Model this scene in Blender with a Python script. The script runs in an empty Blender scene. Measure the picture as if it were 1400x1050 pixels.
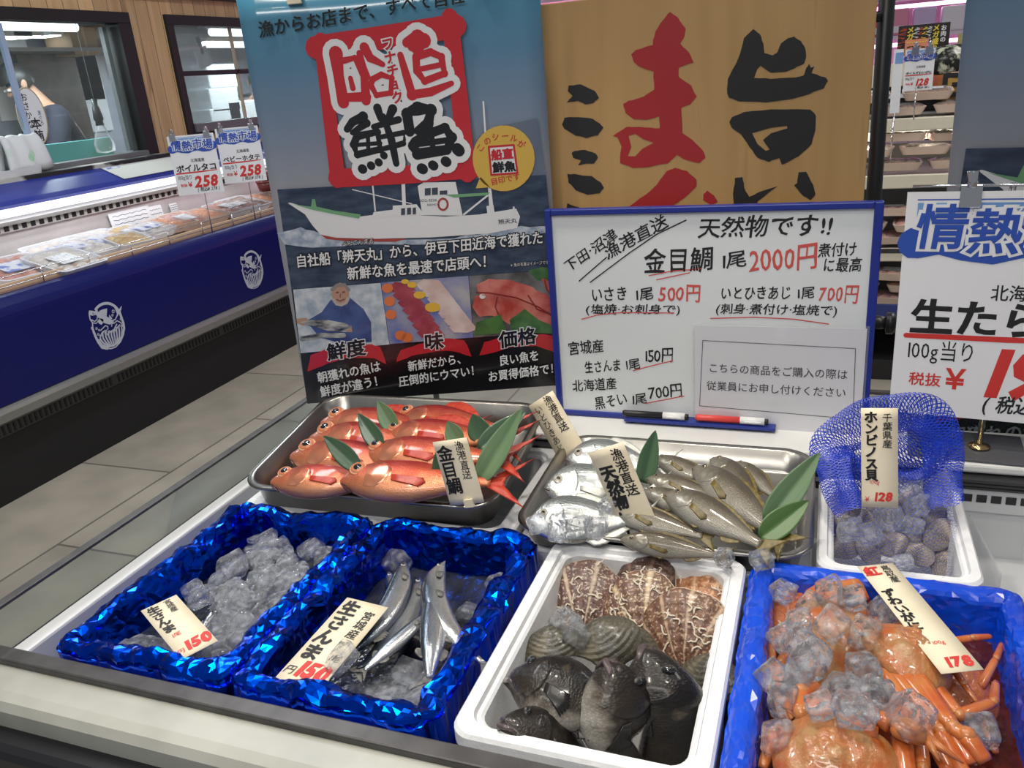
import bpy, bmesh, math, random
from mathutils import Vector, Matrix, noise
random.seed(7)
SC = bpy.context.scene
COL = SC.collection
# ---------------- camera, world, lights, exposure ----------------
YAW, PITCH, ROLL, FPX = math.radians(21.584), math.radians(20.434), math.radians(-4.861), 1130.6
CAM = Vector((0, 0, 1.5))
_fw = Vector((-math.sin(YAW)*math.cos(PITCH), math.cos(YAW)*math.cos(PITCH), -math.sin(PITCH)))
_rt = Vector((math.cos(YAW), math.sin(YAW), 0)); _up = _rt.cross(_fw)
_R = _rt*math.cos(ROLL) + _up*math.sin(ROLL); _U = -_rt*math.sin(ROLL) + _up*math.cos(ROLL)
cd = bpy.data.cameras.new('camera'); cam = bpy.data.objects.new('camera', cd); COL.objects.link(cam)
cd.sensor_width = 36; cd.lens = FPX/1400*36; cd.clip_start = .02; cd.clip_end = 60
cam.matrix_world = Matrix(((_R.x, _U.x, -_fw.x, CAM.x), (_R.y, _U.y, -_fw.y, CAM.y), (_R.z, _U.z, -_fw.z, CAM.z), (0, 0, 0, 1)))
SC.camera = cam
W = bpy.data.worlds.new('store_air'); SC.world = W; W.use_nodes = True
W.node_tree.nodes['Background'].inputs[0].default_value = (.86, .92, 1, 1)
W.node_tree.nodes['Background'].inputs[1].default_value = .30
SC.view_settings.view_transform = 'Standard'; SC.view_settings.look = 'None'
SC.cycles.transparent_max_bounces = 40; SC.cycles.max_bounces = 16; SC.cycles.transmission_bounces = 16
SC.view_settings.gamma = 1; SC.view_settings.use_curve_mapping = False
SC.view_settings.exposure = -0.34
def area(name, loc, aim, sx, sy, power, col=(1, .97, .92), spread=180):
    l = bpy.data.lights.new(name, 'AREA'); l.shape = 'RECTANGLE'; l.size = sx; l.size_y = sy
    l.energy = power; l.color = col; l.spread = math.radians(spread)
    o = bpy.data.objects.new(name, l); COL.objects.link(o); o.location = loc
    d = Vector(aim) - Vector(loc); o.rotation_euler = d.to_track_quat('-Z', 'Y').to_euler(); return o
def spot(name, loc, aim, power, ang=60, size=.05, col=(1, .93, .82), blend=.5):
    l = bpy.data.lights.new(name, 'SPOT'); l.energy = power; l.spot_size = math.radians(ang); l.spot_blend = blend
    l.shadow_soft_size = size; l.color = col
    o = bpy.data.objects.new(name, l); COL.objects.link(o); o.location = loc
    d = Vector(aim) - Vector(loc); o.rotation_euler = d.to_track_quat('-Z', 'Y').to_euler(); return o
# ceiling track spots over the island, ceiling panels over the aisles
spot('track_spot', (-1.05, 1.05, 2.9), (-.62, .95, .88), 62, 52)
spot('track_spot', (-.25, 1.15, 2.9), (-.2, .85, .88), 58, 56)
spot('track_spot', (.15, .45, 2.9), (.1, .8, .88), 46, 52)
spot('track_spot', (-.95, .1, 2.9), (-.5, .85, .88), 40, 52)
area('ceiling_panel', (-2.0, 2.6, 3.1), (-2.0, 2.6, 0), .3, 2.4, 60, (.93, .96, 1))
area('ceiling_panel', (-.4, -.9, 3.0), (-.3, 1.6, .9), 1.6, .3, 26, (1, .96, .9))
area('ceiling_panel', (1.3, 3.0, 3.1), (1.3, 3.0, 0), .3, 2.4, 50, (1, .97, .92))
# ---------------- helpers ----------------
def PX(px, py, x=None, y=None, z=None):
    """where the sight line through a pixel of the photograph meets a real plane of the place"""
    d = (px-700)/FPX*_R - (py-525)/FPX*_U + _fw
    t = (z-CAM.z)/d.z if z is not None else ((y-CAM.y)/d.y if y is not None else (x-CAM.x)/d.x)
    return CAM + d*t
def tag(o, label=None, cat=None, group=None, kind=None):
    if label: o['label'] = label
    if cat: o['category'] = cat
    if group: o['group'] = group
    if kind: o['kind'] = kind
    return o
def thing(name, label, cat, mw=None, group=None):
    o = bpy.data.objects.new(name, None); COL.objects.link(o); o.empty_display_size = .05
    if mw is not None: o.matrix_world = mw
    return tag(o, label, cat, group)
def copy_tree(o, parent=None):
    c = o.copy(); COL.objects.link(c); c.parent = parent
    for ch in list(o.children): copy_tree(ch, c)
    return c
class MB:
    def __init__(s): s.v = []; s.f = []; s.sm = []; s.mi = []; s.m = 0
    def add(s, vs, fs, smooth=False):
        b = len(s.v); s.v += [tuple(v) for v in vs]
        for f in fs: s.f.append([i+b for i in f]); s.sm.append(smooth); s.mi.append(s.m)
        return s
    def box(s, a, b, M=None):
        x0, y0, z0 = a; x1, y1, z1 = b
        vs = [Vector(p) for p in ((x0,y0,z0),(x1,y0,z0),(x1,y1,z0),(x0,y1,z0),(x0,y0,z1),(x1,y0,z1),(x1,y1,z1),(x0,y1,z1))]
        if M: vs = [M @ v for v in vs]
        return s.add(vs, [(0,3,2,1),(4,5,6,7),(0,1,5,4),(1,2,6,5),(2,3,7,6),(3,0,4,7)])
    def tube(s, pts, r, n=8, cap=True, smooth=True, flat=1.0):
        pts = [Vector(p) for p in pts]; k = len(pts); rs = r if isinstance(r, (list, tuple)) else [r]*k
        vs = []; up = None
        for i, p in enumerate(pts):
            d = (pts[min(i+1, k-1)] - pts[max(i-1, 0)]).normalized()
            if up is None:
                up = Vector((0, 0, 1)) if abs(d.z) < .9 else Vector((1, 0, 0))
            a = d.cross(up).normalized(); up = a.cross(d).normalized(); b = up
            for j in range(n):
                t = 2*math.pi*j/n; vs.append(p + a*math.cos(t)*rs[i] + b*math.sin(t)*rs[i]*flat)
        fs = [(i*n+j, i*n+(j+1) % n, (i+1)*n+(j+1) % n, (i+1)*n+j) for i in range(k-1) for j in range(n)]
        if cap: fs += [tuple(range(n-1, -1, -1)), tuple(range((k-1)*n, k*n))]
        return s.add(vs, fs, smooth)
    def lathe(s, prof, n=20, c=(0, 0, 0), smooth=True):
        vs = [(c[0]+r*math.cos(2*math.pi*j/n), c[1]+r*math.sin(2*math.pi*j/n), c[2]+z) for r, z in prof for j in range(n)]
        k = len(prof)
        fs = [(i*n+j, i*n+(j+1) % n, (i+1)*n+(j+1) % n, (i+1)*n+j) for i in range(k-1) for j in range(n)]
        fs += [tuple(range(n-1, -1, -1)), tuple(range((k-1)*n, k*n))]
        return s.add(vs, fs, smooth)
    def ell(s, c, r, n=16, m=10, M=None):
        vs = []
        for i in range(m+1):
            p = math.pi*i/m
            for j in range(n):
                t = 2*math.pi*j/n
                v = Vector((r[0]*math.sin(p)*math.cos(t), r[1]*math.sin(p)*math.sin(t), r[2]*math.cos(p)))
                if M: v = M @ v
                vs.append(v + Vector(c))
        fs = [(i*n+j, (i+1)*n+j, (i+1)*n+(j+1) % n, i*n+(j+1) % n) for i in range(m) for j in range(n)]
        return s.add(vs, fs, True)
    def poly(s, pts, z=0, M=None):
        vs = [Vector((p[0], p[1], z)) for p in pts]
        return s.add(vs, [tuple(range(len(vs)))])
    def prism(s, pts, h0, h1, axis=2):
        def q(p, h): return {2: (p[0], p[1], h), 1: (p[0], h, p[1]), 0: (h, p[0], p[1])}[axis]
        n = len(pts); vs = [q(p, h0) for p in pts] + [q(p, h1) for p in pts]
        return s.add(vs, [tuple(range(n-1, -1, -1)), tuple(range(n, 2*n))] + [(i, (i+1) % n, n+(i+1) % n, n+i) for i in range(n)])
    def stroke(s, pts, w, z=0, n=10):
        """a flat brush stroke: ribbon with round ends, w = width or list of widths"""
        k = len(pts); ws = w if isinstance(w, (list, tuple)) else [w]*k; s.zi = getattr(s, 'zi', 0); z += s.zi*3e-6; s.zi += k+1
        P = [Vector((p[0], p[1])) for p in pts]; vs = []
        for i in range(k):
            d = P[min(i+1, k-1)] - P[max(i-1, 0)]
            d = d.normalized() if d.length else Vector((1, 0)); nn = Vector((-d.y, d.x))
            vs += [P[i] + nn*ws[i]/2, P[i] - nn*ws[i]/2]
        s.add([(v.x, v.y, z) for v in vs], [(2*i+1, 2*i+3, 2*i+2, 2*i) for i in range(k-1)])
        for i in range(k):
            s.add([(P[i].x+ws[i]/2*math.cos(6.2832*j/n), P[i].y+ws[i]/2*math.sin(6.2832*j/n), z+3e-6*(i+1)) for j in range(n)], [tuple(range(n))])
        return s
    def mesh(s, name):
        m = bpy.data.meshes.new(name); m.from_pydata(s.v, [], s.f)
        m.polygons.foreach_set('use_smooth', s.sm); m.polygons.foreach_set('material_index', s.mi); m.update(); return m
    def build(s, name, mat, parent=None, mw=None, fix=True, bevel=0, seg=2, sub=0):
        m = s.mesh(name)
        if fix:
            bm = bmesh.new(); bm.from_mesh(m); bmesh.ops.remove_doubles(bm, verts=bm.verts, dist=1e-6) if fix == 2 else None
            bmesh.ops.recalc_face_normals(bm, faces=bm.faces); bm.to_mesh(m); bm.free()
        for x in (mat if isinstance(mat, (list, tuple)) else [mat]): m.materials.append(x)
        o = bpy.data.objects.new(name, m); COL.objects.link(o)
        if parent: o.parent = parent
        if mw is not None: o.matrix_world = mw if not parent else o.matrix_world; o.matrix_basis = mw
        if bevel:
            b = o.modifiers.new('bevel', 'BEVEL'); b.width = bevel; b.segments = seg; b.limit_method = 'ANGLE'
        if sub:
            b = o.modifiers.new('sub', 'SUBSURF'); b.levels = sub; b.render_levels = sub
        return o
def struct(o): o['kind'] = 'structure'; return o
def rot(ax, deg): return Matrix.Rotation(math.radians(deg), 4, ax)
def T(*v): return Matrix.Translation(Vector(v[0]) if len(v) == 1 else Vector(v))
def frame(o, xd, yd):
    """matrix with origin o, x along xd, y as near yd as can be"""
    x = Vector(xd).normalized(); z = x.cross(Vector(yd)).normalized(); y = z.cross(x); o = Vector(o)
    return Matrix(((x.x, y.x, z.x, o.x), (x.y, y.y, z.y, o.y), (x.z, y.z, z.z, o.z), (0, 0, 0, 1)))
def basis(o, x, y, z):
    return Matrix(((x.x, y.x, z.x, o.x), (x.y, y.y, z.y, o.y), (x.z, y.z, z.z, o.z), (0, 0, 0, 1)))
def rrect(x0, y0, x1, y1, r, n=5):
    out = []
    for cx, cy, a in ((x1-r, y0+r, -90), (x1-r, y1-r, 0), (x0+r, y1-r, 90), (x0+r, y0+r, 180)):
        for i in range(n+1):
            t = math.radians(a + 90*i/n); out.append((cx+r*math.cos(t), cy+r*math.sin(t)))
    return out
def rings(mb, loops, smooth=False, close=True, capend=True):
    """skin between equal-length loops of 3-D points"""
    n = len(loops[0]); vs = [v for l in loops for v in l]
    fs = [(i*n+j, i*n+(j+1) % n, (i+1)*n+(j+1) % n, (i+1)*n+j) for i in range(len(loops)-1) for j in range(n)]
    if capend: fs.append(tuple(range((len(loops)-1)*n, len(loops)*n)))
    if close: fs.append(tuple(range(n-1, -1, -1)))
    return mb.add(vs, fs, smooth)
ORD = 'first second third fourth fifth sixth seventh eighth ninth tenth eleventh twelfth thirteenth fourteenth fifteenth sixteenth seventeenth eighteenth nineteenth twentieth'.split()
# ---------------- materials ----------------
def pm(name, col, rough=.5, metal=0, **kw):
    m = bpy.data.materials.new(name); m.use_nodes = True; b = m.node_tree.nodes['Principled BSDF']
    b.inputs['Base Color'].default_value = (*col, 1); b.inputs['Roughness'].default_value = rough; b.inputs['Metallic'].default_value = metal
    for k, v in kw.items(): b.inputs[k.replace('_', ' ')].default_value = v
    return m
def nd(m, t, **kw):
    n = m.node_tree.nodes.new(t)
    for k, v in kw.items():
        if k in n.inputs: n.inputs[k].default_value = v
        else: setattr(n, k, v)
    return n
def lk(m, a, ai, b, bi): m.node_tree.links.new(a.outputs[ai], b.inputs[bi])
def ramp(m, stops):
    r = nd(m, 'ShaderNodeValToRGB'); e = r.color_ramp.elements
    while len(e) < len(stops): e.new(.5)
    for i, (p, c) in enumerate(stops): e[i].position = p; e[i].color = (*c, 1)
    return r
def nz(name, c1, c2, scale=20, rough=.5, metal=0, bump=0, detail=4, sc=(1, 1, 1), lo=.35, hi=.65, bscale=None, **kw):
    m = pm(name, c1, rough, metal, **kw); b = m.node_tree.nodes['Principled BSDF']
    tc = nd(m, 'ShaderNodeTexCoord'); mp = nd(m, 'ShaderNodeMapping'); mp.inputs['Scale'].default_value = sc
    n = nd(m, 'ShaderNodeTexNoise', Scale=scale, Detail=detail); lk(m, tc, 'Object', mp, 0); lk(m, mp, 0, n, 'Vector')
    r = ramp(m, [(lo, c1), (hi, c2)]); lk(m, n, 0, r, 0); lk(m, r, 0, b, 'Base Color')
    if bump:
        n2 = n
        if bscale: n2 = nd(m, 'ShaderNodeTexNoise', Scale=bscale, Detail=3); lk(m, mp, 0, n2, 'Vector')
        bp = nd(m, 'ShaderNodeBump', Strength=bump, Distance=.004); lk(m, n2, 0, bp, 'Height'); lk(m, bp, 0, b, 'Normal')
    return m
def emit(name, col, s):
    m = bpy.data.materials.new(name); m.use_nodes = True; nt = m.node_tree; nt.nodes.clear()
    e = nt.nodes.new('ShaderNodeEmission'); e.inputs[0].default_value = (*col, 1); e.inputs[1].default_value = s
    o = nt.nodes.new('ShaderNodeOutputMaterial'); nt.links.new(e.outputs[0], o.inputs[0]); return m
def thin(name, col, opac, rough=.05, base_t=(1, 1, 1)):
    """clear sheet: transparent mixed with a glossy/coloured surface by fresnel"""
    m = pm(name, col, rough); nt = m.node_tree; b = nt.nodes['Principled BSDF']; out = nt.nodes['Material Output']
    t = nd(m, 'ShaderNodeBsdfTransparent'); t.inputs[0].default_value = (*base_t, 1); mx = nd(m, 'ShaderNodeMixShader')
    lw = nd(m, 'ShaderNodeLayerWeight', Blend=.25); ma = nd(m, 'ShaderNodeMath', operation='MULTIPLY_ADD'); ma.inputs[1].default_value = .45; ma.inputs[2].default_value = opac
    lk(m, lw, 'Fresnel', ma, 0); lk(m, ma, 0, mx, 0); nt.links.new(t.outputs[0], mx.inputs[1]); nt.links.new(b.outputs[0], mx.inputs[2]); nt.links.new(mx.outputs[0], out.inputs[0]); return m
MAT = {}
MAT['black'] = pm('black_plastic', (.012, .012, .013), .4)
MAT['ink'] = pm('black_ink', (.012, .011, .012), .6)
MAT['redink'] = pm('red_ink', (.62, .035, .03), .6)
MAT['white'] = pm('white_plastic', (.8, .8, .8), .4)
MAT['styro'] = nz('white_foam', (.80, .81, .82), (.86, .86, .86), 60, .55, bump=.15, bscale=260)
MAT['steel'] = nz('brushed_steel', (.26, .25, .235), (.34, .33, .31), 9, .28, 1, bump=.05, bscale=60)
MAT['paper'] = pm('white_paper', (.80, .80, .82), .55)
MAT['tagpaper'] = nz('cream_card', (.80, .70, .50), (.86, .78, .60), 18, .6)
MAT['navy'] = pm('navy_panel', (.003, .006, .105), .36, Specular_IOR_Level=.3)
MAT['blueframe'] = pm('blue_frame', (.015, .03, .25), .35)
MAT['grey'] = pm('grey_metal', (.30, .31, .32), .38, .6)
MAT['chrome'] = pm('chrome', (.7, .7, .72), .12, 1)
MAT['glass'] = thin('clear_glass', (.5, .55, .55), .03, .02, (.93, .97, .96))
MAT['film'] = thin('clear_film', (.75, .75, .78), .10, .12)
# ---------------- lettering ----------------
_G = {}
def embolden(vs, fs, b):
    """thicken a flat glyph: a ribbon of width b outside every boundary edge"""
    if fs and sum((vs[f[1]][0]-vs[f[0]][0])*(vs[f[2]][1]-vs[f[0]][1])-(vs[f[1]][1]-vs[f[0]][1])*(vs[f[2]][0]-vs[f[0]][0]) for f in fs) < 0: fs = [tuple(reversed(f)) for f in fs]
    E = set((f[i], f[(i+1) % len(f)]) for f in fs for i in range(len(f)))
    B = [(i, j) for i, j in E if (j, i) not in E]; nrm = {}
    for i, j in B:
        dx, dy = vs[j][0]-vs[i][0], vs[j][1]-vs[i][1]; L = math.hypot(dx, dy) or 1; n = (dy/L, -dx/L)
        for q in (i, j): nrm.setdefault(q, []).append(n)
    vs = list(vs); fs = list(fs); off = {}
    for k, (q, ns) in enumerate(sorted(nrm.items())):
        mx, my = sum(n[0] for n in ns), sum(n[1] for n in ns); L = math.hypot(mx, my) or 1; mx /= L; my /= L
        d = max(.55, mx*ns[0][0]+my*ns[0][1]); off[q] = len(vs); vs.append((vs[q][0]+mx*b/d, vs[q][1]+my*b/d, -.0015-.0005*(k % 7)))
    for i, j in B: fs.append((j, i, off[i], off[j]))
    return vs, fs
def glyph(ch, bold=0.0):
    k = (ch, bold)
    if k not in _G:
        c = bpy.data.curves.new('glyph', 'FONT'); c.body = ch; c.size = 1; c.resolution_u = 2
        o = bpy.data.objects.new('glyph', c); me = o.to_mesh()
        vs = [tuple(v.co) for v in me.vertices]; fs = [tuple(p.vertices) for p in me.polygons]
        if bold > 0: vs, fs = embolden(vs, fs, bold)
        o.to_mesh_clear(); bpy.data.objects.remove(o); bpy.data.curves.remove(c)
        w = 1.0 if ord(ch) > 0x2000 else (max((v[0] for v in vs), default=.3) + .06)
        _G[k] = (vs, fs, w)
    return _G[k]
def letters(mb, s, x, y, size, vert=False, ang=0, bold=0.0, shear=0, sx=1, gap=1.0, wob=0, z=.0006, seed=0):
    """write s into mb from the left end of its baseline (or from the top, when vert)"""
    ca, sa = math.cos(math.radians(ang)), math.sin(math.radians(ang)); ax = ay = 0
    for i, ch in enumerate(s):
        if ch == ' ':
            if vert: ay -= .5*size
            else: ax += .35*size*sx
            continue
        vs, fs, w = glyph(ch, bold); out = []
        for v in vs:
            gx, gy = v[0], v[1]
            if wob:
                nn = noise.noise_vector(Vector((gx*2.3+i*3.1+seed, gy*2.3+seed*1.7, 0))); gx += nn.x*wob; gy += nn.y*wob
            gx += shear*gy; lx, ly = gx*size*sx + ax, gy*size + ay - (size*.85 if vert else 0)
            out.append((x + lx*ca - ly*sa, y + lx*sa + ly*ca, z + v[2]*size))
        mb.add(out, fs)
        if vert: ay -= size*gap
        else: ax += w*size*sx*gap
    return mb
# ================= the setting =================
def floor_mat():
    m = pm('floor_tiles', (.3, .28, .25), .38); b = m.node_tree.nodes['Principled BSDF']
    tc = nd(m, 'ShaderNodeTexCoord'); br = nd(m, 'ShaderNodeTexBrick', Scale=1.0)
    br.inputs['Color1'].default_value = (.52, .465, .38, 1); br.inputs['Color2'].default_value = (.44, .395, .325, 1); br.inputs['Mortar'].default_value = (.22, .19, .16, 1)
    br.inputs['Mortar Size'].default_value = .006; br.inputs['Brick Width'].default_value = 1.2; br.inputs['Row Height'].default_value = .6; br.inputs['Bias'].default_value = 0
    mp = nd(m, 'ShaderNodeMapping'); mp.inputs['Rotation'].default_value = (0, 0, math.pi/2); mp.inputs['Location'].default_value = (.1, .22, 0)
    n = nd(m, 'ShaderNodeTexNoise', Scale=5, Detail=8); mx = nd(m, 'ShaderNodeMixRGB', blend_type='MULTIPLY'); mx.inputs[0].default_value = .55
    r = ramp(m, [(.3, (.62, .6, .57)), (.7, (1.1, 1.08, 1.02))])
    lk(m, tc, 'Object', mp, 0); lk(m, mp, 0, br, 0); lk(m, tc, 'Object', n, 'Vector'); lk(m, n, 0, r, 0); lk(m, br, 0, mx, 1); lk(m, r, 0, mx, 2); lk(m, mx, 0, b, 'Base Color'); return m
def wood_mat(name, a, c, board=0, axis='Y', rough=.5, along='Z', gs=1):
    m = pm(name, a, rough); b = m.node_tree.nodes['Principled BSDF']
    tc = nd(m, 'ShaderNodeTexCoord'); mp = nd(m, 'ShaderNodeMapping'); s = [14*gs, 14*gs, 14*gs]; s['XYZ'.index(along)] = .9*gs; mp.inputs['Scale'].default_value = s
    n = nd(m, 'ShaderNodeTexNoise', Scale=1.6, Detail=7, Distortion=.6); r = ramp(m, [(.25, a), (.6, c), (.75, tuple(x*.8 for x in a))])
    lk(m, tc, 'Object', mp, 0); lk(m, mp, 0, n, 'Vector'); lk(m, n, 0, r, 0); last = r
    if board:
        sp = nd(m, 'ShaderNodeSeparateXYZ'); lk(m, tc, 'Object', sp, 0)
        dv = nd(m, 'ShaderNodeMath', operation='DIVIDE'); dv.inputs[1].default_value = board; lk(m, sp, axis, dv, 0)
        fl = nd(m, 'ShaderNodeMath', operation='FLOOR'); lk(m, dv, 0, fl, 0)
        wn = nd(m, 'ShaderNodeTexWhiteNoise', noise_dimensions='1D'); lk(m, fl, 0, wn, 'W')
        fr = nd(m, 'ShaderNodeMath', operation='FRACT'); lk(m, dv, 0, fr, 0)
        gt = nd(m, 'ShaderNodeMath', operation='GREATER_THAN'); gt.inputs[1].default_value = .035; lk(m, fr, 0, gt, 0)
        mr = nd(m, 'ShaderNodeMapRange'); mr.inputs[3].default_value = .72; mr.inputs[4].default_value = 1.15; lk(m, wn, 0, mr, 0)
        mu = nd(m, 'ShaderNodeMath', operation='MULTIPLY'); lk(m, mr, 0, mu, 0); lk(m, gt, 0, mu, 1)
        mx = nd(m, 'ShaderNodeMixRGB', blend_type='MULTIPLY'); mx.inputs[0].default_value = .85; lk(m, r, 0, mx, 1); lk(m, mu, 0, mx, 2); last = mx
    lk(m, last, 0, b, 'Base Color'); return m
MAT['floor'] = floor_mat()
struct(MB().box((-8, -2, -.1), (6, 12, 0)).build('floor', MAT['floor']))
# wood-panelled wall with the two kitchen windows, plane x = -3.9
WX = -3.9
wallm = wood_mat('cedar_boards', (.60, .36, .17), (.76, .50, .26), .105)
b = MB()
for y0, y1, z0, z1 in ((1, 9, 0, 1.17), (1, 9, 2.02, 2.12), (1, 2.2, 1.17, 2.02), (4.23, 4.53, 1.17, 2.02), (6.3, 9, 1.17, 2.02), (4.53, 6.3, 1.17, 1.29)):
    b.box((WX-.08, y0, z0), (WX, y1, z1))
struct(b.build('wall_left', wallm))
darkm = pm('dark_bronze_frame', (.012, .011, .010), .45)
alum = pm('dull_aluminium', (.17, .175, .18), .4, .2)
struct(MB().box((WX-.1, 1, 2.12), (WX+.06, 9, 2.55)).build('trim_1', pm('dark_beam', (.03, .028, .04), .5), bevel=.005))
struct(MB().box((WX-.01, 4.18, 2.24), (WX+.07, 6.2, 2.30)).build('trim_2', pm('purple_band', (.06, .05, .25), .4)))
def window(n, y0, y1, z0, z1, wr, mull):
    f = MB()
    f.box((WX-.09, y0, z1-.06), (WX+.02, y1, z1)); f.box((WX-.09, y1-wr, z0), (WX+.02, y1, z1-.06)); f.box((WX-.09, y0, z0), (WX+.02, y0+.06, z1-.06)); f.box((WX-.09, y0+.06, z0), (WX+.02, y1-wr, z0+.02))
    w = struct(f.build('window_%d' % n, darkm, bevel=.003))
    s = MB().box((WX-.06, y0+.06, z0+.02), (WX+.035, y1-wr, z0+.075)); s.build('sill_rail', alum, w, bevel=.004)
    MB().box((WX-.05, y0+.06, z0+.075), (WX-.044, y1-wr, z1-.06)).build('pane', MAT['glass'], w)
    if mull: mull(w)
    return w
def mull1(w):
    MB().box((WX-.035, 3.355, 1.255), (WX-.015, 3.385, 1.945)).build('sliding_pane_edge', pm('bluish_glass_edge', (.35, .45, .62), .15), w)
    MB().box((WX-.085, 4.075, 1.255), (WX-.055, 4.105, 1.945)).build('inner_stile', alum, w)
def mull2(w):
    MB().box((WX-.045, 4.6, 1.66), (WX-.02, 6.2, 1.69)).build('cross_bar', darkm, w)
    MB().box((WX-.04, 5.19, 1.36), (WX-.02, 5.205, 1.97)).build('sliding_pane_edge', pm('beige_pane_edge', (.5, .4, .28), .4), w)
window(1, 2.2, 4.23, 1.175, 2.02, .10, mull1); window(2, 4.53, 6.3, 1.29, 2.02, .06, mull2)
# kitchen behind the windows
kw = nz('kitchen_steel_wall', (.32, .36, .44), (.40, .44, .52), 2, .35, .0)
struct(MB().box((-6.6, 1, 0), (-6.5, 12, 2.6)).build('wall_back', kw))
struct(MB().box((-6.6, 1, 2.45), (WX-.1, 12, 2.55)).build('ceiling', pm('kitchen_ceiling', (.35, .37, .4), .6)))
struct(MB().box((-6.6, .9, 0), (WX-.08, 1, 2.55)).build('wall_end', kw))
tubem = emit('fluorescent_tube_glow', (.90, .95, 1), 5)
def ktube(x, y0, y1, z, lab, e=46):
    t = thing('fluorescent_lamp', lab, 'ceiling lamp', T(x, (y0+y1)/2, z), 'kitchen tube lamps'); h = (y1-y0)/2
    MB().box((-.05, -h, .03), (.05, h, .47 if z < 2 else .42)).build('housing', pm('lamp_white', (.6, .62, .65), .4), t) if False else MB().box((-.05, -h, .028), (.05, h, .06)).build('housing', MAT['white'], t)
    MB().tube([(0, -h, 0), (0, h, 0)], .028, 10).build('tube', tubem, t)
    for yy in (-h*.6, h*.6): MB().tube([(0, yy, .06), (0, yy, 2.45-z)], .006, 6).build('hanger', MAT['grey'], t)
    l = area('kitchen_light', (x, (y0+y1)/2, z-.04), (x, (y0+y1)/2, 0), .06, y1-y0, e, (.88, .94, 1)); l.parent = t; l.location = (0, 0, -.04); l.rotation_euler = (0, 0, 0)
ktube(-4.5, 2.9, 4.42, 2.0, 'bright tube lamp hanging behind the near kitchen window')
ktube(-4.5, 5.72, 7.2, 1.99, 'bright upper tube lamp hanging behind the far kitchen window')
ktube(-5.5, 6.85, 8.3, 1.99, 'smaller tube lamp deeper in the kitchen behind the far window')
def kpanel(x, y, w, z, lab):
    t = thing('ceiling_light', lab, 'ceiling lamp', T(x, y, z), 'distant kitchen ceiling lights')
    MB().box((-.12, -w-.01, .01), (.12, w+.01, .05)).build('housing', MAT['white'], t); MB().box((-.1, -w, 0), (.1, w, .012)).build('diffuser', tubem, t)
p = PX(10, 53, x=-6.2); kpanel(p.x, p.y, .13, p.z, 'left small flat light far back behind the near kitchen window')
p = PX(26, 52, x=-6.2); kpanel(p.x, p.y, .13, p.z, 'middle small flat light far back behind the near kitchen window')
p = PX(65, 51, x=-6.2); kpanel(p.x, p.y, .05, p.z, 'right tiny flat light far back behind the near kitchen window')
def slab(name, lab, cat, c, hx, hy, hz, mat, group=None, bev=.004):
    o = MB().box((-hx, -hy, -hz), (hx, hy, hz)).build(name, mat, mw=T(c), bevel=bev); return tag(o, lab, cat, group)
pale = pm('pale_blue_foam', (.58, .64, .68), .6)
pale2 = pm('pale_sheet', (.68, .73, .80), .6)
sh = thing('wall_shelf', 'long shelf high on the kitchen wall behind near window', 'shelf', T(-6.25, 4.9, 1.98))
MB().box((-.25, -2.2, 0), (.25, 2.2, .03)).build('board', MAT['grey'], sh)
for yy in (-1.8, 1.8): MB().box((-.25, yy-.02, -.2), (-.2, yy+.02, 0)).build('bracket', MAT['grey'], sh)
card = pm('brown_carton', (.42, .29, .18), .7)
def carton(px, py, w, h, lab, X=-6.2):
    p = PX(px, py, x=X); t = thing('carton', lab, 'box', T(p.x, p.y, p.z), 'cartons on the kitchen shelf')
    MB().box((-.15, -w, -h), (.15, w, h)).build('body', card, t, bevel=.004)
    MB().box((-.152, -w*.1, -h-.001), (.152, w*.1, h+.002)).build('tape', pm('packing_tape', (.55, .42, .28), .3), t)
carton(98, 58, .14, .11, 'brown carton on the kitchen shelf left of the crumpled sack')
sk = MB(); p = PX(135, 50, x=-6.2); sk.ell((0, 0, 0), (.14, .24, .10), 18, 10)
sk.v = [tuple(Vector(v)*(1+.16*noise.noise(Vector(v)*12))) for v in sk.v]
tag(sk.build('paper_sack', nz('sack_paper', (.40, .31, .24), (.55, .45, .36), 20, .7), mw=T(p)), 'crumpled brown paper sack on the kitchen shelf', 'sack')
p = PX(100, 110, x=-6.2)
slab('partition_panel', 'dark brown standing panel behind the person in near window', 'panel', (-6.3, PX(70, 110, x=-6.3).y, 1.1), .02, .30, .88, nz('dark_panel', (.05, .045, .04), (.12, .10, .09), 6, .4))
for px, py, w, h, lab in ((112, 100, .20, .24, 'large blank pale paper sheet on the kitchen wall'), (125, 125, .15, .36, 'tall pale plastic board leaning on the kitchen wall'), (103, 145, .09, .10, 'small white sheet low on the kitchen wall'), (13, 92, .22, .42, 'white notice sheet on the kitchen wall at far left')):
    p = PX(px, py, x=-6.485); slab('wall_sheet', lab, 'sheet', p, .012, w, h, pale2 if 'pale' in lab else MAT['paper'])
p = PX(102, 228, x=-4.3); slab('teal_board', 'teal green board standing inside the near kitchen window', 'board', (p.x, PX(92, 215, x=-4.3).y, 1.225), .012, .36, .11, pm('teal_board', (.10, .42, .42), .4))
kt = thing('prep_table', 'steel kitchen counter behind the windows', 'table', T(-4.2, 4.6, 0))
MB().box((-.2, -2.6, 1.075), (.2, 2.9, 1.115)).build('worktop', MAT['steel'], kt, bevel=.005)
for sx in (-.18, .16):
    for sy in (-2.5, 2.8): MB().box((sx-.02, sy-.02, 0), (sx+.02, sy+.02, 1.075)).build('leg', MAT['steel'], kt)
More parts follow.
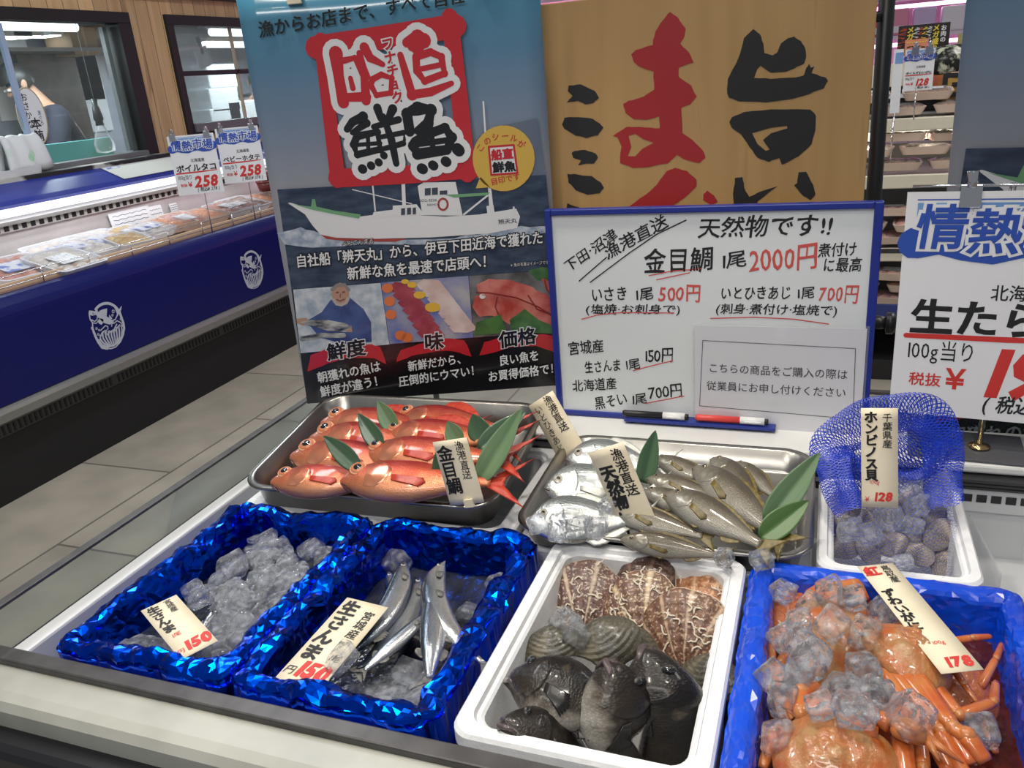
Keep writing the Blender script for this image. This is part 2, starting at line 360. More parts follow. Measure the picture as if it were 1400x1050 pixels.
# bottle hanging in window 1, spatula hanging in window 2
p = PX(136, 168, x=-4.2); t = thing('squeeze_bottle', 'clear bottle with black pump in the near kitchen window', 'bottle', T(p.x, p.y, p.z-.18))
MB().lathe([(.001, 0), (.055, .01), (.06, .06), (.03, .14), (.022, .17)], 16).build('body', MAT['film'], t)
MB().tube([(0, 0, .32), (0, 0, 2.45-p.z+.18)], .002, 6).build('cord', MAT['grey'], t)
MB().lathe([(.026, .165), (.022, .19), (.03, .2), (.022, .27), (.015, .28), (.02, .32)], 12).build('pump', MAT['black'], t)
p = PX(270, 50, x=-4.1); t = thing('spatula', 'white spatula with dark handle hanging in far kitchen window', 'spatula', T(p))
q = PX(282, 92, x=-4.1) - p
MB().tube([(0, 0, 0), (q.x*.5, q.y*.5, q.z*.55)], .014, 8).build('handle', MAT['black'], t)
MB().tube([(0, 0, .05), (0, .02, .02), (0, 0, 0)], .004, 6).build('hook', MAT['chrome'], t)
a = Vector((q.x*.5, q.y*.5, q.z*.55)); c2 = Vector(q)
MB().tube([(0, 0, .05), (0, 0, 2.45-p.z)], .002, 6).build('cord', MAT['grey'], t)
MB().box((-.004, -.07, 0), (.004, .07, .13)).build('blade', pm('nylon_white', (.6, .65, .7), .4), t, mw=T(c2) @ rot('X', 14), bevel=.003)
MB().tube([a, c2+Vector((0, 0, .12))], .01, 8).build('neck', MAT['white'], t)
for px, py, w, h, lab in ((284, 106, .16, .16, 'white foam crate at top of the stack in far window'), (286, 138, .15, .16, 'white foam crate in the middle of the stack in far window'), (288, 162, .16, .13, 'white foam crate at bottom of the stack in far window'), (313, 152, .17, .13, 'white foam crate standing right of the stack in far window')):
    p = PX(px, py, x=-5.0); o = slab('foam_crate', lab, 'crate', p, .17, w*1.25, h*.6, pale, 'foam crates in the kitchen', .01)
p = PX(318, 107, x=-6.4); slab('wall_cabinet', 'grey wall cabinet behind the far kitchen window', 'cabinet', p, .08, .25, .18, pm('grey_cab', (.33, .36, .42), .4))
p = PX(253, 107, x=-6.49); slab('warning_sheet', 'small orange sheet behind the far kitchen window', 'sheet', p, .008, .10, .07, pm('orange_sheet', (.75, .20, .10), .5))
ft = thing('work_stand', 'grey stand carrying the foam crates behind the far window', 'stand', T(-5.0, 6.15, 0))
MB().box((-.2, -.45, 1.24), (.2, .55, 1.285)).build('top', MAT['grey'], ft)
for sx in (-.18, .18):
    for sy in (-.42, .52): MB().box((sx-.02, sy-.02, 0), (sx+.02, sy+.02, 1.24)).build('leg', MAT['grey'], ft)
slab('kitchen_range', 'dark kitchen range against the wall behind far window', 'stove', (-6.19, 8.4, .75), .3, 1.3, .75, nz('range_dark', (.05, .05, .06), (.13, .13, .14), 9, .35))
# oval sticker, towel, tray on the window ledge
p = PX(51, 159, x=WX+.0); ov = MB()
n = 28; M = basis(Vector((WX-.038, p.y, p.z)), Vector((0, 1, 0)), Vector((0, 0, 1)), Vector((1, 0, 0)))
ov.add([(.088*math.cos(6.2832*i/n), .148*math.sin(6.2832*i/n), z) for z in (0, .003) for i in range(n)], [tuple(range(n, 2*n))] + [(i, (i+1) % n, n+(i+1) % n, n+i) for i in range(n)])
o = tag(ov.build('oval_sticker', MAT['paper'], mw=M), 'white oval sticker with brush writing on the near window', 'sticker')
r = MB(); r.stroke([(.085*math.cos(6.2832*i/40), .144*math.sin(6.2832*i/40)) for i in range(41)], .006, .0036); r.build('gold_border', pm('gold_ink', (.45, .33, .16), .5), o)
l = MB(); letters(l, 'おさかな', -.045, .12, .045, True, bold=.01, wob=.05, z=.004); letters(l, '本鮪', -.02, -.005, .062, True, bold=.02, wob=.05, z=.004); letters(l, 'まぐろ', .035, .03, .026, True, wob=.04, z=.004); l.build('lettering', MAT['ink'], o)
p = PX(35, 232, x=WX+.05)
tw = MB(); rows = []
for i in range(15):
    t_ = i/14; row = []
    for j in range(17):
        s_ = j/16
        yy = (s_-.5)*.30; x_ = .10*math.cos(math.pi*t_)*.5 + .012*math.sin(s_*16)*(.4+t_); z_ = .20*math.sin(math.pi*min(1, t_*1.0))*.9 + .004*math.sin(s_*22)
        row.append((x_, yy*(1-.12*math.sin(math.pi*t_)), z_))
    rows.append(row)
vs = [v for r_ in rows for v in r_]; tw.add(vs, [(i*17+j, i*17+j+1, (i+1)*17+j+1, (i+1)*17+j) for i in range(14) for j in range(16)], True)
twm = nz('towel_cloth', (.80, .82, .82), (.78, .80, .82), 9, .85, bump=.4, bscale=120)
b_ = twm.node_tree.nodes['Principled BSDF']; tc = nd(twm, 'ShaderNodeTexCoord'); vo = nd(twm, 'ShaderNodeTexVoronoi', Scale=13); lk(twm, tc, 'Object', vo, 'Vector')
rr = ramp(twm, [(.0, (1, 1, 1)), (.28, (1, 1, 1)), (.30, (0, 0, 0))]); lk(twm, vo, 'Distance', rr, 0); hs = ramp(twm, [(.3, (.45, .75, .5)), (.5, (.8, .82, .82)), (.7, (.45, .6, .85))]); lk(twm, vo, 'Color', hs, 0)
mx = nd(twm, 'ShaderNodeMixRGB'); mx.inputs[1].default_value = (.80, .82, .82, 1); lk(twm, rr, 0, mx, 0); lk(twm, hs, 0, mx, 2); lk(twm, mx, 0, b_, 'Base Color')
o = tag(tw.build('folded_towel', twm, mw=T(WX+.045, PX(33, 225, x=WX+.045).y, 1.235) @ rot('Z', 8)), 'folded white towel with green and blue dots on window ledge', 'towel')
md = o.modifiers.new('s', 'SOLIDIFY'); md.thickness = .012
p = PX(8, 243, x=WX+.05); t = MB(); lo = [(x, y, 0) for x, y in rrect(-.07, -.2, .07, .17, .03)]; hi = [(x*1.1, y*1.05, .035) for x, y in rrect(-.07, -.2, .07, .17, .03)]; h2 = [(x*.98, y*.97, .035) for x, y in rrect(-.07, -.2, .07, .17, .03)]; l2 = [(x*.9, y*.95, .006) for x, y in rrect(-.07, -.2, .07, .17, .03)]
rings(t, [lo, hi, h2, l2]); tag(t.build('white_tray', MAT['white'], mw=T(WX+.05, p.y, 1.222)), 'empty white tray on the near window ledge at far left', 'tray')
struct(MB().box((WX+.0, 1, 1.175), (WX+.14, 4.2, 1.222)).build('trim_3', nz('worn_black_ledge', (.02, .02, .02), (.55, .53, .48), 7, .5, lo=.52, hi=.6, sc=(1, .6, 1)), bevel=.004))
# ---------------- people in the kitchen ----------------
def skin(name, pts, edges, rad, mat, parent=None, root=0, lv=2):
    m = bpy.data.meshes.new(name); m.from_pydata([tuple(p) for p in pts], edges, []); m.materials.append(mat)
    o = bpy.data.objects.new(name, m); COL.objects.link(o); o.parent = parent
    md = o.modifiers.new('skin', 'SKIN'); md.use_smooth_shade = True
    for i, v in enumerate(m.skin_vertices[0].data):
        r = rad[i]; v.radius = r if isinstance(r, tuple) else (r, r); v.use_root = (i == root)
    s = o.modifiers.new('sub', 'SUBSURF'); s.levels = lv; s.render_levels = lv; return o
skm = nz('skin_tone', (.36, .20, .13), (.42, .25, .16), 12, .5); navyc = nz('navy_cloth', (.008, .009, .02), (.018, .02, .034), 40, .85); hairm = nz('black_hair', (.008, .007, .007), (.03, .027, .025), 90, .45)
def person(lab, base, turn, lean, armz, sc=1):
    t = thing('person', lab, 'person', T(base) @ rot('Z', turn) @ Matrix.Scale(sc, 4)); L = math.radians(lean)   # faces local +x
    def up(d, s=0, f=0): return Vector((math.sin(L)*d + f*math.cos(L), s, .95 + math.cos(L)*d - f*math.sin(L)))
    P = [Vector((0, 0, .95)), up(.25), up(.45), up(.56), up(.66, 0, .03), up(.74, 0, .05)]; E = [(0, 1), (1, 2), (2, 3), (3, 4), (4, 5)]; R = [(.15, .13), (.15, .12), (.16, .13), .058, (.075, .088), (.07, .085)]
    clo = [(0, 1), (1, 2)]; SP, SE, SR = [P[0]+Vector((0, 0, -.04)), P[1], P[2], up(.52)], [(0, 1), (1, 2), (2, 3)], [(.165, .145), (.168, .138), (.178, .145), .08]
    TP, TE, TR = [Vector((0, 0, .93))], [], [(.165, .14)]
    for s in (-1, 1):
        i = len(P); sh_ = up(.47, s*.19); el = sh_ + Vector((.10, s*.05, -.27)); wr = Vector((.42, s*.12, armz)); hd = wr + Vector((.08, -s*.01, -.02))
        P += [sh_, el, wr, hd]; R += [.062, .048, .034, (.042, .022)]; E += [(2, i), (i, i+1), (i+1, i+2), (i+2, i+3)]
        for k in range(4):
            j = len(P); o_ = Vector((.045, (k-1.5)*.02, -.004)); P += [hd+o_, hd+o_+Vector((.035-.006*abs(k-1.5), 0, -.015)), hd+o_+Vector((.05, 0, -.04))]; R += [.009, .009, .007]; E += [(i+3, j), (j, j+1), (j+1, j+2)]
        j = len(P); P += [hd+Vector((.0, -s*.04, -.005)), hd+Vector((.035, -s*.055, -.015))]; R += [.011, .009]; E += [(i+3, j), (j, j+1)]
        k = len(SP); SP += [sh_, el, el.lerp(wr, .35)]; SR += [.078, .064, .058]; SE += [(2, k), (k, k+1), (k+1, k+2)]
        j = len(P); P += [Vector((0, s*.10, .88)), Vector((.02, s*.11, .48)), Vector((-.02, s*.11, .08)), Vector((.11, s*.12, .035))]; R += [.085, .058, .04, (.035, .04)]; E += [(0, j), (j, j+1), (j+1, j+2), (j+2, j+3)]
        k = len(TP); TP += [Vector((0, s*.10, .86)), Vector((.02, s*.11, .48)), Vector((-.02, s*.11, .1))]; TR += [.105, .078, .065]; TE += [(0, k), (k, k+1), (k+1, k+2)]
    hc = P[4].lerp(P[5], .6)
    # nose, brow and chin grow out of the head
    ax = (P[5]-P[4]).normalized(); fx = Vector((ax.z, 0, -ax.x))
    j = len(P); P += [hc+fx*.07-ax*.01, hc+fx*.098-ax*.02]; R += [.02, .012]; E += [(4, j), (j, j+1)]
    j = len(P); P += [hc+fx*.055-ax*.075]; R += [.03]; E += [(4, j)]
    skin('body', P, E, R, skm, t); skin('shirt', SP, SE, SR, navyc, t); skin('trousers', TP, TE, TR, pm('black_cloth', (.015, .015, .017), .8), t)
    h = MB(); M = basis(hc+ax*.012-fx*.012, fx, Vector((0, 1, 0)), ax); vs = []
    h.ell((0, 0, 0), (.098, .090, .115), 18, 12)
    h.v = [tuple(M @ Vector((v[0]*(1+.05*noise.noise(Vector(v)*40)), v[1], v[2]))) for v in h.v if True]
    ff = [(f, sm) for f, sm in zip(h.f, h.sm) if not all((M.inverted() @ Vector(h.v[i])).x > .02 and (M.inverted() @ Vector(h.v[i])).z < .055 or (M.inverted() @ Vector(h.v[i])).z < -.05 for i in f)]
    h.f = [f for f, _ in ff]; h.sm = [s_ for _, s_ in ff]; h.mi = [0]*len(h.f)
    h.build('hair', hairm, t, fix=False)
    for s in (-1, 1):
        MB().ell(hc+fx*.074+Vector((0, s*.031, 0))+ax*.008, (.012, .014, .010), 10, 8).build('eye', pm('eye_white', (.6, .58, .55), .2), t)
        MB().ell(hc-fx*.005+Vector((0, s*.082, 0))-ax*.01, (.02, .010, .032), 10, 8).build('ear', skm, t)
    MB().tube([hc+fx*.076-ax*.052+Vector((0, -.022, 0)), hc+fx*.082-ax*.052, hc+fx*.076-ax*.052+Vector((0, .022, 0))], .006, 6).build('mouth', pm('lips', (.33, .13, .11), .5), t)
    return t
person('person in navy shirt leaning over behind the near kitchen window', (-4.86, 4.60, 0), -112, 22, 1.16, 1.07)
person('person in dark navy clothes half hidden behind the large fish poster', (-5.3, 7.32, 0), -60, 8, 1.1)
# ---------------- price cards with the blue market heading ----------------
skyb = nz('card_heading_blue', (.08, .20, .52), (.22, .42, .72), 4, .5)
deepb = pm('card_logo_blue', (.025, .08, .42), .5)
def market_card(name, lab, mw, w, h, item, price, origin='北海道産', unit='100g当り', tax='( 税込¥ 214 )', group=None, k=1.0, isc=1.0):
    o = MB().box((0, 0, -.0015), (w, h, 0)).build(name, MAT['paper'], mw=mw); tag(o, lab, 'price card', group)
    z = .0005*k
    hd = MB(); hd.poly([(w*.05, h*.74), (w*.95, h*.76), (w*.95, h*.955), (w*.05, h*.955)], z); hd.build('heading', skyb, o)
    l = MB(); l.stroke([(w*.05, h*.968), (w*.95, h*.968)], h*.005, z); l.build('heading_line', deepb, o)
    l = MB(); letters(l, '鮮度と価格に妥協なし', w*.07, h*.875, w*.085, wob=.05, shear=.1, bold=.012, z=z*2, ang=1); l.build('heading_lettering', MAT['paper'], o)
    l = MB(); l2 = MB()
    for i, ch in enumerate('情熱市場'):
        y = h*(.77 + (.012, -.006, .012, -.004)[i]); s = w*.225
        letters(l, ch, w*(.045+.225*i), y, s, bold=.085, shear=.08, z=z*(3+i*.3)); letters(l2, ch, w*(.045+.225*i), y, s, bold=.022, shear=.08, z=z*5)
    bl = MB(); bl.stroke([(w*.05+w*.9*i/8, h*(.785+.02*math.sin(i*1.7))) for i in range(9)], h*.135, z*1.5); bl.build('heading_splash', deepb, o)
    l.build('logo_outline', MAT['paper'], o); l2.build('logo_lettering', deepb, o)
    n = len(item); s = min(w*.25, w*.84/n)
    l = MB(); letters(l, origin, w*.40, h*.55, w*.085, bold=.01, z=z, sx=.9); letters(l, item, w*.06, h*.40, s*isc, bold=.03, z=z, sx=1.05, wob=.02)
    letters(l, unit, w*.05, h*.27, w*.115, bold=.0, z=z, sx=.72); letters(l, tax, w*.42, h*.045, w*.10, bold=.02, z=z, sx=.8, shear=.2)
    l.build('lettering', MAT['ink'], o)
    r = MB(); r.stroke([(w*.05, h*.372), (w*.5, h*.375), (w*.93, h*.383)], [h*.022, h*.025, h*.012], z)
    letters(r, price, w*.38, h*.12, w*.335, bold=.045, shear=.22, sx=.92, z=z); letters(r, '税抜', w*.08, h*.145, w*.075, bold=.015, z=z); letters(r, '¥', w*.25, h*.135, w*.15, bold=.02, z=z)
    l = r.build('red_lettering', MAT['redink'], o); return o
def facing(p, yaw):   # origin p at the lower left corner, card normal turned by yaw from -Y (0 = faces the shopper)
    a = math.radians(yaw); x = Vector((math.cos(a), math.sin(a), 0)); return basis(Vector(p), x, Vector((0, 0, 1)), Vector((math.sin(a), -math.cos(a), 0)))
def clip(parent, x, y, s=1.0, mat='chrome'):
    c = MB(); c.box((x-.012*s, y-.014*s, -.004*s), (x+.012*s, y+.014*s, .005*s)); c.tube([(x, y+.01*s, .002), (x, y+.03*s, .002)], .007*s, 8); c.build('clip', MAT[mat], parent, bevel=.001)
def stem_of(parent, x, y0, y1, r=.003, z=-.006):
    MB().tube([(x, y0, z), (x, y1, z)], r, 8).build('stem', MAT['chrome'], parent)
# ================= blue refrigerated counter along the wall =================
fr = thing('refrigerated_counter', 'long navy refrigerated counter with white fish emblems along the wall', 'display fridge', T(-3.1, 4.5, 0))
Y0, Y1 = -3.3, 4.2
def fx(x): return x + 3.1
MB().box((fx(-3.85), Y0, 0), (fx(-3.125), Y1, .28)).build('kick_base', pm('kick_black', (.006, .006, .007), .6), fr)
MB().box((fx(-3.85), Y0, .28), (fx(-3.10), Y1, .335)).build('vent_strip', pm('vent_black', (.03, .03, .032), .4), fr, bevel=.004)
b = MB()
for i in range(int((Y1-Y0)/.026)):
    y = Y0 + .03 + i*.026
    if i % 30 != 29: b.box((fx(-3.1005), y, .288), (fx(-3.097), y+.010, .325))
b.build('vent_slots', pm('vent_dark', (.003, .003, .003), .6), fr)
MB().prism([(fx(-3.85), .335), (fx(-3.085), .335), (fx(-3.062), .35), (fx(-3.055), .385), (fx(-3.06), .402), (fx(-3.085), .412), (fx(-3.85), .412)], Y0, Y1, 1).build('bumper', pm('grey_bumper', (.28, .28, .27), .28, .4), fr)
pr = [(fx(-3.13), .405), (fx(-3.072), .412), (fx(-3.072), .70)]
for i in range(9):
    a = math.radians(i*90/8); pr.append((fx(-3.072) - .075*(1-math.cos(a)), .74 + .085*math.sin(a)))
pr += [(fx(-3.19), .82), (fx(-3.19), .76), (fx(-3.85), .76), (fx(-3.85), .405)]
MB().prism(pr, Y0, Y1, 1).build('front_panel', MAT['navy'], fr)
bk = nz('scuffed_steel_back', (.50, .47, .45), (.66, .63, .60), 3, .35, .35)
MB().prism([(fx(-3.85), .76), (fx(-3.62), .76), (fx(-3.66), 1.0), (fx(-3.85), 1.0)], Y0, Y1, 1).build('back_liner', bk, fr)
MB().box((fx(-3.66), Y0, .99), (fx(-3.635), Y1, 1.025)).build('air_grille', pm('grille_beige', (.5, .47, .44), .4), fr)
b = MB()
for i in range(int((Y1-Y0)/.05)): b.box((fx(-3.634), Y0+i*.05, .995), (fx(-3.6335), Y0+i*.05+.028, 1.02))
b.build('grille_slots', MAT['black'], fr)
MB().prism([(fx(-3.85), 1.0), (fx(-3.66), 1.025), (fx(-3.60), 1.025), (fx(-3.575), 1.045), (fx(-3.60), 1.06), (fx(-3.60), 1.10), (fx(-3.85), 1.10)], Y0, Y1, 1).build('lamp_rail', pm('rail_grey', (.42, .41, .40), .35, .3), fr)
MB().prism([(fx(-3.60), 1.10), (fx(-3.575), 1.115), (fx(-3.61), 1.135), (fx(-3.76), 1.20), (fx(-3.76), 1.16), (fx(-3.63), 1.10)], Y0, Y1, 1).build('top_panel', pm('navy_top', (.03, .045, .32), .3), fr)
ctube = emit('counter_tube_glow', (.93, .93, 1), 1.9)
for k in range(5):
    y = Y0 + .02 + k*1.5
    MB().tube([(fx(-3.572), y, 1.083), (fx(-3.572), y+1.46, 1.083)], .020, 10).build('lamp_tube', ctube, fr)
    MB().box((fx(-3.60), y-.03, 1.06), (fx(-3.55), y+.01, 1.105)).build('lamp_socket', MAT['white'], fr)
    l = area('counter_light', (0, 0, 0), (0, 0, -1), .04, 1.4, 1.5, (.95, .96, 1)); l.parent = fr; l.location = (fx(-3.545), y+.73, 1.06); l.rotation_euler = (0, math.radians(25), 0)
MB().box((fx(-3.19), Y0, .80), (fx(-3.175), Y1, .855)).build('front_ledge', pm('peach_ledge', (.72, .48, .30), .5), fr)
MB().box((fx(-3.62), Y0, .76), (fx(-3.19), Y1, .80)).build('deck', nz('deck_pinkish', (.62, .50, .44), (.72, .62, .56), 4, .4), fr)
b = MB()
for z in (.845, .885): b.tube([(fx(-3.165), Y0, z), (fx(-3.165), Y1, z)], .0022, 6)
for i in range(int((Y1-Y0)/.26)): b.tube([(fx(-3.165), Y0+.1+i*.26, .82), (fx(-3.165), Y0+.1+i*.26, .887)], .0022, 6)
b.build('wire_fence', MAT['chrome'], fr)
# emblem: a fish leaping out of a bowl of waves; coordinates read off the 1050 px close-up
def emb(x, y): return ((x-490)/300*.112, -(y-585)/300*.112)
def emblem(y, z):
    M = basis(Vector((fx(-3.0715), y-4.5, z)), Vector((0, 1, 0)), Vector((0, 0, 1)), Vector((1, 0, 0)))
    e = MB()
    def S(pts, w): e.stroke([emb(*p) for p in pts], [q/300*.112 for q in w] if isinstance(w, list) else w/300*.112, .0004)
    def Pl(pts): e.poly([emb(*p) for p in pts], .0006)
    S([(380, 352)]+[(490+225*math.cos(a), 520-218*math.sin(a)) for a in [math.radians(d) for d in range(122, 20, -8)]]+[(712, 470), (722, 560), (728, 620), (720, 680), (680, 755), (610, 825), (520, 866), (440, 862), (370, 830), (320, 790), (285, 730), (265, 640), (255, 540)], [34]*18+[26, 22, 14, 14, 18, 28, 34, 34, 24, 16, 16, 22, 34][:13])
    S([(255, 540), (250, 590), (275, 720), (310, 810), (390, 850)], 18); S([(262, 360), (255, 430), (275, 470), (262, 530)], 18)
    Pl([(275, 322), (345, 350), (425, 385), (480, 440), (520, 480), (570, 530), (590, 560), (520, 575), (440, 530), (400, 480), (370, 430), (355, 400), (300, 395), (262, 375), (258, 345)])
    Pl([(410, 370), (470, 365), (540, 372), (505, 455), (490, 455)]); Pl([(350, 480), (390, 455), (445, 480), (430, 520), (395, 540), (365, 515)])
    Pl([(640, 350), (690, 450), (770, 400), (745, 450), (690, 490), (650, 520), (665, 470)]); Pl([(530, 490), (548, 455), (580, 515), (560, 515)])
    S([(275, 440), (310, 470), (350, 460), (365, 430)], 14); S([(285, 480), (325, 500), (360, 480)], 12)
    for cx, cy, r in ((618, 433, 17), (593, 474, 12), (252, 537, 16), (310, 560, 12), (340, 590, 10), (312, 635, 12), (703, 555, 12)):
        S([(cx+r*math.cos(a*.5236), cy+r*math.sin(a*.5236)) for a in range(13)], 9)
    S([(360, 600), (410, 580), (450, 565), (480, 590), (470, 620)], 14); S([(570, 540), (620, 535), (660, 500)], 16); S([(540, 600), (550, 570), (590, 575), (640, 560), (690, 600), (705, 650)], 14)
    for k in range(9):
        x0 = 330 + k*44; top = 640 - 26*math.sin(k*1.1) + abs(k-4)*4
        S([(x0+(490-x0)*.5, 835-abs(k-4)*6), (x0+(490-x0)*.18, 770), (x0-6, 700), (x0+6, top), (x0+26, top-4), (x0+24, top+18)], [16, 22, 22, 20, 16, 8])
    S([(300, 700), (330, 780), (400, 825), (500, 840), (600, 815), (670, 740)], 20); S([(360, 640), (420, 620), (440, 680), (500, 660), (560, 650), (620, 600)], 16)
    o = e.build('emblem', pm('emblem_silver', (.52, .54, .62), .4), fr, mw=M)
    o['label'] = 'white fish and wave bowl emblem'
    d = MB(); d.stroke([(emb(320, 375)[0]+.004*math.cos(a*.6283), emb(320, 375)[1]+.004*math.sin(a*.6283)) for a in range(11)], .002, .001); d.build('fish_eye', MAT['navy'], o)
emblem(2.785, .566); emblem(3.872, .570)
# packs on the counter, real trays with film and food
foods = [nz('food_pink', (.55, .20, .14), (.75, .42, .32), 30, .3), nz('food_amber', (.60, .36, .10), (.72, .52, .20), 30, .3), nz('food_brown', (.20, .08, .04), (.42, .22, .12), 35, .3), nz('food_white', (.72, .64, .56), (.80, .74, .68), 25, .35), nz('food_orange', (.70, .26, .10), (.78, .40, .20), 40, .3)]
trayms = [pm('tray_white', (.82, .83, .86), .35), pm('tray_peach', (.78, .60, .48), .4)]
blab = nz('label_blue_print', (.75, .78, .85), (.15, .22, .60), 22, .4, lo=.48, hi=.56)
wlab = nz('label_white_print', (.82, .82, .82), (.55, .55, .62), 60, .4, lo=.55, hi=.62)
def pack(lab, p, w, d, h, ang, food, trm, lab_m=None, group='packs on the navy counter', tilt=0, cat='food pack', parts=True, ty=0, namee='food_pack'):
    t = thing(namee, lab, cat, T(p) @ rot('Z', ang) @ rot('X', tilt) @ rot('Y', ty), group)
    b = MB(); A = [(x, y, 0) for x, y in rrect(-w*.42, -d*.42, w*.42, d*.42, d*.1, 3)]; B = [(x, y, h) for x, y in rrect(-w/2, -d/2, w/2, d/2, d*.12, 3)]; C = [(x, y, h) for x, y in rrect(-w*.46, -d*.46, w*.46, d*.46, d*.1, 3)]; D = [(x, y, h*.25) for x, y in rrect(-w*.4, -d*.4, w*.4, d*.4, d*.1, 3)]
    rings(b, [A, B, C, D]); b.build('tray', trm, t)
    f = MB(); k = 0
    for i in range(4):
        for j in range(3):
            f.ell((-w*.3+w*.2*i+random.uniform(-.01, .01), -d*.26+d*.26*j, h*.62), (w*.14, d*.17, h*.55), 8, 6)
    f.build('food', food, t)
    if parts:
        b = MB(); E = [(x, y, h*1.02) for x, y in rrect(-w*.5, -d*.5, w*.5, d*.5, d*.12, 3)]; F = [(x, y, h*1.28+.002*math.sin(x*90)) for x, y in rrect(-w*.36, -d*.36, w*.36, d*.36, d*.1, 3)]
        rings(b, [E, F], True, close=False); b.build('film', MAT['film'], t)
    if lab_m: MB().box((-w*.12, -d*.3, h*1.29), (w*.3, d*.12, h*1.3)).build('label', lab_m, t)
    return t
def at(px, py, z): return PX(px, py, z=z)
PK = [(18, 372, .30, 0, 0, 1, 'shallow white pack with blue print nearest the frame edge on navy counter'), (52, 350, .30, 3, 0, 1, 'white pack with blue print behind the nearest one on navy counter'), (30, 345, .26, 3, 0, 1, 'flat white pack at the back left of navy counter'),
      (84, 362, .28, 3, 0, 2, 'long white pack third from the left along the wire fence of navy counter'), (100, 336, .30, 3, 0, 1, 'white film pack lying against the back of navy counter'), (128, 340, .26, 3, 0, 0, 'white tray lying before the amber pack on navy counter'),
      (142, 325, .24, 1, 0, 2, 'pack of amber seafood with green corner on navy counter'), (172, 333, .20, 1, 0, 0, 'smaller pack of amber seafood by the wire fence of navy counter'), (192, 321, .22, 3, 0, 1, 'blue printed pack standing tilted on navy counter'),
      (205, 318, .2, 3, 0, 1, 'second blue printed pack right of the tilted one on navy counter'), (225, 310, .24, 4, 1, 0, 'peach tray of pink seafood under the first price card'), (246, 305, .24, 0, 1, 2, 'peach tray right of the first price card stem'),
      (262, 298, .24, 4, 1, 0, 'peach tray between the two price card stems by the fence'), (285, 290, .24, 0, 0, 2, 'white tray between the two price card stems further back'), (302, 284, .28, 2, 0, 0, 'white tray of dark brown seafood on navy counter'),
      (322, 286, .22, 0, 0, 2, 'white tray of pink seafood behind second price card stem'), (345, 276, .24, 4, 1, 0, 'tray of orange pieces nearest the poster on navy counter'), (352, 268, .26, 0, 1, 0, 'raised tray of red brown pieces nearest the poster on navy counter')]
for px, py, w, fi, tm, lm, lab in PK:
    p = at(px, py, .845); p.x = max(-3.52, min(-3.28, p.x))
    pack(lab, (p.x+.02, p.y, .828+.006*random.random()), w*.95, w*1.0, .045, random.uniform(-12, 12), foods[fi], trayms[tm], (None, blab, wlab)[lm], ty=random.uniform(8, 16))
for px, py, lab in ((364, 240, 'upper dark red tub at the far end of navy counter'), (366, 252, 'lower dark red tub at the far end of navy counter')):
    p = PX(px, py, x=-3.5); t = thing('tub', lab, 'tub', T(-3.5, p.y, p.z-.04)); MB().lathe([(.06, 0), (.075, .06)], 14).build('body', pm('tub_maroon', (.16, .03, .03), .3), t); MB().lathe([(.078, .058), (.078, .068)], 14).build('lid', pm('tub_lid', (.24, .06, .06), .25), t)
# papers stuck on the back liner
for px, py, w, h, lab in ((180, 300, .30, .11, 'handwritten sheet taped on the back of the navy counter'), (213, 296, .13, .12, 'narrow handwritten sheet right of the wide one on navy counter back'), (238, 285, .06, .06, 'small square note on the back of the navy counter')):
    p = PX(px, py, x=-3.632); o = slab('handwritten_note', lab, 'note', (-3.628, p.y, p.z), .001, w/2, h/2, MAT['paper'], None, 0)
    o.matrix_world = T(-3.632, p.y, min(p.z, .925)) @ rot('Y', -9)
    l = MB(); MM = basis(Vector((.0016, -w/2, -h/2)), Vector((0, 1, 0)), Vector((0, 0, 1)), Vector((1, 0, 0)))
    for i in range(4): l.stroke([(w*(.08+.84*j/14), h*(.82-.2*i)+.003*math.sin(j*2.1+i)) for j in range(15)], .0025, 0)
    l.build('scribble', MAT['ink'], o, mw=MM)
p = PX(205, 207, x=-3.7); o = slab('shelf_card', 'long pale card with blue corner on the top of navy counter', 'card', (-3.66, PX(212, 238, x=-3.66).y, 1.163), .08, .27, .0015, pm('pale_card', (.72, .72, .66), .5), None, 0); o.matrix_world = T(-3.675, PX(207, 236, x=-3.66).y, 1.168) @ rot('Y', 23)
MB().box((-.075, -.26, .0016), (-.05, -.16, .0022)).build('blue_print', blab, o)
# price cards on stems
for i, (bl, br, tax, item, price, lab) in enumerate((((245, 268), (292, 258), '( 税込¥ 278 )', 'ボイルタコ', '258', 'first price card on the navy counter reading ボイルタコ 258'), ((308, 252), (353, 242), '( 税込¥ 278 )', 'ベビーホタテ', '258', 'second price card on the navy counter reading ベビーホタテ 258'), ((373, 240), (415, 231), '( 税込¥ )', 'サーモン', '298', 'third price card on the navy counter half behind the poster'))):
    p = PX(*bl, x=-3.25); q = PX(*br, y=p.y); w = .235
    o = market_card('price_card', lab, facing((p.x, p.y, p.z), 34), w, .305, item, price, tax=tax, group='price cards on the navy counter', k=2)
    stem_of(o, w*.55, .30, -(p.z-.81)); clip(o, w*.12, .30, 1.3); clip(o, w*.85, .30, 1.3)
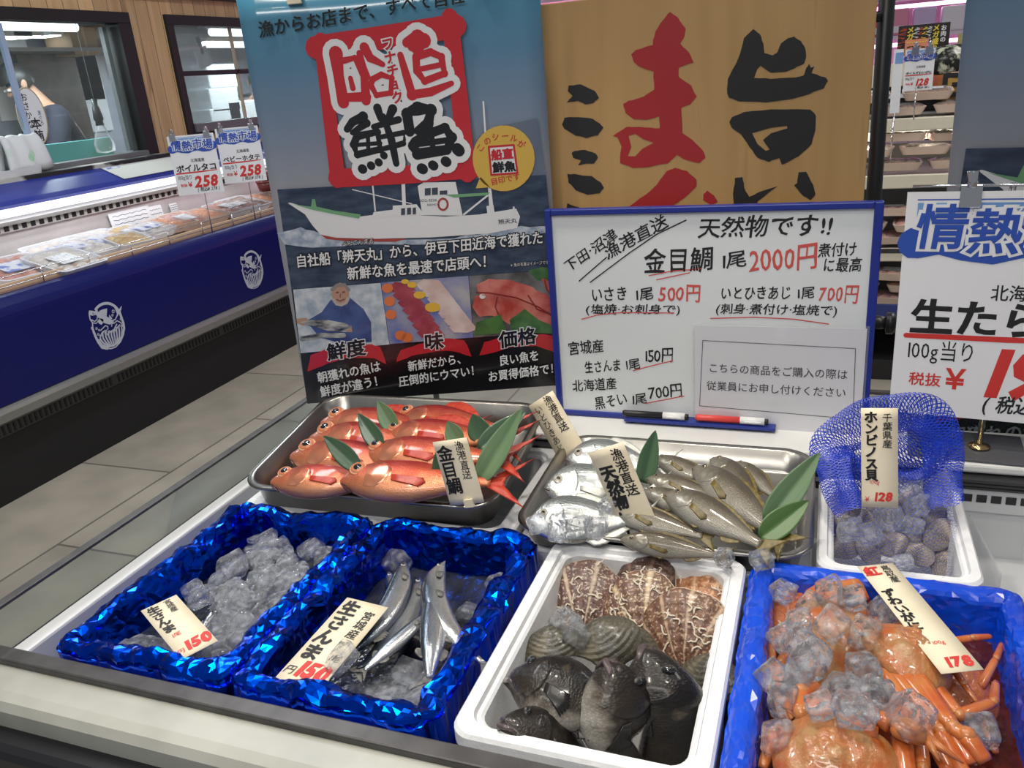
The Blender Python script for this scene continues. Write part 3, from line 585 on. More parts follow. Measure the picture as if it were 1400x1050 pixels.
# ================= right background: open shelving aisle =================
cream = pm('cream_rail', (.74, .68, .54), .4); shg = pm('shelf_grey', (.42, .41, .39), .45); dk = pm('case_dark', (.02, .02, .022), .45)
cs = thing('chilled_shelving', 'open chilled shelving with cream rails behind the sign pole', 'display fridge', T(.45, 4.6, 0))
CX0, CX1 = -1.4, 1.6
MB().box((CX0, .35, 0), (CX1, .45, 1.0)).build('back_panel', shg, cs)
MB().box((CX0, -.55, 0), (CX1, .35, .1)).build('kick_base', dk, cs)
for z, d, nm in ((.30, -.55, 'lower_shelf'), (.58, -.5, 'middle_shelf'), (.90, -.45, 'upper_shelf')):
    MB().box((CX0, d, z), (CX1, .35, z+.02)).build(nm, shg, cs); MB().box((CX0, d-.02, z-.015), (CX1, d, z+.045)).build('price_rail', cream, cs, bevel=.005)
MB().box((CX0, -.42, 1.14), (CX1, .35, 1.175)).build('top_shelf', shg, cs); MB().box((CX0, -.44, 1.13), (CX1, -.42, 1.185)).build('price_rail', cream, cs, bevel=.005)
MB().box((CX0, -.30, 1.08), (CX1, -.24, 1.12)).build('lamp', emit('warm_shelf_lamp', (1, .93, .76), 2.2), cs)
l = area('shelf_light', (0, 0, 0), (0, 0, -1), 2.6, .05, 10, (1, .92, .78)); l.parent = cs; l.location = (.1, -.35, 1.10); l.rotation_euler = (math.radians(-20), 0, 0)
MB().box((CX0, -.60, .62), (CX1, -.59, .64)).build('front_rail', MAT['chrome'], cs)
MB().box((CX0, -.6, .30), (CX1, -.575, .38)).build('blue_band', pm('blue_band', (.03, .05, .2), .4), cs)
k = 0
for z, yy, n0, hgt in ((.955, 4.25, 3, .05), (1.19, 4.35, 2, .045), (.63, 4.2, 3, .05), (.35, 4.15, 3, .05)):
    for i in range(4):
        for j in range(n0):
            x = .06 + i*.235 + .1*(j % 2) + random.uniform(-.02, .02)
            fi = random.choice([2, 2, 3]) if z > .9 else random.choice([0, 0, 4])
            sh_n = {.955: 'upper', 1.19: 'top', .63: 'middle', .35: 'lower'}[z]
            pack('tray pack %s of %s pile from left on %s shelf behind pole' % (('at bottom', 'in middle', 'on top')[j], ORD[i], sh_n), (x, yy+.03*random.random(), z+j*.062), .21, .16, .035, random.uniform(-12, 12), foods[fi], trayms[1], wlab if j == n0-1 else None, 'tray packs on the chilled shelving', random.uniform(-5, 5), namee='tray_pack')
# pink-lit wall case farther back
pc = thing('meat_wall_case', 'tall pink-lit meat case far behind the sign pole', 'display fridge', T(.6, 7.2, 0))
pkm = nz('pink_back', (.62, .40, .52), (.72, .52, .62), 3, .5)
MB().box((-4.2, .5, 0), (3, .6, 2.4)).build('back_panel', pkm, pc); MB().box((-4.2, -.2, 0), (3, .5, .9)).build('lower_cabinet', dk, pc)
for z in (.95, 1.25, 1.52, 1.78, 2.04): MB().box((-4.2, -.05+.06*z, z), (3, .5, z+.025)).build('shelf', pm('pink_shelf', (.75, .62, .72), .4), pc)
for z in (1.23, 1.50, 1.76, 2.02):
    MB().tube([(-4.1, .08, z-.02), (2.9, .08, z-.02)], .014, 8).build('lamp_tube', emit('pink_tube', (1, .55, .85), 4), pc)
    l = area('case_light', (0, 0, 0), (0, 0, -1), 6.5, .05, 7, (1, .55, .82), 110); l.parent = pc; l.location = (-.6, .12, z-.04); l.rotation_euler = (math.radians(20), 0, 0)
pms = [pm('pack_red', (.62, .06, .10), .35), pm('pack_white', (.8, .74, .8), .4), pm('pack_rose', (.72, .25, .38), .4), pm('pack_plum', (.2, .05, .12), .4), pm('pack_lilac', (.6, .45, .7), .4)]
for r_, z in enumerate((1.545, 1.805, 2.065)):
    for i in range(9):
        x = .28 + i*.17 + random.uniform(-.02, .02) if i < 6 else PX(735, 3, y=7.3).x - .18 + (i-6)*.18
        hh = random.uniform(.13, .19); t = thing('meat_pack', 'small %s pack, %s along the %s shelf of the pink-lit case' % (('red', 'white', 'rose', 'plum', 'lilac')[(i*2+r_) % 5], ORD[i], ORD[r_]), 'food pack', T(x, 7.3, z), 'packs in the pink-lit case')
        MB().box((-.075, -.06, 0), (.075, .06, hh)).build('bag', pms[(i*2+r_) % 5], t, bevel=.012); MB().box((-.05, -.0625, .02), (.04, -.06, .065)).build('label', pms[1], t)
# black hanging sign with yellow lettering, orange sheet, price card 128, dark fish packs
p = PX(1229, 37, y=5.2); q = PX(1300, 30, y=5.2); r_ = PX(1229, 77, y=5.2); w = (q-p).length; h = (p-r_).length*1.02
o = MB().box((0, 0, -.01), (w, h, 0)).build('black_sign', pm('sign_black', (.02, .014, .014), .4), mw=facing((p.x, 5.2, r_.z), 0), bevel=.002); tag(o, 'black sign with yellow and white lettering in the far aisle', 'sign')
def marks(l, x, h, n, s):   # illegible small brush writing
    for i in range(n):
        y = h*(.9-.78*i/n)
        for k in range(3): l.stroke([(x+s*math.sin(i*2.1+k), y-k*h*.03), (x+s*math.cos(i*1.7+k*2), y-k*h*.03-h*.015)], h*.018, .002)
l = MB(); letters(l, 'メガ盛り', w*.66, h*.95, h*.22, True, bold=.04, shear=.1, z=.002); letters(l, 'メガ', w*.17, h*.95, h*.22, True, bold=.04, z=.002); marks(l, w*.51, h, 5, w*.05); l.build('yellow_lettering', pm('sign_yellow', (.80, .62, .05), .5), o)
l = MB(); letters(l, 'お肉の', w*.82, h*.92, h*.19, True, bold=.03, z=.002); marks(l, w*.60, h, 7, w*.05); marks(l, w*.35, h, 6, w*.06); l.build('white_lettering', MAT['paper'], o)
l = MB(); marks(l, w*.08, h, 6, w*.08); marks(l, w*.43, h, 5, w*.04); l.build('red_lettering', pm('sign_red', (.6, .08, .03), .5), o)
stem_of(o, w*.9, 0, -r_.z, .008)
p = PX(1236, 76, y=5.0); q = PX(1270, 52, y=5.0)
o = MB().box((0, 0, -.004), (q.x-p.x, q.z-p.z, 0)).build('orange_sheet', pm('sheet_orange', (.72, .26, .14), .5), mw=facing(p, 0)); tag(o, 'small orange sheet in front of the black sign', 'sheet')
l = MB(); ww, hh = q.x-p.x, q.z-p.z; [l.stroke([(ww*(.08+.11*i), hh*.80), (ww*(.13+.11*i), hh*(.83+.02*math.sin(i*2)))], hh*.06, .002) for i in range(8)]; l.build('yellow_lettering', bpy.data.materials['sign_yellow'], o)
l = MB(); [l.stroke([(ww*(.12+.2*i), hh*(y_+.06*math.sin(i*2))), (ww*(.24+.2*i), hh*(y_+.05*math.cos(i*3)))], hh*.08, .002) for i in range(4) for y_ in (.5, .18)]; l.build('dark_lettering', MAT['ink'], o)
stem_of(o, ww*.5, 0, -p.z, .006)
p = PX(1234, 125, y=4.12); q = PX(1271, 125, y=4.12); w = q.x-p.x
o = market_card('price_card', 'price card reading ボイルずわいがに 128 above the chilled shelving', facing(p, 0), w*1.08, PX(1240, 68, y=4.12).z-p.z, 'ボイルずわいがに', '128', tax='( 税込¥ 138 )', k=2); stem_of(o, w*.5, 0, -(p.z-1.18)); clip(o, w*.35, w*1.5, 1.2); clip(o, w*.85, w*1.5, 1.2)
p = PX(1216, 155, y=4.05); o = MB().box((0, 0, -.002), (PX(1229, 155, y=4.05).x-p.x, PX(1222, 68, y=4.05).z-p.z, 0)).build('price_card', MAT['paper'], mw=facing(p, 0)); tag(o, 'narrow white price card partly hidden by the black pole', 'price card')
ww = PX(1229, 155, y=4.05).x-p.x; hh = PX(1222, 68, y=4.05).z-p.z
MB().box((ww*.2, hh*.78, 0), (ww*.98, hh*.95, .001)).build('heading', skyb, o); stem_of(o, ww*.5, 0, -.2)
fm = nz('dark_fish_pack', (.015, .017, .012), (.55, .56, .42), 24, .2, lo=.5, hi=.62, sc=(1, 3, 1)); rb = nz('red_brown_pack', (.35, .06, .03), (.45, .30, .06), 8, .3)
for px, py, w, h, m_, lab in ((1304, 84, .17, .075, fm, 'dark shiny fish pack on rack behind the 128 price card'), (1305, 114, .17, .075, rb, 'red brown pack with large black character on rack')):
    p = PX(px, py, y=4.55); t = thing('fish_pack', lab, 'food pack', T(p)); b = MB(); b.ell((0, 0, 0), (w, .04, h), 22, 12); b.v = [(v[0], v[1]+.006*math.sin(v[0]*50), v[2]) for v in b.v]; b.build('bag', m_, t)
    if m_ is rb: l = MB(); letters(l, '日', -.07, -.05, .12, bold=.05, z=0); l.build('lettering', MAT['ink'], t, mw=basis(Vector((0, -.043, 0)), Vector((1, 0, 0)), Vector((0, 0, 1)), Vector((0, -1, 0))))
rk = thing('display_rack', 'dark low rack with white rails above the chilled shelving', 'rack', T(.45, 4.75, 0))
MB().box((-.9, -.1, 1.18), (1.2, .1, 1.24)).build('tray_panel', dk, rk); MB().box((-.9, -.12, 1.245), (1.2, -.1, 1.265)).build('rail', MAT['white'], rk); MB().box((-.9, -.12, 1.30), (.0, .1, 1.40)).build('side_box', cream, rk)
MB().box((-.9, .1, 1.18), (1.2, .12, 1.30)).build('back_panel', shg, rk)
# green and orange picture sheet
p = PX(1308, 69, y=5.1); q = PX(1335, 44, y=5.1); o = MB().box((0, 0, -.004), (q.x-p.x, q.z-p.z, 0)).build('picture_sheet', nz('green_print', (.16, .22, .06), (.55, .40, .16), 14, .5), mw=facing(p, 0)); tag(o, 'small green printed picture sheet at right of black sign', 'sheet'); stem_of(o, .03, 0, -p.z, .006)
# ================= the island the fish is laid out on =================
def onp(M, px, py):
    """local x, y where a sight line meets the plane of a card with matrix M"""
    d = (px-700)/FPX*_R - (py-525)/FPX*_U + _fw; n = M.col[2].to_3d(); o = M.translation
    t = (o-CAM).dot(n)/d.dot(n); q = M.inverted() @ (CAM + d*t); return q.x, q.y
isl = thing('display_island', 'long white and black refrigerated island carrying the fish boxes', 'display fridge', T(0, .95, 0))
def ib(name, x0, y0, z0, x1, y1, z1, mat, bev=.002): return MB().box((x0, y0-.95, z0), (x1, y1-.95, z1)).build(name, mat, isl, bevel=bev)
XL, XR = -.975, .75
lam = nz('worn_white_laminate', (.34, .34, .30), (.46, .46, .41), 7, .35, lo=.3, hi=.55, bump=.03)
b_ = lam.node_tree.nodes['Principled BSDF']
trimm = nz('dark_trim', (.055, .05, .05), (.085, .08, .078), 30, .38, .2)
ib('base_panel', XL, .50, 0, XR, .56, .72, nz('brown_base', (.030, .022, .016), (.06, .045, .032), 6, .25))
ib('bumper', XL-.03, .482, .745, XR, .53, .815, pm('bumper_black', (.012, .012, .014), .3), .012)
ib('bumper_slot', XL-.03, .50, .72, XR, .54, .745, MAT['black'])
MB().prism([(.515-.95, .80), (.515-.95, .838), (.522-.95, .847), (.535-.95, .85), (.575-.95, .85), (.575-.95, .80)], XL-.03, XR, 0).build('front_rail', lam, isl)
ib('front_trim', XL-.03, .571, .80, XR, .594, .859, trimm, .0025)
linm = nz('liner_white', (.60, .61, .62), (.68, .69, .70), 5, .4)
ib('front_liner', XL, .594, .69, XR, .598, .853, linm, 0)
ib('side_liner', -.972, .594, .69, -.945, 1.36, .85, linm, .004)
ib('side_body', -.980, .56, 0, -.972, 1.50, .845, MAT['black'], 0)
ib('deck', -.95, .594, .68, XR, 1.36, .70, linm, 0)
ib('back_liner', -.95, 1.345, .69, XR, 1.36, .80, linm, 0)
slotp = ib('slot_panel', -.95, 1.338, .785, XR, 1.345, .828, linm, .001)
b = MB()
for i in range(82):
    x = -.94 + i*.0205; b.box((x, 1.3372-.95, .803), (x+.0145, 1.3385-.95, .816))
b.build('vent_slots', MAT['black'], isl)
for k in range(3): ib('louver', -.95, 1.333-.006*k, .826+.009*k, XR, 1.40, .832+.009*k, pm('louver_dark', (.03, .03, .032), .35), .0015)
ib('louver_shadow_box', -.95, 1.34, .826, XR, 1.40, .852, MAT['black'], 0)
backm = nz('shelf_white', (.70, .70, .68), (.78, .78, .76), 6, .35)
ib('back_shelf', -.985, 1.338, .853, XR, 1.475, .868, backm, .004)
ib('back_body', -.98, 1.36, 0, XR, 1.50, .853, MAT['black'], 0)
g = MB().box((-.992, .56-.95, .78), (-.982, 1.50-.95, .905)).build('side_glass', MAT['glass'], isl)
ib('side_glass_cap', -.9945, .555, .903, -.9795, 1.50, .908, trimm, .001)
MB().box((-.98, 1.478-.95, .85), (XR, 1.488-.95, .925)).build('back_glass', MAT['glass'], isl)
ib('back_glass_cap', -.98, 1.476, .924, XR, 1.490, .929, trimm, .001)
# ---------------- sign pole, wooden sign, posters, whiteboard, price card ----------------
pole = thing('sign_pole', 'black sign pole with clamp knob right of the wooden sign', 'pole', T(.082, 1.535, 0))
MB().box((-.15, -.02, 0), (.15, .28, .02)).build('base', MAT['black'], pole, bevel=.005)
MB().tube([(0, 0, .02), (-.012, 0, 2.4)], .0125, 14).build('shaft', MAT['black'], pole)
kz = PX(1205, 440, y=1.52).z
MB().tube([(0, -.01, kz), (.02, -.02, kz), (.028, -.022, kz)], [.012, .012, .009], 12).build('clamp', MAT['black'], pole)
MB().tube([(.026, -.022, kz), (.028, -.022, kz), (.038, -.023, kz), (.042, -.023, kz)], [.012, .019, .019, .014], 14).build('knob', MAT['black'], pole)
SY = 1.495
woodm = wood_mat('sign_cedar', (.40, .235, .085), (.47, .285, .11), 0, 'X', .5, 'Y', gs=1.0)
a = PX(724, 8, y=SY); x1 = PX(1203, 10, y=SY).x - .004
Ms = basis(Vector((a.x, SY, .92)), Vector((1, 0, 0)), Vector((0, 0, 1)), Vector((0, -1, 0)))
sg = MB().box((0, 0, -.012), (x1-a.x, a.z-.92, 0)).build('wooden_sign', woodm, mw=Ms, bevel=.0015); tag(sg, 'large wooden board with red and black brush characters', 'sign')
def z4(p): return onp(Ms, 720+p[0]/2.692, p[1]/2.692)
def keyhole(o, h):
    o = list(o); h = list(h); i, j = min(((i, j) for i in range(len(o)) for j in range(len(h))), key=lambda t: (o[t[0]][0]-h[t[1]][0])**2+(o[t[0]][1]-h[t[1]][1])**2)
    return o[:i+1] + h[j:] + h[:j+1] + o[i:]
def rough(pts, a=.0012, n=3):
    out = []; k = len(pts)
    for i in range(k):
        p, q = pts[i], pts[(i+1) % k]
        for t in range(n):
            u = t/n; x, y = p[0]+(q[0]-p[0])*u, p[1]+(q[1]-p[1])*u; v = noise.noise_vector(Vector((x*170, y*170, 1)))*a; out.append((x+v.x, y+v.y))
    return out
ma = [(530,42),(555,65),(585,105),(580,135),(565,160),(600,195),(613,228),(560,250),(560,285),(605,315),(625,355),(600,385),(570,395),(573,490),(610,515),(650,555),(658,580),(635,600),(590,590),(553,570),(520,600),(450,615),(390,618),(345,600),(343,575),(350,540),(335,505),(318,500),(345,482),(370,468),(440,468),(490,472),(488,428),(440,440),(395,438),(365,415),(355,385),(375,372),(430,355),(470,330),(467,262),(420,248),(395,228),(385,200),(400,185),(440,172),(463,165),(475,115),(500,75)]
mah = [(375,500),(385,540),(372,575),(400,575),(425,548),(468,525),(430,512),(400,492)]
red = MB(); red.poly(keyhole(rough([z4(p) for p in ma]), [z4(p) for p in mah]), .0006)
red.poly(rough([z4(p) for p in [(370,765),(440,715),(480,680),(515,630),(545,617),(590,630),(625,660),(625,685),(600,710),(570,735),(545,752),(535,790),(380,790)]]), .0006)
red.poly(rough([z4(p) for p in [(650,735),(652,715),(665,702),(690,720),(705,742),(680,755)]]), .0006)
red.build('red_lettering', pm('brush_red', (.36, .018, .022), .45), sg)
bk_ = MB()
bk_.poly(rough([z4(p) for p in [(835,107),(858,125),(872,160),(876,195),(905,205),(925,190),(935,160),(960,142),(985,135),(1010,150),(1025,175),(1030,205),(1020,235),(985,250),(955,264),(900,267),(862,243),(850,255),(836,287),(900,290),(985,285),(1020,278),(1030,250),(1040,235),(1045,250),(1060,243),(1050,268),(1100,285),(1108,298),(1095,325),(1040,345),(980,365),(880,377),(780,372),(745,360),(738,340),(740,290),(762,250),(785,200),(800,140)]]), .0006)
bk_.poly(keyhole(rough([z4(p) for p in [(755,430),(800,412),(900,403),(1045,402),(1065,425),(1062,480),(1050,530),(1000,575),(960,598),(940,605),(930,582),(890,595),(850,580),(820,540),(790,495),(755,470),(746,450)]]), [z4(p) for p in [(830,490),(850,530),(880,555),(895,550),(880,530),(870,515),(900,490),(960,472),(958,463),(900,470)]]), .0006)
for pp in ([(768,655),(795,650),(800,690),(820,725),(870,700),(925,685),(890,710),(850,740),(840,780),(765,780),(760,715)], [(1000,635),(1030,632),(1055,680),(1063,715),(1045,735),(1015,720),(985,683),(995,675)], [(155,315),(200,310),(250,335),(268,362),(245,378),(215,383),(190,372),(148,378),(170,352),(152,335)], [(140,432),(190,430),(245,437),(270,455),(283,470),(262,497),(220,508),(180,498),(140,475),(130,460)], [(175,555),(215,550),(255,565),(262,580),(250,600),(220,602),(190,608),(200,590),(170,580),(165,562)], [(150,640),(190,642),(240,648),(270,670),(285,690),(270,710),(225,715),(180,700),(155,670)], [(147,765),(150,748),(170,755),(200,765)]):
    bk_.poly(rough([z4(p) for p in pp]), .0006)
bk_.build('black_lettering', MAT['ink'], sg)
MB().tube([(x1-a.x-.03, a.z-.99, -.02), (x1-a.x+.006, a.z-.99, -.026)], .008, 8).build('bracket', MAT['black'], sg)
# ---------------- the boat poster ----------------
Mp = frame((-.954, 1.292, .92), Vector((.484, .168, 0)), (0, 0, 1)); PW, PH = .515, .737
def grad(name, stops, rough=.22, axis='Y', h=PH):
    m = pm(name, stops[0][1], rough); b = m.node_tree.nodes['Principled BSDF']; b.inputs['Coat Weight'].default_value = .6; b.inputs['Coat Roughness'].default_value = .08
    tc = nd(m, 'ShaderNodeTexCoord'); sp = nd(m, 'ShaderNodeSeparateXYZ'); dv = nd(m, 'ShaderNodeMath', operation='DIVIDE'); dv.inputs[1].default_value = h
    r = ramp(m, stops); lk(m, tc, 'Object', sp, 0); lk(m, sp, axis, dv, 0); lk(m, dv, 0, r, 0); lk(m, r, 0, b, 'Base Color'); return m
def gl(name, c1, c2=None, scale=20, r=.22, **kw):
    m = nz(name, c1, c2 or c1, scale, r, **kw); b = m.node_tree.nodes['Principled BSDF']; b.inputs['Coat Weight'].default_value = .6; b.inputs['Coat Roughness'].default_value = .08; return m
skyp = grad('poster_sky_print', [(.0, (.30, .32, .36)), (.56, (.30, .31, .35)), (.70, (.20, .26, .36)), (.85, (.09, .21, .33)), (1.0, (.06, .25, .38))])
def wavy(o, n=0): return o
ps = MB()
NX, NY = 16, 20
ps.add([(PW*i/NX, PH*j/NY, .0025*math.sin(i*.5+j*.35)+.0015*math.sin(j*.9)-.004) for j in range(NY+1) for i in range(NX+1)], [(j*(NX+1)+i, j*(NX+1)+i+1, (j+1)*(NX+1)+i+1, (j+1)*(NX+1)+i) for j in range(NY) for i in range(NX)], True)
po = ps.build('fish_poster', skyp, mw=Mp); md = po.modifiers.new('s', 'SOLIDIFY'); md.thickness = .0012; md.offset = -1
tag(po, 'large glossy boat poster with red seal beside the wooden sign', 'poster')
def z2(*p): return onp(Mp, 330+p[0]/3.089, p[1]/3.089)
def z3(*p): return onp(Mp, 380+p[0]/3.333, 290+p[1]/3.333)
K2 = (Vector(z2(600, 300))-Vector(z2(700, 290))).length/100.5
K3 = (Vector(z3(600, 300))-Vector(z3(700, 290))).length/100.5
def fit(mb, s, A, B, size, z, bold=0, shear=0, wob=0, seed=0, gapk=None):
    A = Vector(A); B = Vector(B); L = (B-A).length; n = sum(glyph(c)[2] if c != ' ' else .35 for c in s)
    letters(mb, s, A.x, A.y, size, ang=math.degrees(math.atan2(B.y-A.y, B.x-A.x)), bold=bold, shear=shear, sx=L/(n*size), wob=wob, z=z, seed=seed)
sea = gl('poster_sea_print', (.012, .025, .06), (.05, .075, .12), 60, detail=8, sc=(.35, 1, 1))
wht = gl('poster_white', (.72, .73, .74)); blk = gl('poster_black', (.008, .008, .010)); rd = gl('poster_red', (.50, .02, .03))
b = MB(); b.poly([z2(880, 775), z2(930, 690), z2(985, 600), z2(1030, 552), z2(1100, 530), z2(1190, 512), z2(1250, 498), z2(1262, 600), z2(1285, 745)], .0008); b.build('hill_print', gl('poster_hill', (.10, .13, .19), (.13, .16, .22), 8), po)
b = MB(); b.poly([z2(152, 800), z2(1286, 738), z3(1264, 262), z3(62, 352)], .0010); b.build('sea_print', sea, po)
# boat
t = MB(); t.poly(rough([z2(150, 985), z2(250, 960), z2(330, 985), z2(600, 1015), z2(900, 1005), z2(1050, 985), z2(1180, 955), z2(1295, 955), z2(1298, 985), z2(1100, 1005), z2(800, 1030), z2(500, 1035), z2(300, 1045), z2(180, 1030)], .004), .0013); t.build('wake_print', gl('poster_foam', (.55, .60, .66), (.25, .32, .42), 60), po)
bo = MB(); bo.poly([z2(*p) for p in [(198,858),(205,855),(300,880),(400,902),(500,914),(560,907),(640,893),(700,906),(860,914),(1000,906),(1160,880),(1177,915),(1165,962),(1050,985),(800,1002),(560,1008),(400,1003),(335,990),(300,950),(270,905)]], .0015)
bo.poly([z2(*p) for p in [(640,868),(740,862),(775,908),(640,912)]], .0016); bo.poly([z2(*p) for p in [(745,785),(770,770),(905,768),(935,910),(765,908)]], .0017); bo.poly([z2(*p) for p in [(560,895),(640,885),(650,915),(550,918)]], .0016); bo.poly([z2(*p) for p in [(1035,870),(1065,865),(1070,905),(1040,908)]], .0016)
for A, B, w in (((555,780),(566,890),7), ((684,770),(688,870),16), ((1022,430),(1050,870),7), ((1050,800),(1058,870),12), ((470,800),(720,860),4), ((940,905),(1040,825),8), ((1150,875),(1152,905),8)): bo.stroke([z2(*A), z2(*B)], w*K2, .0018)
bo.build('boat_print', wht, po)
g = MB(); g.poly([z2(*p) for p in [(222,862),(295,872),(300,840),(312,840),(318,872),(400,890),(505,905),(498,922),(400,905),(300,885)]], .0019); g.poly([z2(*p) for p in [(860,822),(1000,815),(1050,812),(1040,824),(900,834)]], .0019); g.build('deck_print', gl('poster_green', (.16, .36, .18)), po)
g = MB(); g.poly([z2(*p) for p in [(335,990),(400,1003),(560,1008),(700,1007),(650,1020),(450,1018),(360,1008)]], .0019); g.stroke([z2(852+20*math.cos(a*.5236), 862+24*math.sin(a*.5236)) for a in range(13)], 9*K2, .002); g.build('hull_red_print', gl('poster_hull_red', (.35, .05, .04)), po)
g = MB()
for x0, y0, x1_, y1_ in ((775,795,800,825),(805,793,830,823),(675,880,692,908),(700,878,717,906),(724,877,738,905),(838,805,870,822)): g.poly([z2(x0, y0), z2(x1_, y0-2), z2(x1_, y1_-2), z2(x0, y1_)], .002)
fit(g, 'SO2-3226', z2(752, 852), z2(826, 849), 16*K2, .002, .01); fit(g, '50KHO', z2(785, 869), z2(826, 867), 13*K2, .002, .01); fit(g, '辨天丸', z2(1085, 945), z2(1165, 938), 24*K2, .002, .01)
g.build('boat_detail_print', gl('poster_dark_detail', (.05, .06, .09)), po)
# seal
r = MB(); zz = .0022
for pts, w in (([(318,202),(600,158),(905,110)], 92), ([(338,170),(370,450),(405,765)], 60), ([(405,752),(700,738),(980,712)], 78), ([(880,75),(920,400),(955,735)], 72), ([(372,290),(400,500),(432,715)], 10), ([(868,160),(900,420),(945,700)], 10)):
    r.stroke([z2(*p) for p in pts], w*K2, zz)
r.v = [(v[0]+.0009*noise.noise(Vector(v)*300), v[1]+.0009*noise.noise(Vector(v)*300+Vector((9, 0, 0))), v[2]) for v in r.v]
r.build('seal_frame', rd, po)
FU = [([(400,225),(412,320),(432,432)], [58,44,50]), ([(408,262),(480,245),(520,320),(528,425)], [30,26,34,40]), ([(425,412),(530,408)], [34,40]), ([(462,330),(472,372)], [20,24]), ([(520,200),(545,245),(598,272)], [40,36,22]), ([(500,225),(512,285),(535,325)], [26,36,24]), ([(555,335),(592,315),(636,330),(632,392),(572,402),(548,360),(555,335)], 26)]
NA = [([(700,180),(745,158),(770,172),(742,208),(718,200)], [40,62,62,44,30]), ([(672,232),(698,320),(722,400),(800,388),(888,352)], [26,34,48,36,22]), ([(738,240),(800,220),(845,240),(858,310),(775,342),(742,300),(738,240)], 32), ([(755,292),(850,272)], 22)]
SE = [([(448,545),(470,515),(515,492),(530,520),(470,560)], [30,36,44,36,22]), ([(490,575),(575,558),(588,630),(492,652),(475,610),(490,575)], 34), ([(535,560),(538,648)], 18), ([(480,612),(588,604)], 18), ([(512,712),(514,714)], 40), ([(548,698),(550,700)], 36), ([(580,684),(582,686)], 34), ([(602,655),(604,657)], 32), ([(575,455),(590,500)], [36,30]), ([(640,460),(620,505)], [40,28]), ([(560,535),(665,505)], [24,30]), ([(580,580),(685,560),(690,590)], [20,24,14]), ([(600,490),(635,590),(655,690)], [24,34,28]), ([(575,635),(685,605)], [20,26])]
UO = [([(712,555),(700,480),(745,458),(800,465),(790,520),(745,552)], [44,50,58,54,48,34]), ([(735,600),(790,565),(860,540),(890,580),(868,632),(745,650),(728,615),(735,600)], [44,40,44,46,44,50,50,44]), ([(800,540),(812,648)], 24), ([(735,610),(880,590)], 26), ([(762,710),(768,714)], 44), ([(808,696),(814,700)], 40), ([(862,680),(868,684)], 42), ([(912,628),(920,636)], 50)]
w_ = MB(); c1 = MB(); c2 = MB()
for S_, mb in ((FU, c1), (NA, c1), (SE, c2), (UO, c2)):
    for pts, w in S_:
        ws = w if isinstance(w, list) else [w]*len(pts); q = [z2(*p) for p in pts]
        w_.stroke(q, [(x+54)*K2 for x in ws], .0025, 14); mb.stroke(q, [x*K2 for x in ws], .0028, 12)
for i, ch in enumerate('フナチョク'):
    x, y = z2(600+i*10+(-6 if ch == 'ョ' else 0), 212+i*56); letters(c1, ch, x, y, 52*K2, bold=.04, ang=8, z=.003); letters(w_, ch, x, y, 52*K2, bold=.13, ang=8, z=.0027)
w_.build('seal_outline', wht, po); c1.build('red_lettering', rd, po); c2.build('black_lettering', blk, po)
# yellow speech bubble
y = MB(); y.poly([z2(1108+131*math.cos(a), 668+139*math.sin(a)) for a in [i*.2094 for i in range(30)]], .0026); y.poly([z2(1010, 745), z2(1050, 790), z2(990, 795)], .0026); y.build('bubble_print', gl('poster_yellow', (.62, .40, .07)), po)
r = MB()
for ch, x, yy, a in zip('このシールが', (1010, 1032, 1062, 1098, 1132, 1162), (645, 615, 595, 588, 592, 612), (50, 30, 15, 0, -15, -30)): letters(r, ch, *z2(x, yy), 34*K2, bold=.015, ang=a, z=.0029)
fit(r, '目印です', z2(1055, 780), z2(1180, 755), 32*K2, .0029, .015)
for pts in ([(1045,620),(1150,612)], [(1045,620),(1056,738)], [(1056,738),(1166,730)], [(1150,612),(1166,730)]): r.stroke([z2(*p) for p in pts], 9*K2, .0028)
fit(r, '船直', z2(1056, 672), z2(1150, 664), 46*K2, .0031, .05); r.build('bubble_red_lettering', rd, po)
b = MB(); b.poly([z2(1045, 620), z2(1150, 612), z2(1166, 730), z2(1056, 738)], .0027); b.build('bubble_seal', wht, po)
b = MB(); fit(b, '鮮魚', z2(1062, 725), z2(1160, 717), 46*K2, .0031, .05)
fit(b, '漁からお店まで、すべて自社', z2(75, 155), z2(945, 5), 66*K2, .0014, .02, .15, .03)
b.build('brush_lettering', blk, po)
# photo strip and black foot
b = MB(); b.poly([z3(62, 350), z3(1264, 260), z3(1306, 786), z3(134, 872)], .0011); b.build('foot_panel', blk, po)
b = MB(); b.poly([z3(70, 352), z3(468, 322), z3(508, 602), z3(104, 642)], .0014); b.build('sea_photo', gl('photo_sea', (.30, .38, .46), (.62, .66, .70), 40, detail=6), po)
m = MB(); m.poly([z3(*p) for p in [(90,485),(140,490),(200,455),(240,400),(280,385),(330,390),(390,440),(425,500),(428,590),(300,600),(190,570),(150,520)]], .0017); m.build('fisherman_coat_print', gl('photo_coat', (.03, .05, .17), (.06, .10, .28), 30), po)
m = MB(); m.poly([z3(285+40*math.cos(a*.5236), 372+52*math.sin(a*.5236)) for a in range(12)], .0019); m.poly([z3(*p) for p in [(85,485),(130,480),(145,495),(120,515),(88,505)]], .002); m.poly([z3(*p) for p in [(300,520),(335,515),(340,545),(305,545)]], .002); m.build('fisherman_skin_print', gl('photo_skin', (.45, .26, .18)), po)
m = MB(); m.stroke([z3(268, 366), z3(276, 364)], 7*K3, .0021); m.stroke([z3(296, 364), z3(304, 362)], 7*K3, .0021); m.stroke([z3(270, 398), z3(285, 404), z3(302, 396)], 6*K3, .0021); m.stroke([z3(286, 372), z3(284, 386)], 4*K3, .0021); m.build('fisherman_face_print', gl('photo_brown', (.16, .07, .05)), po)
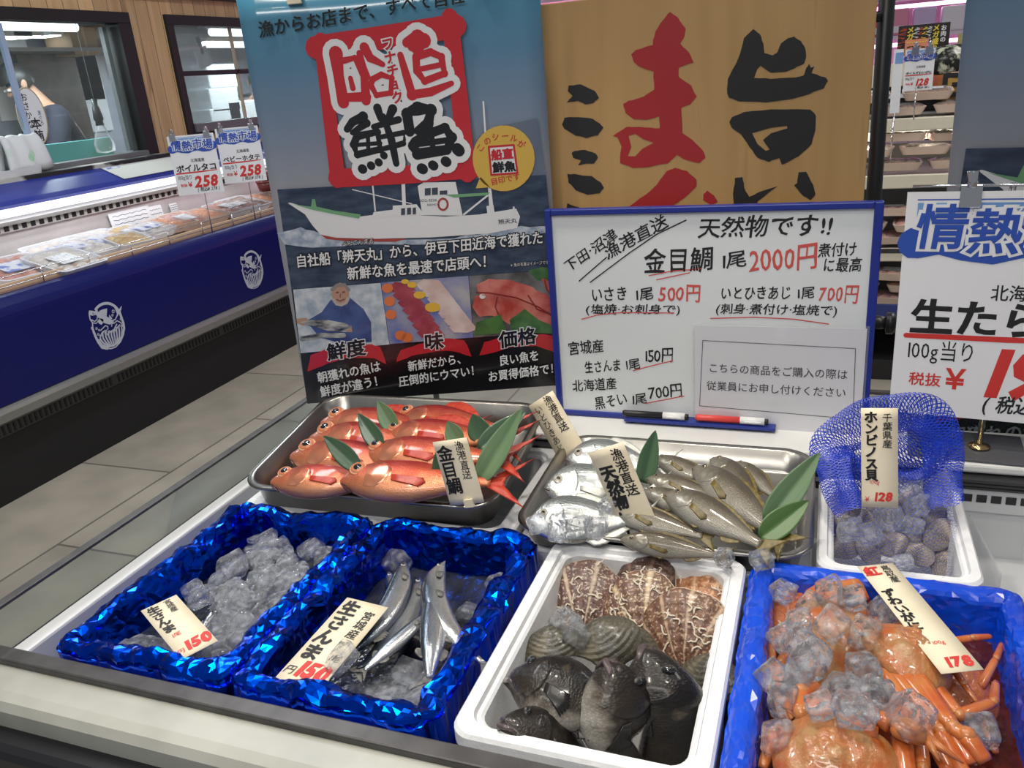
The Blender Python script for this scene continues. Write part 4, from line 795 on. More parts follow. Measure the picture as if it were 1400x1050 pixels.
m = MB(); m.stroke([z3(252, 395), z3(268, 418), z3(290, 422), z3(312, 412), z3(322, 390)], 14*K3, .00205); m.build('fisherman_beard_print', gl('photo_beard', (.42, .38, .36)), po)
m = MB(); m.stroke([z3(248, 352), z3(270, 332), z3(305, 330), z3(322, 352)], 16*K3, .0021); m.build('fisherman_hair_print', gl('photo_hair', (.25, .22, .2)), po)
m = MB(); m.poly([z3(*p) for p in [(100,500),(150,490),(230,490),(310,505),(335,520),(310,545),(230,540),(170,520)]], .0022); m.stroke([z3(110, 575), z3(200, 560), z3(300, 560)], 24*K3, .0022); m.build('caught_fish_print', gl('photo_fish', (.03, .035, .05), (.5, .52, .5), 30, sc=(1, 3, 1)), po)
b = MB(); b.poly([z3(470, 320), z3(868, 290), z3(890, 570), z3(510, 600)], .0014); b.build('sashimi_photo', gl('photo_plate', (.12, .16, .42), (.42, .40, .42), 14), po)
m = MB()
for i in range(7):
    x, yy = 545+i*22, 350+i*34
    m.poly([z3(*p) for p in [(x-45,yy-6),(x-10,yy-34),(x+60,yy-22),(x+85,yy+6),(x+40,yy+14),(x-20,yy+16)]], .0016+i*.0001)
m.build('tuna_print', gl('photo_tuna', (.30, .03, .05), (.42, .07, .09), 30), po)
m = MB()
for i in range(7):
    x, yy = 665+i*25, 330+i*32
    m.poly([z3(*p) for p in [(x-35,yy),(x,yy-26),(x+70,yy-20),(x+95,yy+10),(x+50,yy+26),(x-15,yy+24)]], .0016+i*.0001)
m.build('white_fish_print', gl('photo_white_fish', (.60, .42, .38), (.72, .60, .56), 30), po)
m = MB()
for x, yy, q in ((580,315,16),(612,330,20),(646,376,25),(705,432,32)): m.poly([z3(x+q*1.1*math.cos(a*.5236), yy+q*.7*math.sin(a*.5236)) for a in range(12)], .0026)
m.build('flower_print', gl('photo_flower', (.75, .45, .04)), po)
m = MB()
for x, yy in ((500,345),(510,405),(515,465),(560,560),(590,570)): m.poly([z3(x+26*math.cos(a*.5236), yy+22*math.sin(a*.5236)) for a in range(12)], .0025)
m.build('carrot_print', gl('photo_carrot', (.70, .18, .05)), po)
b = MB(); b.poly([z3(870, 290), z3(1266, 262), z3(1290, 542), z3(892, 570)], .0014); b.build('red_fish_photo', gl('photo_dark', (.06, .05, .05), (.2, .2, .2), 20), po)
m = MB()
for pts in ([(905,330),(960,305),(1060,308),(1160,340),(1230,400),(1180,430),(1000,400),(920,380)], [(885,430),(900,380),(960,368),(1080,385),(1190,430),(1272,490),(1280,550),(1180,545),(1080,520),(980,470),(920,475)], [(1140,375),(1170,355),(1220,370),(1272,430),(1275,475),(1200,440),(1150,405)], [(1200,300),(1230,310),(1264,350),(1268,400),(1220,350)]):
    m.poly(rough([z3(*p) for p in pts], .0015), .0016+.0002*len(m.f))
m.stroke([z3(930, 375), z3(1010, 385), z3(1100, 400), z3(1190, 432)], 5*K3, .0030); m.build('red_fish_print', gl('photo_red_fish', (.42, .045, .035), (.62, .20, .16), 25), po)
m = MB(); m.poly([z3(*p) for p in [(893,560),(905,500),(1015,465),(1045,548)]], .0026); m.poly([z3(*p) for p in [(1055,490),(1125,440),(1190,490),(1285,530),(1288,552),(1070,548)]], .0026); m.poly([z3(*p) for p in [(1140,265),(1200,250),(1266,255),(1266,310),(1180,310)]], .0015); m.build('leaf_print', gl('photo_leaf', (.03, .11, .03), (.08, .20, .06), 30), po)
m = MB(); m.stroke([z3(905, 365), z3(960, 366), z3(1085, 388), z3(1190, 432), z3(1272, 488)], 6*K3, .0031); m.stroke([z3(1000, 385), z3(990, 430), z3(1005, 465)], 5*K3, .0031); m.stroke([z3(1140, 378), z3(1180, 440), z3(1275, 478)], 6*K3, .0031); m.stroke([z3(1215, 310), z3(1225, 352), z3(1268, 400)], 5*K3, .0031); m.build('fish_outline_print', gl('photo_deep_red', (.22, .012, .012)), po)
m = MB(); m.poly([z3(932+14*math.cos(a*.5236), 382+12*math.sin(a*.5236)) for a in range(12)], .0027); m.build('fish_eye_print', wht, po)
m = MB()
for pts in ([(135,725),(150,650),(215,625),(330,612),(425,600),(468,612),(497,692),(440,664),(330,660),(230,688)], [(538,682),(560,625),(640,598),(760,572),(850,580),(885,657),(800,630),(700,634),(610,655)], [(918,652),(940,592),(1020,570),(1130,552),(1245,558),(1270,642),(1180,606),(1060,614),(975,640)]): m.poly(rough([z3(*p) for p in pts], .002), .0028)
m.build('red_banner', rd, po)
T1 = (('自社船「辨天丸」から、伊豆下田近海で獲れた', (85,247), (1210,137), 62), ('新鮮な魚を最速で店頭へ！', (318,303), (985,243), 64), ('べんてんまる', (293,153), (440,138), 26), ('朝獲れの魚は', (185,773), (473,718), 58), ('鮮度が違う！', (198,837), (488,780), 58), ('新鮮だから、', (595,720), (862,680), 54), ('圧倒的にウマい！', (553,790), (925,733), 56), ('良い魚を', (1008,695), (1192,668), 56), ('お買得価格で！', (958,768), (1285,724), 56), ('※魚の写真はイメージです。', (1060,247), (1248,232), 18))
o1 = MB(); o2 = MB()
for s, A, B, sz in T1:
    fit(o1, s, z3(*A), z3(*B), sz*K3, .0032, .09, .1); fit(o2, s, z3(*A), z3(*B), sz*K3, .0036, .018 if sz > 40 else 0, .1)
o1.build('lettering_outline', blk, po); o2.build('white_lettering', wht, po)
o1 = MB(); o2 = MB()
for s, A, B in (('鮮度', (228,668), (405,640)), ('味', (668,622), (758,612)), ('価格', (1008,612), (1178,588))): fit(o1, s, z3(*A), z3(*B), 86*K3, .0032, .075, .1); fit(o2, s, z3(*A), z3(*B), 86*K3, .0036, .03, .1)
o1.build('banner_outline', wht, po); o2.build('banner_lettering', blk, po)
for x, yy in ((.10, PH-.002), (.42, PH-.002)): clip(po, x, yy, 1.0, 'tagpaper')
MB().tube([(PW*.5, -.02, -.014), (PW*.5, PH+.25, -.014)], .006, 8).build('support_rod', MAT['black'], po)
# the same poster, larger, behind the price card
po2 = copy_tree(po); s = 1.36; hz = z2(152, 800)[1]
po2.matrix_world = basis(Vector((.186, 1.535, 1.332-s*hz)), Vector((1, 0, 0)), Vector((0, 0, 1)), Vector((0, -1, 0))) @ Matrix.Scale(s, 4)
po2['label'] = 'second boat poster cut by the right edge behind the large price card'
# ---------------- whiteboard ----------------
WY = 1.432; a = PX(763, 567, y=WY); c = PX(1198, 275, y=WY); Mw = basis(Vector((a.x, WY, .869)), Vector((1, 0, 0)), Vector((0, 0, 1)), Vector((0, -1, 0))); WW, WH = c.x-a.x+.012, c.z-.869
wb = thing('whiteboard', 'blue framed whiteboard covered in handwritten prices', 'whiteboard', Mw)
MB().box((.006, .006, -.008), (WW-.006, WH-.006, 0)).build('panel', pm('whiteboard_white', (.72, .75, .76), .18), wb)
f = MB()
for x0, y0, x1_, y1_ in ((0, 0, .012, WH), (WW-.014, 0, WW, WH), (.012, WH-.011, WW-.014, WH), (.012, 0, WW-.014, .010)): f.box((x0, y0, -.011), (x1_, y1_, .006))
f.build('frame', MAT['blueframe'], wb, bevel=.002)
def z5(*p): return onp(Mw, 750+p[0]/2.979, 270+p[1]/2.979)
K5 = (Vector(z5(600, 300))-Vector(z5(700, 302))).length/100
x0, y0 = z5(322, 935); x1_, y1_ = z5(925, 965)
MB().box((x0, .004, 0), (x1_, .010, .028)).build('pen_tray', MAT['blueframe'], wb, bevel=.001)
k = MB(); r = MB()
for s, A, B, sz, ink in (('下田·沼津', (78,305), (285,163), 58, k), ('漁港直送', (238,252), (490,112), 66, k), ('天然物です!!', (605,158), (1150,148), 92, k), ('金目鯛', (385,300), (670,288), 108, k), ('1尾', (693,290), (808,272), 74, k), ('2000円', (815,300), (1090,282), 118, r), ('煮付け', (1095,240), (1255,232), 60, k), ('に最高', (1112,298), (1275,296), 60, k), ('いさき', (172,420), (322,412), 68, k), ('1尾', (348,418), (428,408), 58, k), ('500円', (448,420), (618,418), 84, r), ('(塩焼·お刺身で)', (148,470), (535,472), 48, k), ('いとひきあじ', (698,412), (988,408), 62, k), ('1尾', (1003,412), (1085,404), 52, k), ('700円', (1095,420), (1258,422), 80, r), ('(刺身·煮付け·塩焼で)', (678,468), (1172,478), 48, k), ('宮城産', (80,638), (228,625), 68, k), ('生さんま', (148,712), (298,700), 62, k), ('1尾', (310,702), (375,692), 56, k), ('150円', (385,668), (508,664), 74, k), ('北海道産', (98,788), (280,775), 62, k), ('黒そい', (190,860), (325,838), 68, k), ('1尾', (335,842), (402,834), 56, k), ('700円', (408,818), (545,806), 72, k)):
    fit(ink, s, z5(*A), z5(*B), sz*K5, .0006, .013, .12, .07, seed=len(ink.v) % 97)
k.stroke([z5(125, 340), z5(180, 292), z5(237, 243)], 5*K5, .0006); k.stroke([z5(170, 345), z5(330, 225), z5(440, 150), z5(560, 92)], 5*K5, .0006)
for pts in ([(410,318),(500,300),(620,290)], [(440,335),(500,322),(575,306)], [(135,495),(200,478),(300,468),(510,470)], [(660,492),(840,487),(1000,495),(1140,515)], [(345,705),(420,685),(506,664)], [(395,838),(470,824),(552,808)]): r.stroke([z5(*p) for p in pts], 4.5*K5, .0006)
k.build('lettering', MAT['ink'], wb); r.build('red_lettering', pm('marker_red', (.60, .09, .08), .5), wb)
# laminated notice
Mn = frame(PX(750+597/2.979, 270+948/2.979, y=WY-.008), PX(750+1285/2.979, 270+992/2.979, y=WY-.008)-PX(750+597/2.979, 270+948/2.979, y=WY-.008), (0, 0, 1))
q = onp(Mn, 750+1298/2.979, 270+530/2.979); no = MB().box((0, 0, -.0008), (q[0], q[1]-.002, 0)).build('laminated_notice', pm('notice_paper', (.66, .66, .70), .25, Coat_Weight=.5), mw=Mn); tag(no, 'laminated white notice with printed text on the whiteboard corner', 'notice')
def z6(*p): return onp(Mn, 750+p[0]/2.979, 270+p[1]/2.979)
k = MB(); fit(k, 'こちらの商品をご購入の際は', z6(650, 708), z6(1218, 738), 46*K5, .0005, .004); fit(k, '従業員にお申し付けください', z6(643, 780), z6(1212, 812), 46*K5, .0005, .004)
for A, B in (((628,582),(1250,615)), ((1250,615),(1240,902)), ((1240,902),(615,848)), ((615,848),(628,582))): k.stroke([z6(*A), z6(*B)], 2.5*K5, .0005)
k.build('lettering', pm('print_grey', (.06, .06, .07), .5), no)
MB().box((-.003, -.003, -.0012), (q[0]+.004, q[1]+.002, -.0009)).build('laminate_edge', MAT['film'], no)
def marker(lab, A, B, colm, Y=WY-.018):
    a = PX(*A, y=Y); b = PX(*B, y=Y); z = .880+.0065; a.z = z; b.z = z
    d = b-a; L = d.length; t = thing('marker_pen', lab, 'marker', frame(a, d, (0, 0, 1)))
    MB().tube([(0, 0, 0), (.004, 0, 0), (L*.62, 0, 0)], [.005, .0062, .0062], 12).build('barrel', colm, t)
    MB().tube([(L*.62, 0, 0), (L*.95, 0, 0)], .0068, 12).build('cap', MAT['white'], t); MB().tube([(L*.95, 0, 0), (L, 0, 0)], [.0055, .005], 12).build('cap_tip', MAT['black'], t)
    MB().box((L*.68, -.0012, .006), (L*.9, .0012, .0085)).build('pocket_clip', MAT['white'], t)
marker('black marker pen with white cap on the whiteboard tray', (852, 574), (941, 579), MAT['black'])
marker('red marker pen with white cap on the whiteboard tray', (951, 581), (1050, 589), pm('marker_body_red', (.70, .06, .05), .35))
# ---------------- large price card ----------------
CY = 1.40; a = PX(1215, 562, y=CY); Mc = facing(a, -6); w, h = .315, .36
pcard = market_card('price_card', 'large price card with blue heading and 198 at the right edge', Mc, w, h, '生たら切身', '198', tax='( 税込¥ 213 )', isc=1.12)
l = MB(); letters(l, 'JONETSU ICHIBA', w*.6, h*.70, w*.045, z=.001, gap=1.35); l.build('small_lettering', MAT['grey'], pcard)
clip(pcard, w*.27, h-.006, 1.2); x, yy = onp(Mc, 1338, 620)
MB().tube([(x, h+.01, -.008), (x, a.z*0-(a.z-.87), -.008)], .0045, 8).build('stand_stem', MAT['chrome'], pcard)
MB().tube([(w*.02, h+.008, -.004), (w*1.1, h+.008, -.004)], .0022, 8).build('top_rod', MAT['chrome'], pcard)
MB().lathe([(.016, -(a.z-.875)), (.016, -(a.z-.877)), (.006, -(a.z-.882))], 16).build('foot_ring', pm('brass', (.55, .38, .18), .2, 1), pcard, mw=Matrix(((1, 0, 0, x), (0, 0, 1, 0), (0, 1, 0, -.008), (0, 0, 0, 1))) @ Matrix.Rotation(0, 4, 'X'))
o = MB().box((-.10, -.055, 0), (.07, .055, .004)).build('card_stand_plate', pm('smoky_plate', (.10, .10, .11), .08), mw=T(a.x+x-.005, CY, .869) @ rot('Z', -4), bevel=.001); tag(o, 'dark glossy plate under the stem of the large price card', 'plate')
# ================= boxes and trays =================
def foam_box(lab, x0, y0, x1, y1, z1, depth=.14, wall=.02, r=.025, name='foam_box', mat=None, parent=None, floor=.015, lip=True, tilt=None):
    t = parent
    z0 = z1-depth; b = MB()
    L = []
    def lp(d, z, rr): return [(x, y, z) for x, y in rrect(x0+d, y0+d, x1-d, y1-d, rr, 6)]
    s = .008
    L = [lp(s+.004, z0, r), lp(s, z0+.004, r), lp(.002, z1-.022, r), lp(0, z1-.02, r), lp(0, z1-.004, r), lp(.003, z1, r), lp(wall-.005, z1, r*.9)]
    if lip: L += [lp(wall-.003, z1-.006, r*.9), lp(wall+.001, z1-.007, r*.85)]
    L += [lp(wall+.004, z1-.010, r*.8), lp(wall+.010, z0+floor+.01, r*.8), lp(wall+.02, z0+floor, r*.7)]
    rings(b, L)
    o = b.build(name, mat or MAT['styro'], t, mw=T(0, 0, 0) if not t else None); 
    for p in o.data.polygons: p.use_smooth = False
    if not t: tag(o, lab, 'foam box')
    return o
def local(o):
    """move an object's origin to the middle of its base without moving it"""
    vs = [v.co for v in o.data.vertices]; c = Vector(((min(v.x for v in vs)+max(v.x for v in vs))/2, (min(v.y for v in vs)+max(v.y for v in vs))/2, min(v.z for v in vs)))
    o.data.transform(T(-c)); o.location = c; return o
def foil_mesh(x0, y0, x1, y1, zr, bulge, inner, zin, zout, amp, res, seed, r=.03):
    """crumpled sheet over a box rim: outside skirt, over the rim, down the inside, across the bottom"""
    P = []; W_, H_ = x1-x0, y1-y0; tot = 2*(W_+H_); n = int(tot/res)
    for i in range(n):
        d = tot*i/n
        if d < W_: p, nr = (x0+d, y0), (0, -1)
        elif d < W_+H_: p, nr = (x1, y0+d-W_), (1, 0)
        elif d < 2*W_+H_: p, nr = (x1-(d-W_-H_), y1), (0, 1)
        else: p, nr = (x0, y1-(d-2*W_-H_)), (-1, 0)
        P.append((Vector((p[0], p[1])), Vector(nr)))
    # soften the corners
    S = []
    for i in range(n):
        a = Vector((0, 0)); b2 = Vector((0, 0)); k = max(2, int(r/res))
        for j in range(-k, k+1): a += P[(i+j) % n][0]; b2 += P[(i+j) % n][1]
        S.append((a/(2*k+1), b2.normalized()))
    prof = [(.0, zout)]
    for k in range(1, 4): prof.append((.002, zout+(zr-.012-zout)*k/3))
    for k in range(9):
        a = math.pi*(k/8); prof.append((bulge/2*(math.cos(a)-1), zr-.012+ (bulge*.45)*math.sin(a)))
    for k in range(1, 9): prof.append((-bulge-inner*k/8*.35, zr-.012+(zin-zr+.012)*k/8))
    m = len(prof); vs = []; ns = []
    for j, (o, z) in enumerate(prof):
        for i, (p, nr) in enumerate(S):
            vs.append(Vector((p.x+nr.x*o, p.y+nr.y*o, z)))
    c = Vector(((x0+x1)/2, (y0+y1)/2, zin)); fs = [(j*n+i, j*n+(i+1) % n, (j+1)*n+(i+1) % n, (j+1)*n+i) for j in range(m-1) for i in range(n)]
    rnd = random.Random(seed); out = []
    for q, v in enumerate(vs):
        j = q//n; w = 1 if 2 <= j else .5
        nv = noise.noise_vector(v*17+Vector((seed, 0, 0))); n2 = noise.noise_vector(v*44+Vector((0, seed, 0)))
        rr = abs(noise.noise(v*19+Vector((0, 0, seed)))); r2 = abs(noise.noise(v*60+Vector((0, 3, seed))))
        f = Vector((abs(nv.x)-.25, abs(nv.y)-.25, abs(nv.z)-.2))*1.1 + Vector((abs(n2.x)-.2, abs(n2.y)-.2, abs(n2.z)-.2))*.55 + Vector((0, 0, .5-2.2*rr))*.5
        j_ = Vector((rnd.uniform(-1, 1), rnd.uniform(-1, 1), rnd.uniform(-.5, .5)))*res*.12
        out.append(v + f*amp*w + j_)
    ci = len(out); out.append(c)
    fs += [((m-1)*n+i, (m-1)*n+(i+1) % n, ci) for i in range(n)]
    tri = []
    for f in fs:
        if len(f) == 4:
            if rnd.random() < .5: tri += [(f[0], f[1], f[2]), (f[0], f[2], f[3])]
            else: tri += [(f[0], f[1], f[3]), (f[1], f[2], f[3])]
        else: tri.append(f)
    b = MB(); b.add(out, tri); return b
foilm = nz('blue_foil', (.0, .045, .55), (.0, .08, .78), 20, .17, 1)
filmm = nz('blue_plastic_film', (.002, .05, .55), (.004, .085, .74), 12, .22, 0, Coat_Weight=.5)
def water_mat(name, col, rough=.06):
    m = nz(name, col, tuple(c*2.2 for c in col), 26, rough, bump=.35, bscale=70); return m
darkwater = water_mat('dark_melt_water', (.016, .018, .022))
def lined_box(lab, x0, y0, x1, y1, z, mat, amp, res, seed, zin, bulge=.03, name='foil_lined_box', zout=.75, fname='foil'):
    t = thing(name, lab, 'foil box', T((x0+x1)/2, (y0+y1)/2, .70))
    o = foam_box('', x0+.014, y0+.014, x1-.014, y1-.014, z-.034, .13, .008, parent=t, name='box', lip=False); o.matrix_basis = T(-(x0+x1)/2, -(y0+y1)/2, -.70)
    f = foil_mesh(x0, y0, x1, y1, z, bulge, .02, zin, zout, amp, res, seed).build(fname, mat, t, fix=False, mw=T(-(x0+x1)/2, -(y0+y1)/2, -.70))
    return t
lined_box('left blue foil-lined box with ice and one saury price tag', -.900, .603, -.634, .985, .870, foilm, .0105, .0082, 3, .800)
lined_box('second blue foil-lined box with five long silver sauries', -.634, .603, -.366, .990, .870, foilm, .0105, .0082, 8, .795)
lined_box('blue film-lined box of red crabs at the right edge', -.068, .603, .250, 1.000, .868, filmm, .0035, .009, 5, .800, .03, fname='plastic_liner')
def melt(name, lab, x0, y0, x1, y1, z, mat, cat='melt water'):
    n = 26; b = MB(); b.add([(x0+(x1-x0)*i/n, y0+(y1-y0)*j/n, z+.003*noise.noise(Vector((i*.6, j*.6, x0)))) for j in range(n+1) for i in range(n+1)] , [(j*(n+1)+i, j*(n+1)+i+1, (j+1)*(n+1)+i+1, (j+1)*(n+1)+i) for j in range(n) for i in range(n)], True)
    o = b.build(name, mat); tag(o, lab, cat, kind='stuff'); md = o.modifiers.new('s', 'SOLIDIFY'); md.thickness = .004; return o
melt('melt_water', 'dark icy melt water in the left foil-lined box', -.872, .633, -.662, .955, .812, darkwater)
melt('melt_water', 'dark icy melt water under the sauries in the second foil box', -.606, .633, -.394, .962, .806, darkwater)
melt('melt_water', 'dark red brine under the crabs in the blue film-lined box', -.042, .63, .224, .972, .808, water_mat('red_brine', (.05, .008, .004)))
local(foam_box('white foam box holding scallops, clams and black rockfish', -.346, .603, -.075, .999, .862, .155, .022))
local(foam_box('small white foam box with a blue net bag of clams', .012, 1.008, .212, 1.275, .858, .13, .018))
dv = MB().box((-.0015, 0, 0), (.0015, .16, .12)).build('divider_sheet', MAT['film'], mw=T(.245, 1.10, .702) @ rot('Z', 6)); tag(dv, 'clear plastic divider standing right of the small clam box', 'divider')
# white trays under the steel trays
def lid(lab, x0, y0, x1, y1, z, h):
    o = foam_box(lab, x0, y0, x1, y1, z, h, .03, .03, name='foam_tray'); local(o); return o
lid('white foam tray under the steel tray of red fish', -.92, 1.000, -.425, 1.332, .845, .145)
lid('white foam tray under the steel tray of silver and brown fish', -.418, 1.003, .006, 1.332, .835, .135)
def steel_tray(lab, W_, D_, H_, mw):
    b = MB()
    def lp(d, z, r): return [(x, y, z) for x, y in rrect(-W_/2+d, -D_/2+d, W_/2-d, D_/2-d, r, 7)]
    rings(b, [lp(.016, 0, .03), lp(.012, .002, .034), lp(.006, H_-.004, .04), lp(-.004, H_-.003, .05), lp(-.006, H_, .052), lp(-.003, H_+.003, .05), lp(.007, H_+.001, .042), lp(.015, .006, .034), lp(.019, .002, .032)], True)
    o = b.build('steel_tray', MAT['steel'], mw=mw, fix=True); tag(o, lab, 'tray'); return o
Mt1 = basis(Vector((-.690, 1.172, .852)), Vector((.9992, .035, 0)), Vector((-.034, .985, .166)).normalized(), Vector((0, -.166, .986)))
Mt1 = T(-.682, 1.168, .862) @ rot('Z', 1.5) @ rot('X', 7.5)
steel_tray('deep steel tray of red alfonsino with green leaves', .45, .315, .048, Mt1)
Mt2 = T(-.205, 1.152, .842) @ rot('Z', .5) @ rot('X', 1.5)
steel_tray('steel tray of silver heads and brown grunts', .412, .315, .036, Mt2)
# ================= fish =================
def interp(tab, t):
    for (a, b), (c, d) in zip(tab, tab[1:]):
        if t <= c:
            u = (t-a)/(c-a) if c > a else 0; u = max(0, min(1, u)); return b + (d-b)*u
    return tab[-1][1]
def smooth_tab(tab, t):
    e = .02; return (interp(tab, t-e)+2*interp(tab, t)+interp(tab, t+e))/4 if t > .03 else interp(tab, t)
class Fish:
    def __init__(s, top, bot, hw, gill=.28, bend=0, gk=.07, sq=2.2, zb=0):
        s.top, s.bot, s.hw, s.gill, s.bend, s.gk, s.sq, s.zb = top, bot, hw, gill, bend, gk, sq, zb
        s.end = top[-1][0]
    def by(s, t): return s.bend*(t-.35)**2
    def bz(s, t): return s.zb*(t-.4)**2
    def dims(s, t): return smooth_tab(s.top, t), smooth_tab(s.bot, t), smooth_tab(s.hw, t)
    def surf(s, t, y):
        a, b, w = s.dims(t); c = (a+b)/2; h = (a-b)/2; q = max(-.999, min(.999, (y-c)/h)); return w*(1-abs(q)**s.sq)**(1/s.sq)+s.bz(t)
    def body(s, n=46, m=28, rough_=.0):
        b = MB(); loops = []
        for i in range(n+1):
            t = s.end*(i/n)**1.25; a, bo, w = s.dims(t); c = (a+bo)/2; h = (a-bo)/2; lp = []
            for j in range(m):
                th = 6.2832*j/m; cs, sn = math.cos(th), math.sin(th)
                y = math.copysign(abs(sn)**(2/s.sq), sn); z = math.copysign(abs(cs)**(2/s.sq), cs)
                tg = s.gill + s.gk*(1-y*y) - s.gk; k = 1.0
                d = t-tg
                if -.02 < d < .05: k = 1 + .035*(1 if d < 0 else -1)*max(0, 1-abs(d)/.05)*max(0, 1-abs(y)**3)
                if rough_: k += rough_*noise.noise(Vector((t*26, y*6, z*5)))
                lp.append((t, c+h*y+s.by(t), w*z*k+s.bz(t)))
            loops.append(lp)
        rings(b, loops, True); return b
def fan(base, tips, nrib=9, ruf=.003, z=0, zf=None, zt=0, mid=4):
    """a fin: base polyline to tip polyline, ribbed"""
    def along(P, u):
        k = u*(len(P)-1); i = min(int(k), len(P)-2); f = k-i; return tuple(P[i][c]+(P[i+1][c]-P[i][c])*f for c in range(2))
    b = MB(); N = nrib*2; vs = []
    for j in range(mid+1):
        for i in range(N+1):
            u = i/N; p, q = along(base, u), along(tips, u); v = j/mid
            x, y = p[0]+(q[0]-p[0])*v, p[1]+(q[1]-p[1])*v
            if j == mid and i % 2: x -= (q[0]-p[0])*.06; y -= (q[1]-p[1])*.06
            vs.append((x, y, z + zt*v + (ruf if i % 2 else -ruf)*(.3+.7*v) + (zf(x, y) if zf else 0)))
    return b.add(vs, [(j*(N+1)+i, j*(N+1)+i+1, (j+1)*(N+1)+i+1, (j+1)*(N+1)+i) for j in range(mid) for i in range(N)], True)
def fishmat(name, stops, ysp, rough=.3, metal=.3, scl=60, sbump=.3, nscale=9, namt=.05, spot=None, coat=.4, headx=None, headc=None):
    """true body colours: a ramp from belly to back, head patch, scale pattern in the bump"""
    m = pm(name, stops[0][1], rough, metal); b = m.node_tree.nodes['Principled BSDF']; b.inputs['Coat Weight'].default_value = coat; b.inputs['Coat Roughness'].default_value = .12
    tc = nd(m, 'ShaderNodeTexCoord'); sp = nd(m, 'ShaderNodeSeparateXYZ'); lk(m, tc, 'Object', sp, 0)
    n = nd(m, 'ShaderNodeTexNoise', Scale=nscale, Detail=6); lk(m, tc, 'Object', n, 'Vector')
    mr = nd(m, 'ShaderNodeMapRange'); mr.inputs[1].default_value, mr.inputs[2].default_value = ysp; lk(m, sp, 'Y', mr, 0)
    ma_ = nd(m, 'ShaderNodeMath', operation='MULTIPLY_ADD'); ma_.inputs[1].default_value = namt*8; lk(m, n, 0, ma_, 0)
    sb = nd(m, 'ShaderNodeMath', operation='SUBTRACT'); sb.inputs[1].default_value = namt*4; lk(m, mr, 0, ma_, 2); lk(m, ma_, 0, sb, 0)
    r = ramp(m, stops); lk(m, sb, 0, r, 0); last = r
    vo = nd(m, 'ShaderNodeTexVoronoi', Scale=scl); lk(m, tc, 'Object', vo, 'Vector')
    if headx:
        mh = nd(m, 'ShaderNodeMapRange'); mh.inputs[1].default_value = headx-.04; mh.inputs[2].default_value = headx+.03; mh.inputs[3].default_value = .85; mh.inputs[4].default_value = 0; lk(m, sp, 'X', mh, 0)
        mx = nd(m, 'ShaderNodeMixRGB'); mx.inputs[2].default_value = (*headc, 1); lk(m, mh, 0, mx, 0); lk(m, last, 0, mx, 1); last = mx
    if spot:
        n2 = nd(m, 'ShaderNodeTexNoise', Scale=spot[0], Detail=5); lk(m, tc, 'Object', n2, 'Vector'); rr = ramp(m, [(spot[2], (0, 0, 0)), (spot[2]+.1, (1, 1, 1))]); lk(m, n2, 0, rr, 0)
        mx = nd(m, 'ShaderNodeMixRGB'); mx.inputs[2].default_value = (*spot[1], 1); lk(m, rr, 0, mx, 0); lk(m, last, 0, mx, 1); last = mx
    rs_ = ramp(m, [(.0, (1.22, 1.22, 1.22)), (.5, (.72, .72, .72))]); lk(m, vo, 'Distance', rs_, 0); ms_ = nd(m, 'ShaderNodeMixRGB', blend_type='MULTIPLY'); ms_.inputs[0].default_value = .75; lk(m, last, 0, ms_, 1); lk(m, rs_, 0, ms_, 2); last = ms_
    lk(m, last, 0, b, 'Base Color')
    bp = nd(m, 'ShaderNodeBump', Strength=sbump, Distance=.006); lk(m, vo, 'Distance', bp, 'Height'); lk(m, bp, 0, b, 'Normal'); return m
def eyes(t, F, ex, ey, r, ringm, irism, pup=.62, flat=.35):
    for s in (1, -1):
        z = (F.surf(ex, ey)-F.bz(ex))*s + F.bz(ex); y = ey+F.by(ex)
        e = MB().ell((ex, y, z), (r, r, r*flat), 20, 8).build('eye', ringm, t)
        MB().ell((ex, y, z+s*r*.10), (r*pup*1.22, r*pup*1.22, r*flat), 18, 8).build('iris', irism, e)
        MB().ell((ex, y, z+s*r*.16), (r*pup*.85, r*pup*.85, r*flat), 18, 8).build('pupil', MAT['pupil'], e)
MAT['pupil'] = pm('pupil_black', (.006, .006, .008), .06, 0, Coat_Weight=1)
def finish(t, b, nm, mat, th=.004):
    o = b.build(nm, mat, t); md = o.modifiers.new('s', 'SOLIDIFY'); md.thickness = th; md.offset = 0; return o
def gill_cover(t, F, x0, mat, ylo=-.72, yhi=.62, lift=.004):
    for s in (1, -1):
        n, m = 12, 14; vs = []
        for j in range(m+1):
            q = ylo+(yhi-ylo)*j/m
            xe = F.gill + F.gk*(1-q*q) - F.gk + .008
            for i in range(n+1):
                u = i/n; x = x0+(xe-x0)*(u*(1-.35*abs(2*j/m-1)**3) if u < 1 else 1-.35*abs(2*j/m-1)**3); a, b, w = F.dims(x); y = (a+b)/2+(a-b)/2*q
                vs.append((x, y+F.by(x), s*(F.surf(x, y)-F.bz(x)+lift*(.35+.65*u)-(.006 if i == n else 0))+F.bz(x)))
        MB().add(vs, [(j*(n+1)+i, j*(n+1)+i+1, (j+1)*(n+1)+i+1, (j+1)*(n+1)+i) for j in range(m) for i in range(n)], True).build('gill_cover', mat, t)
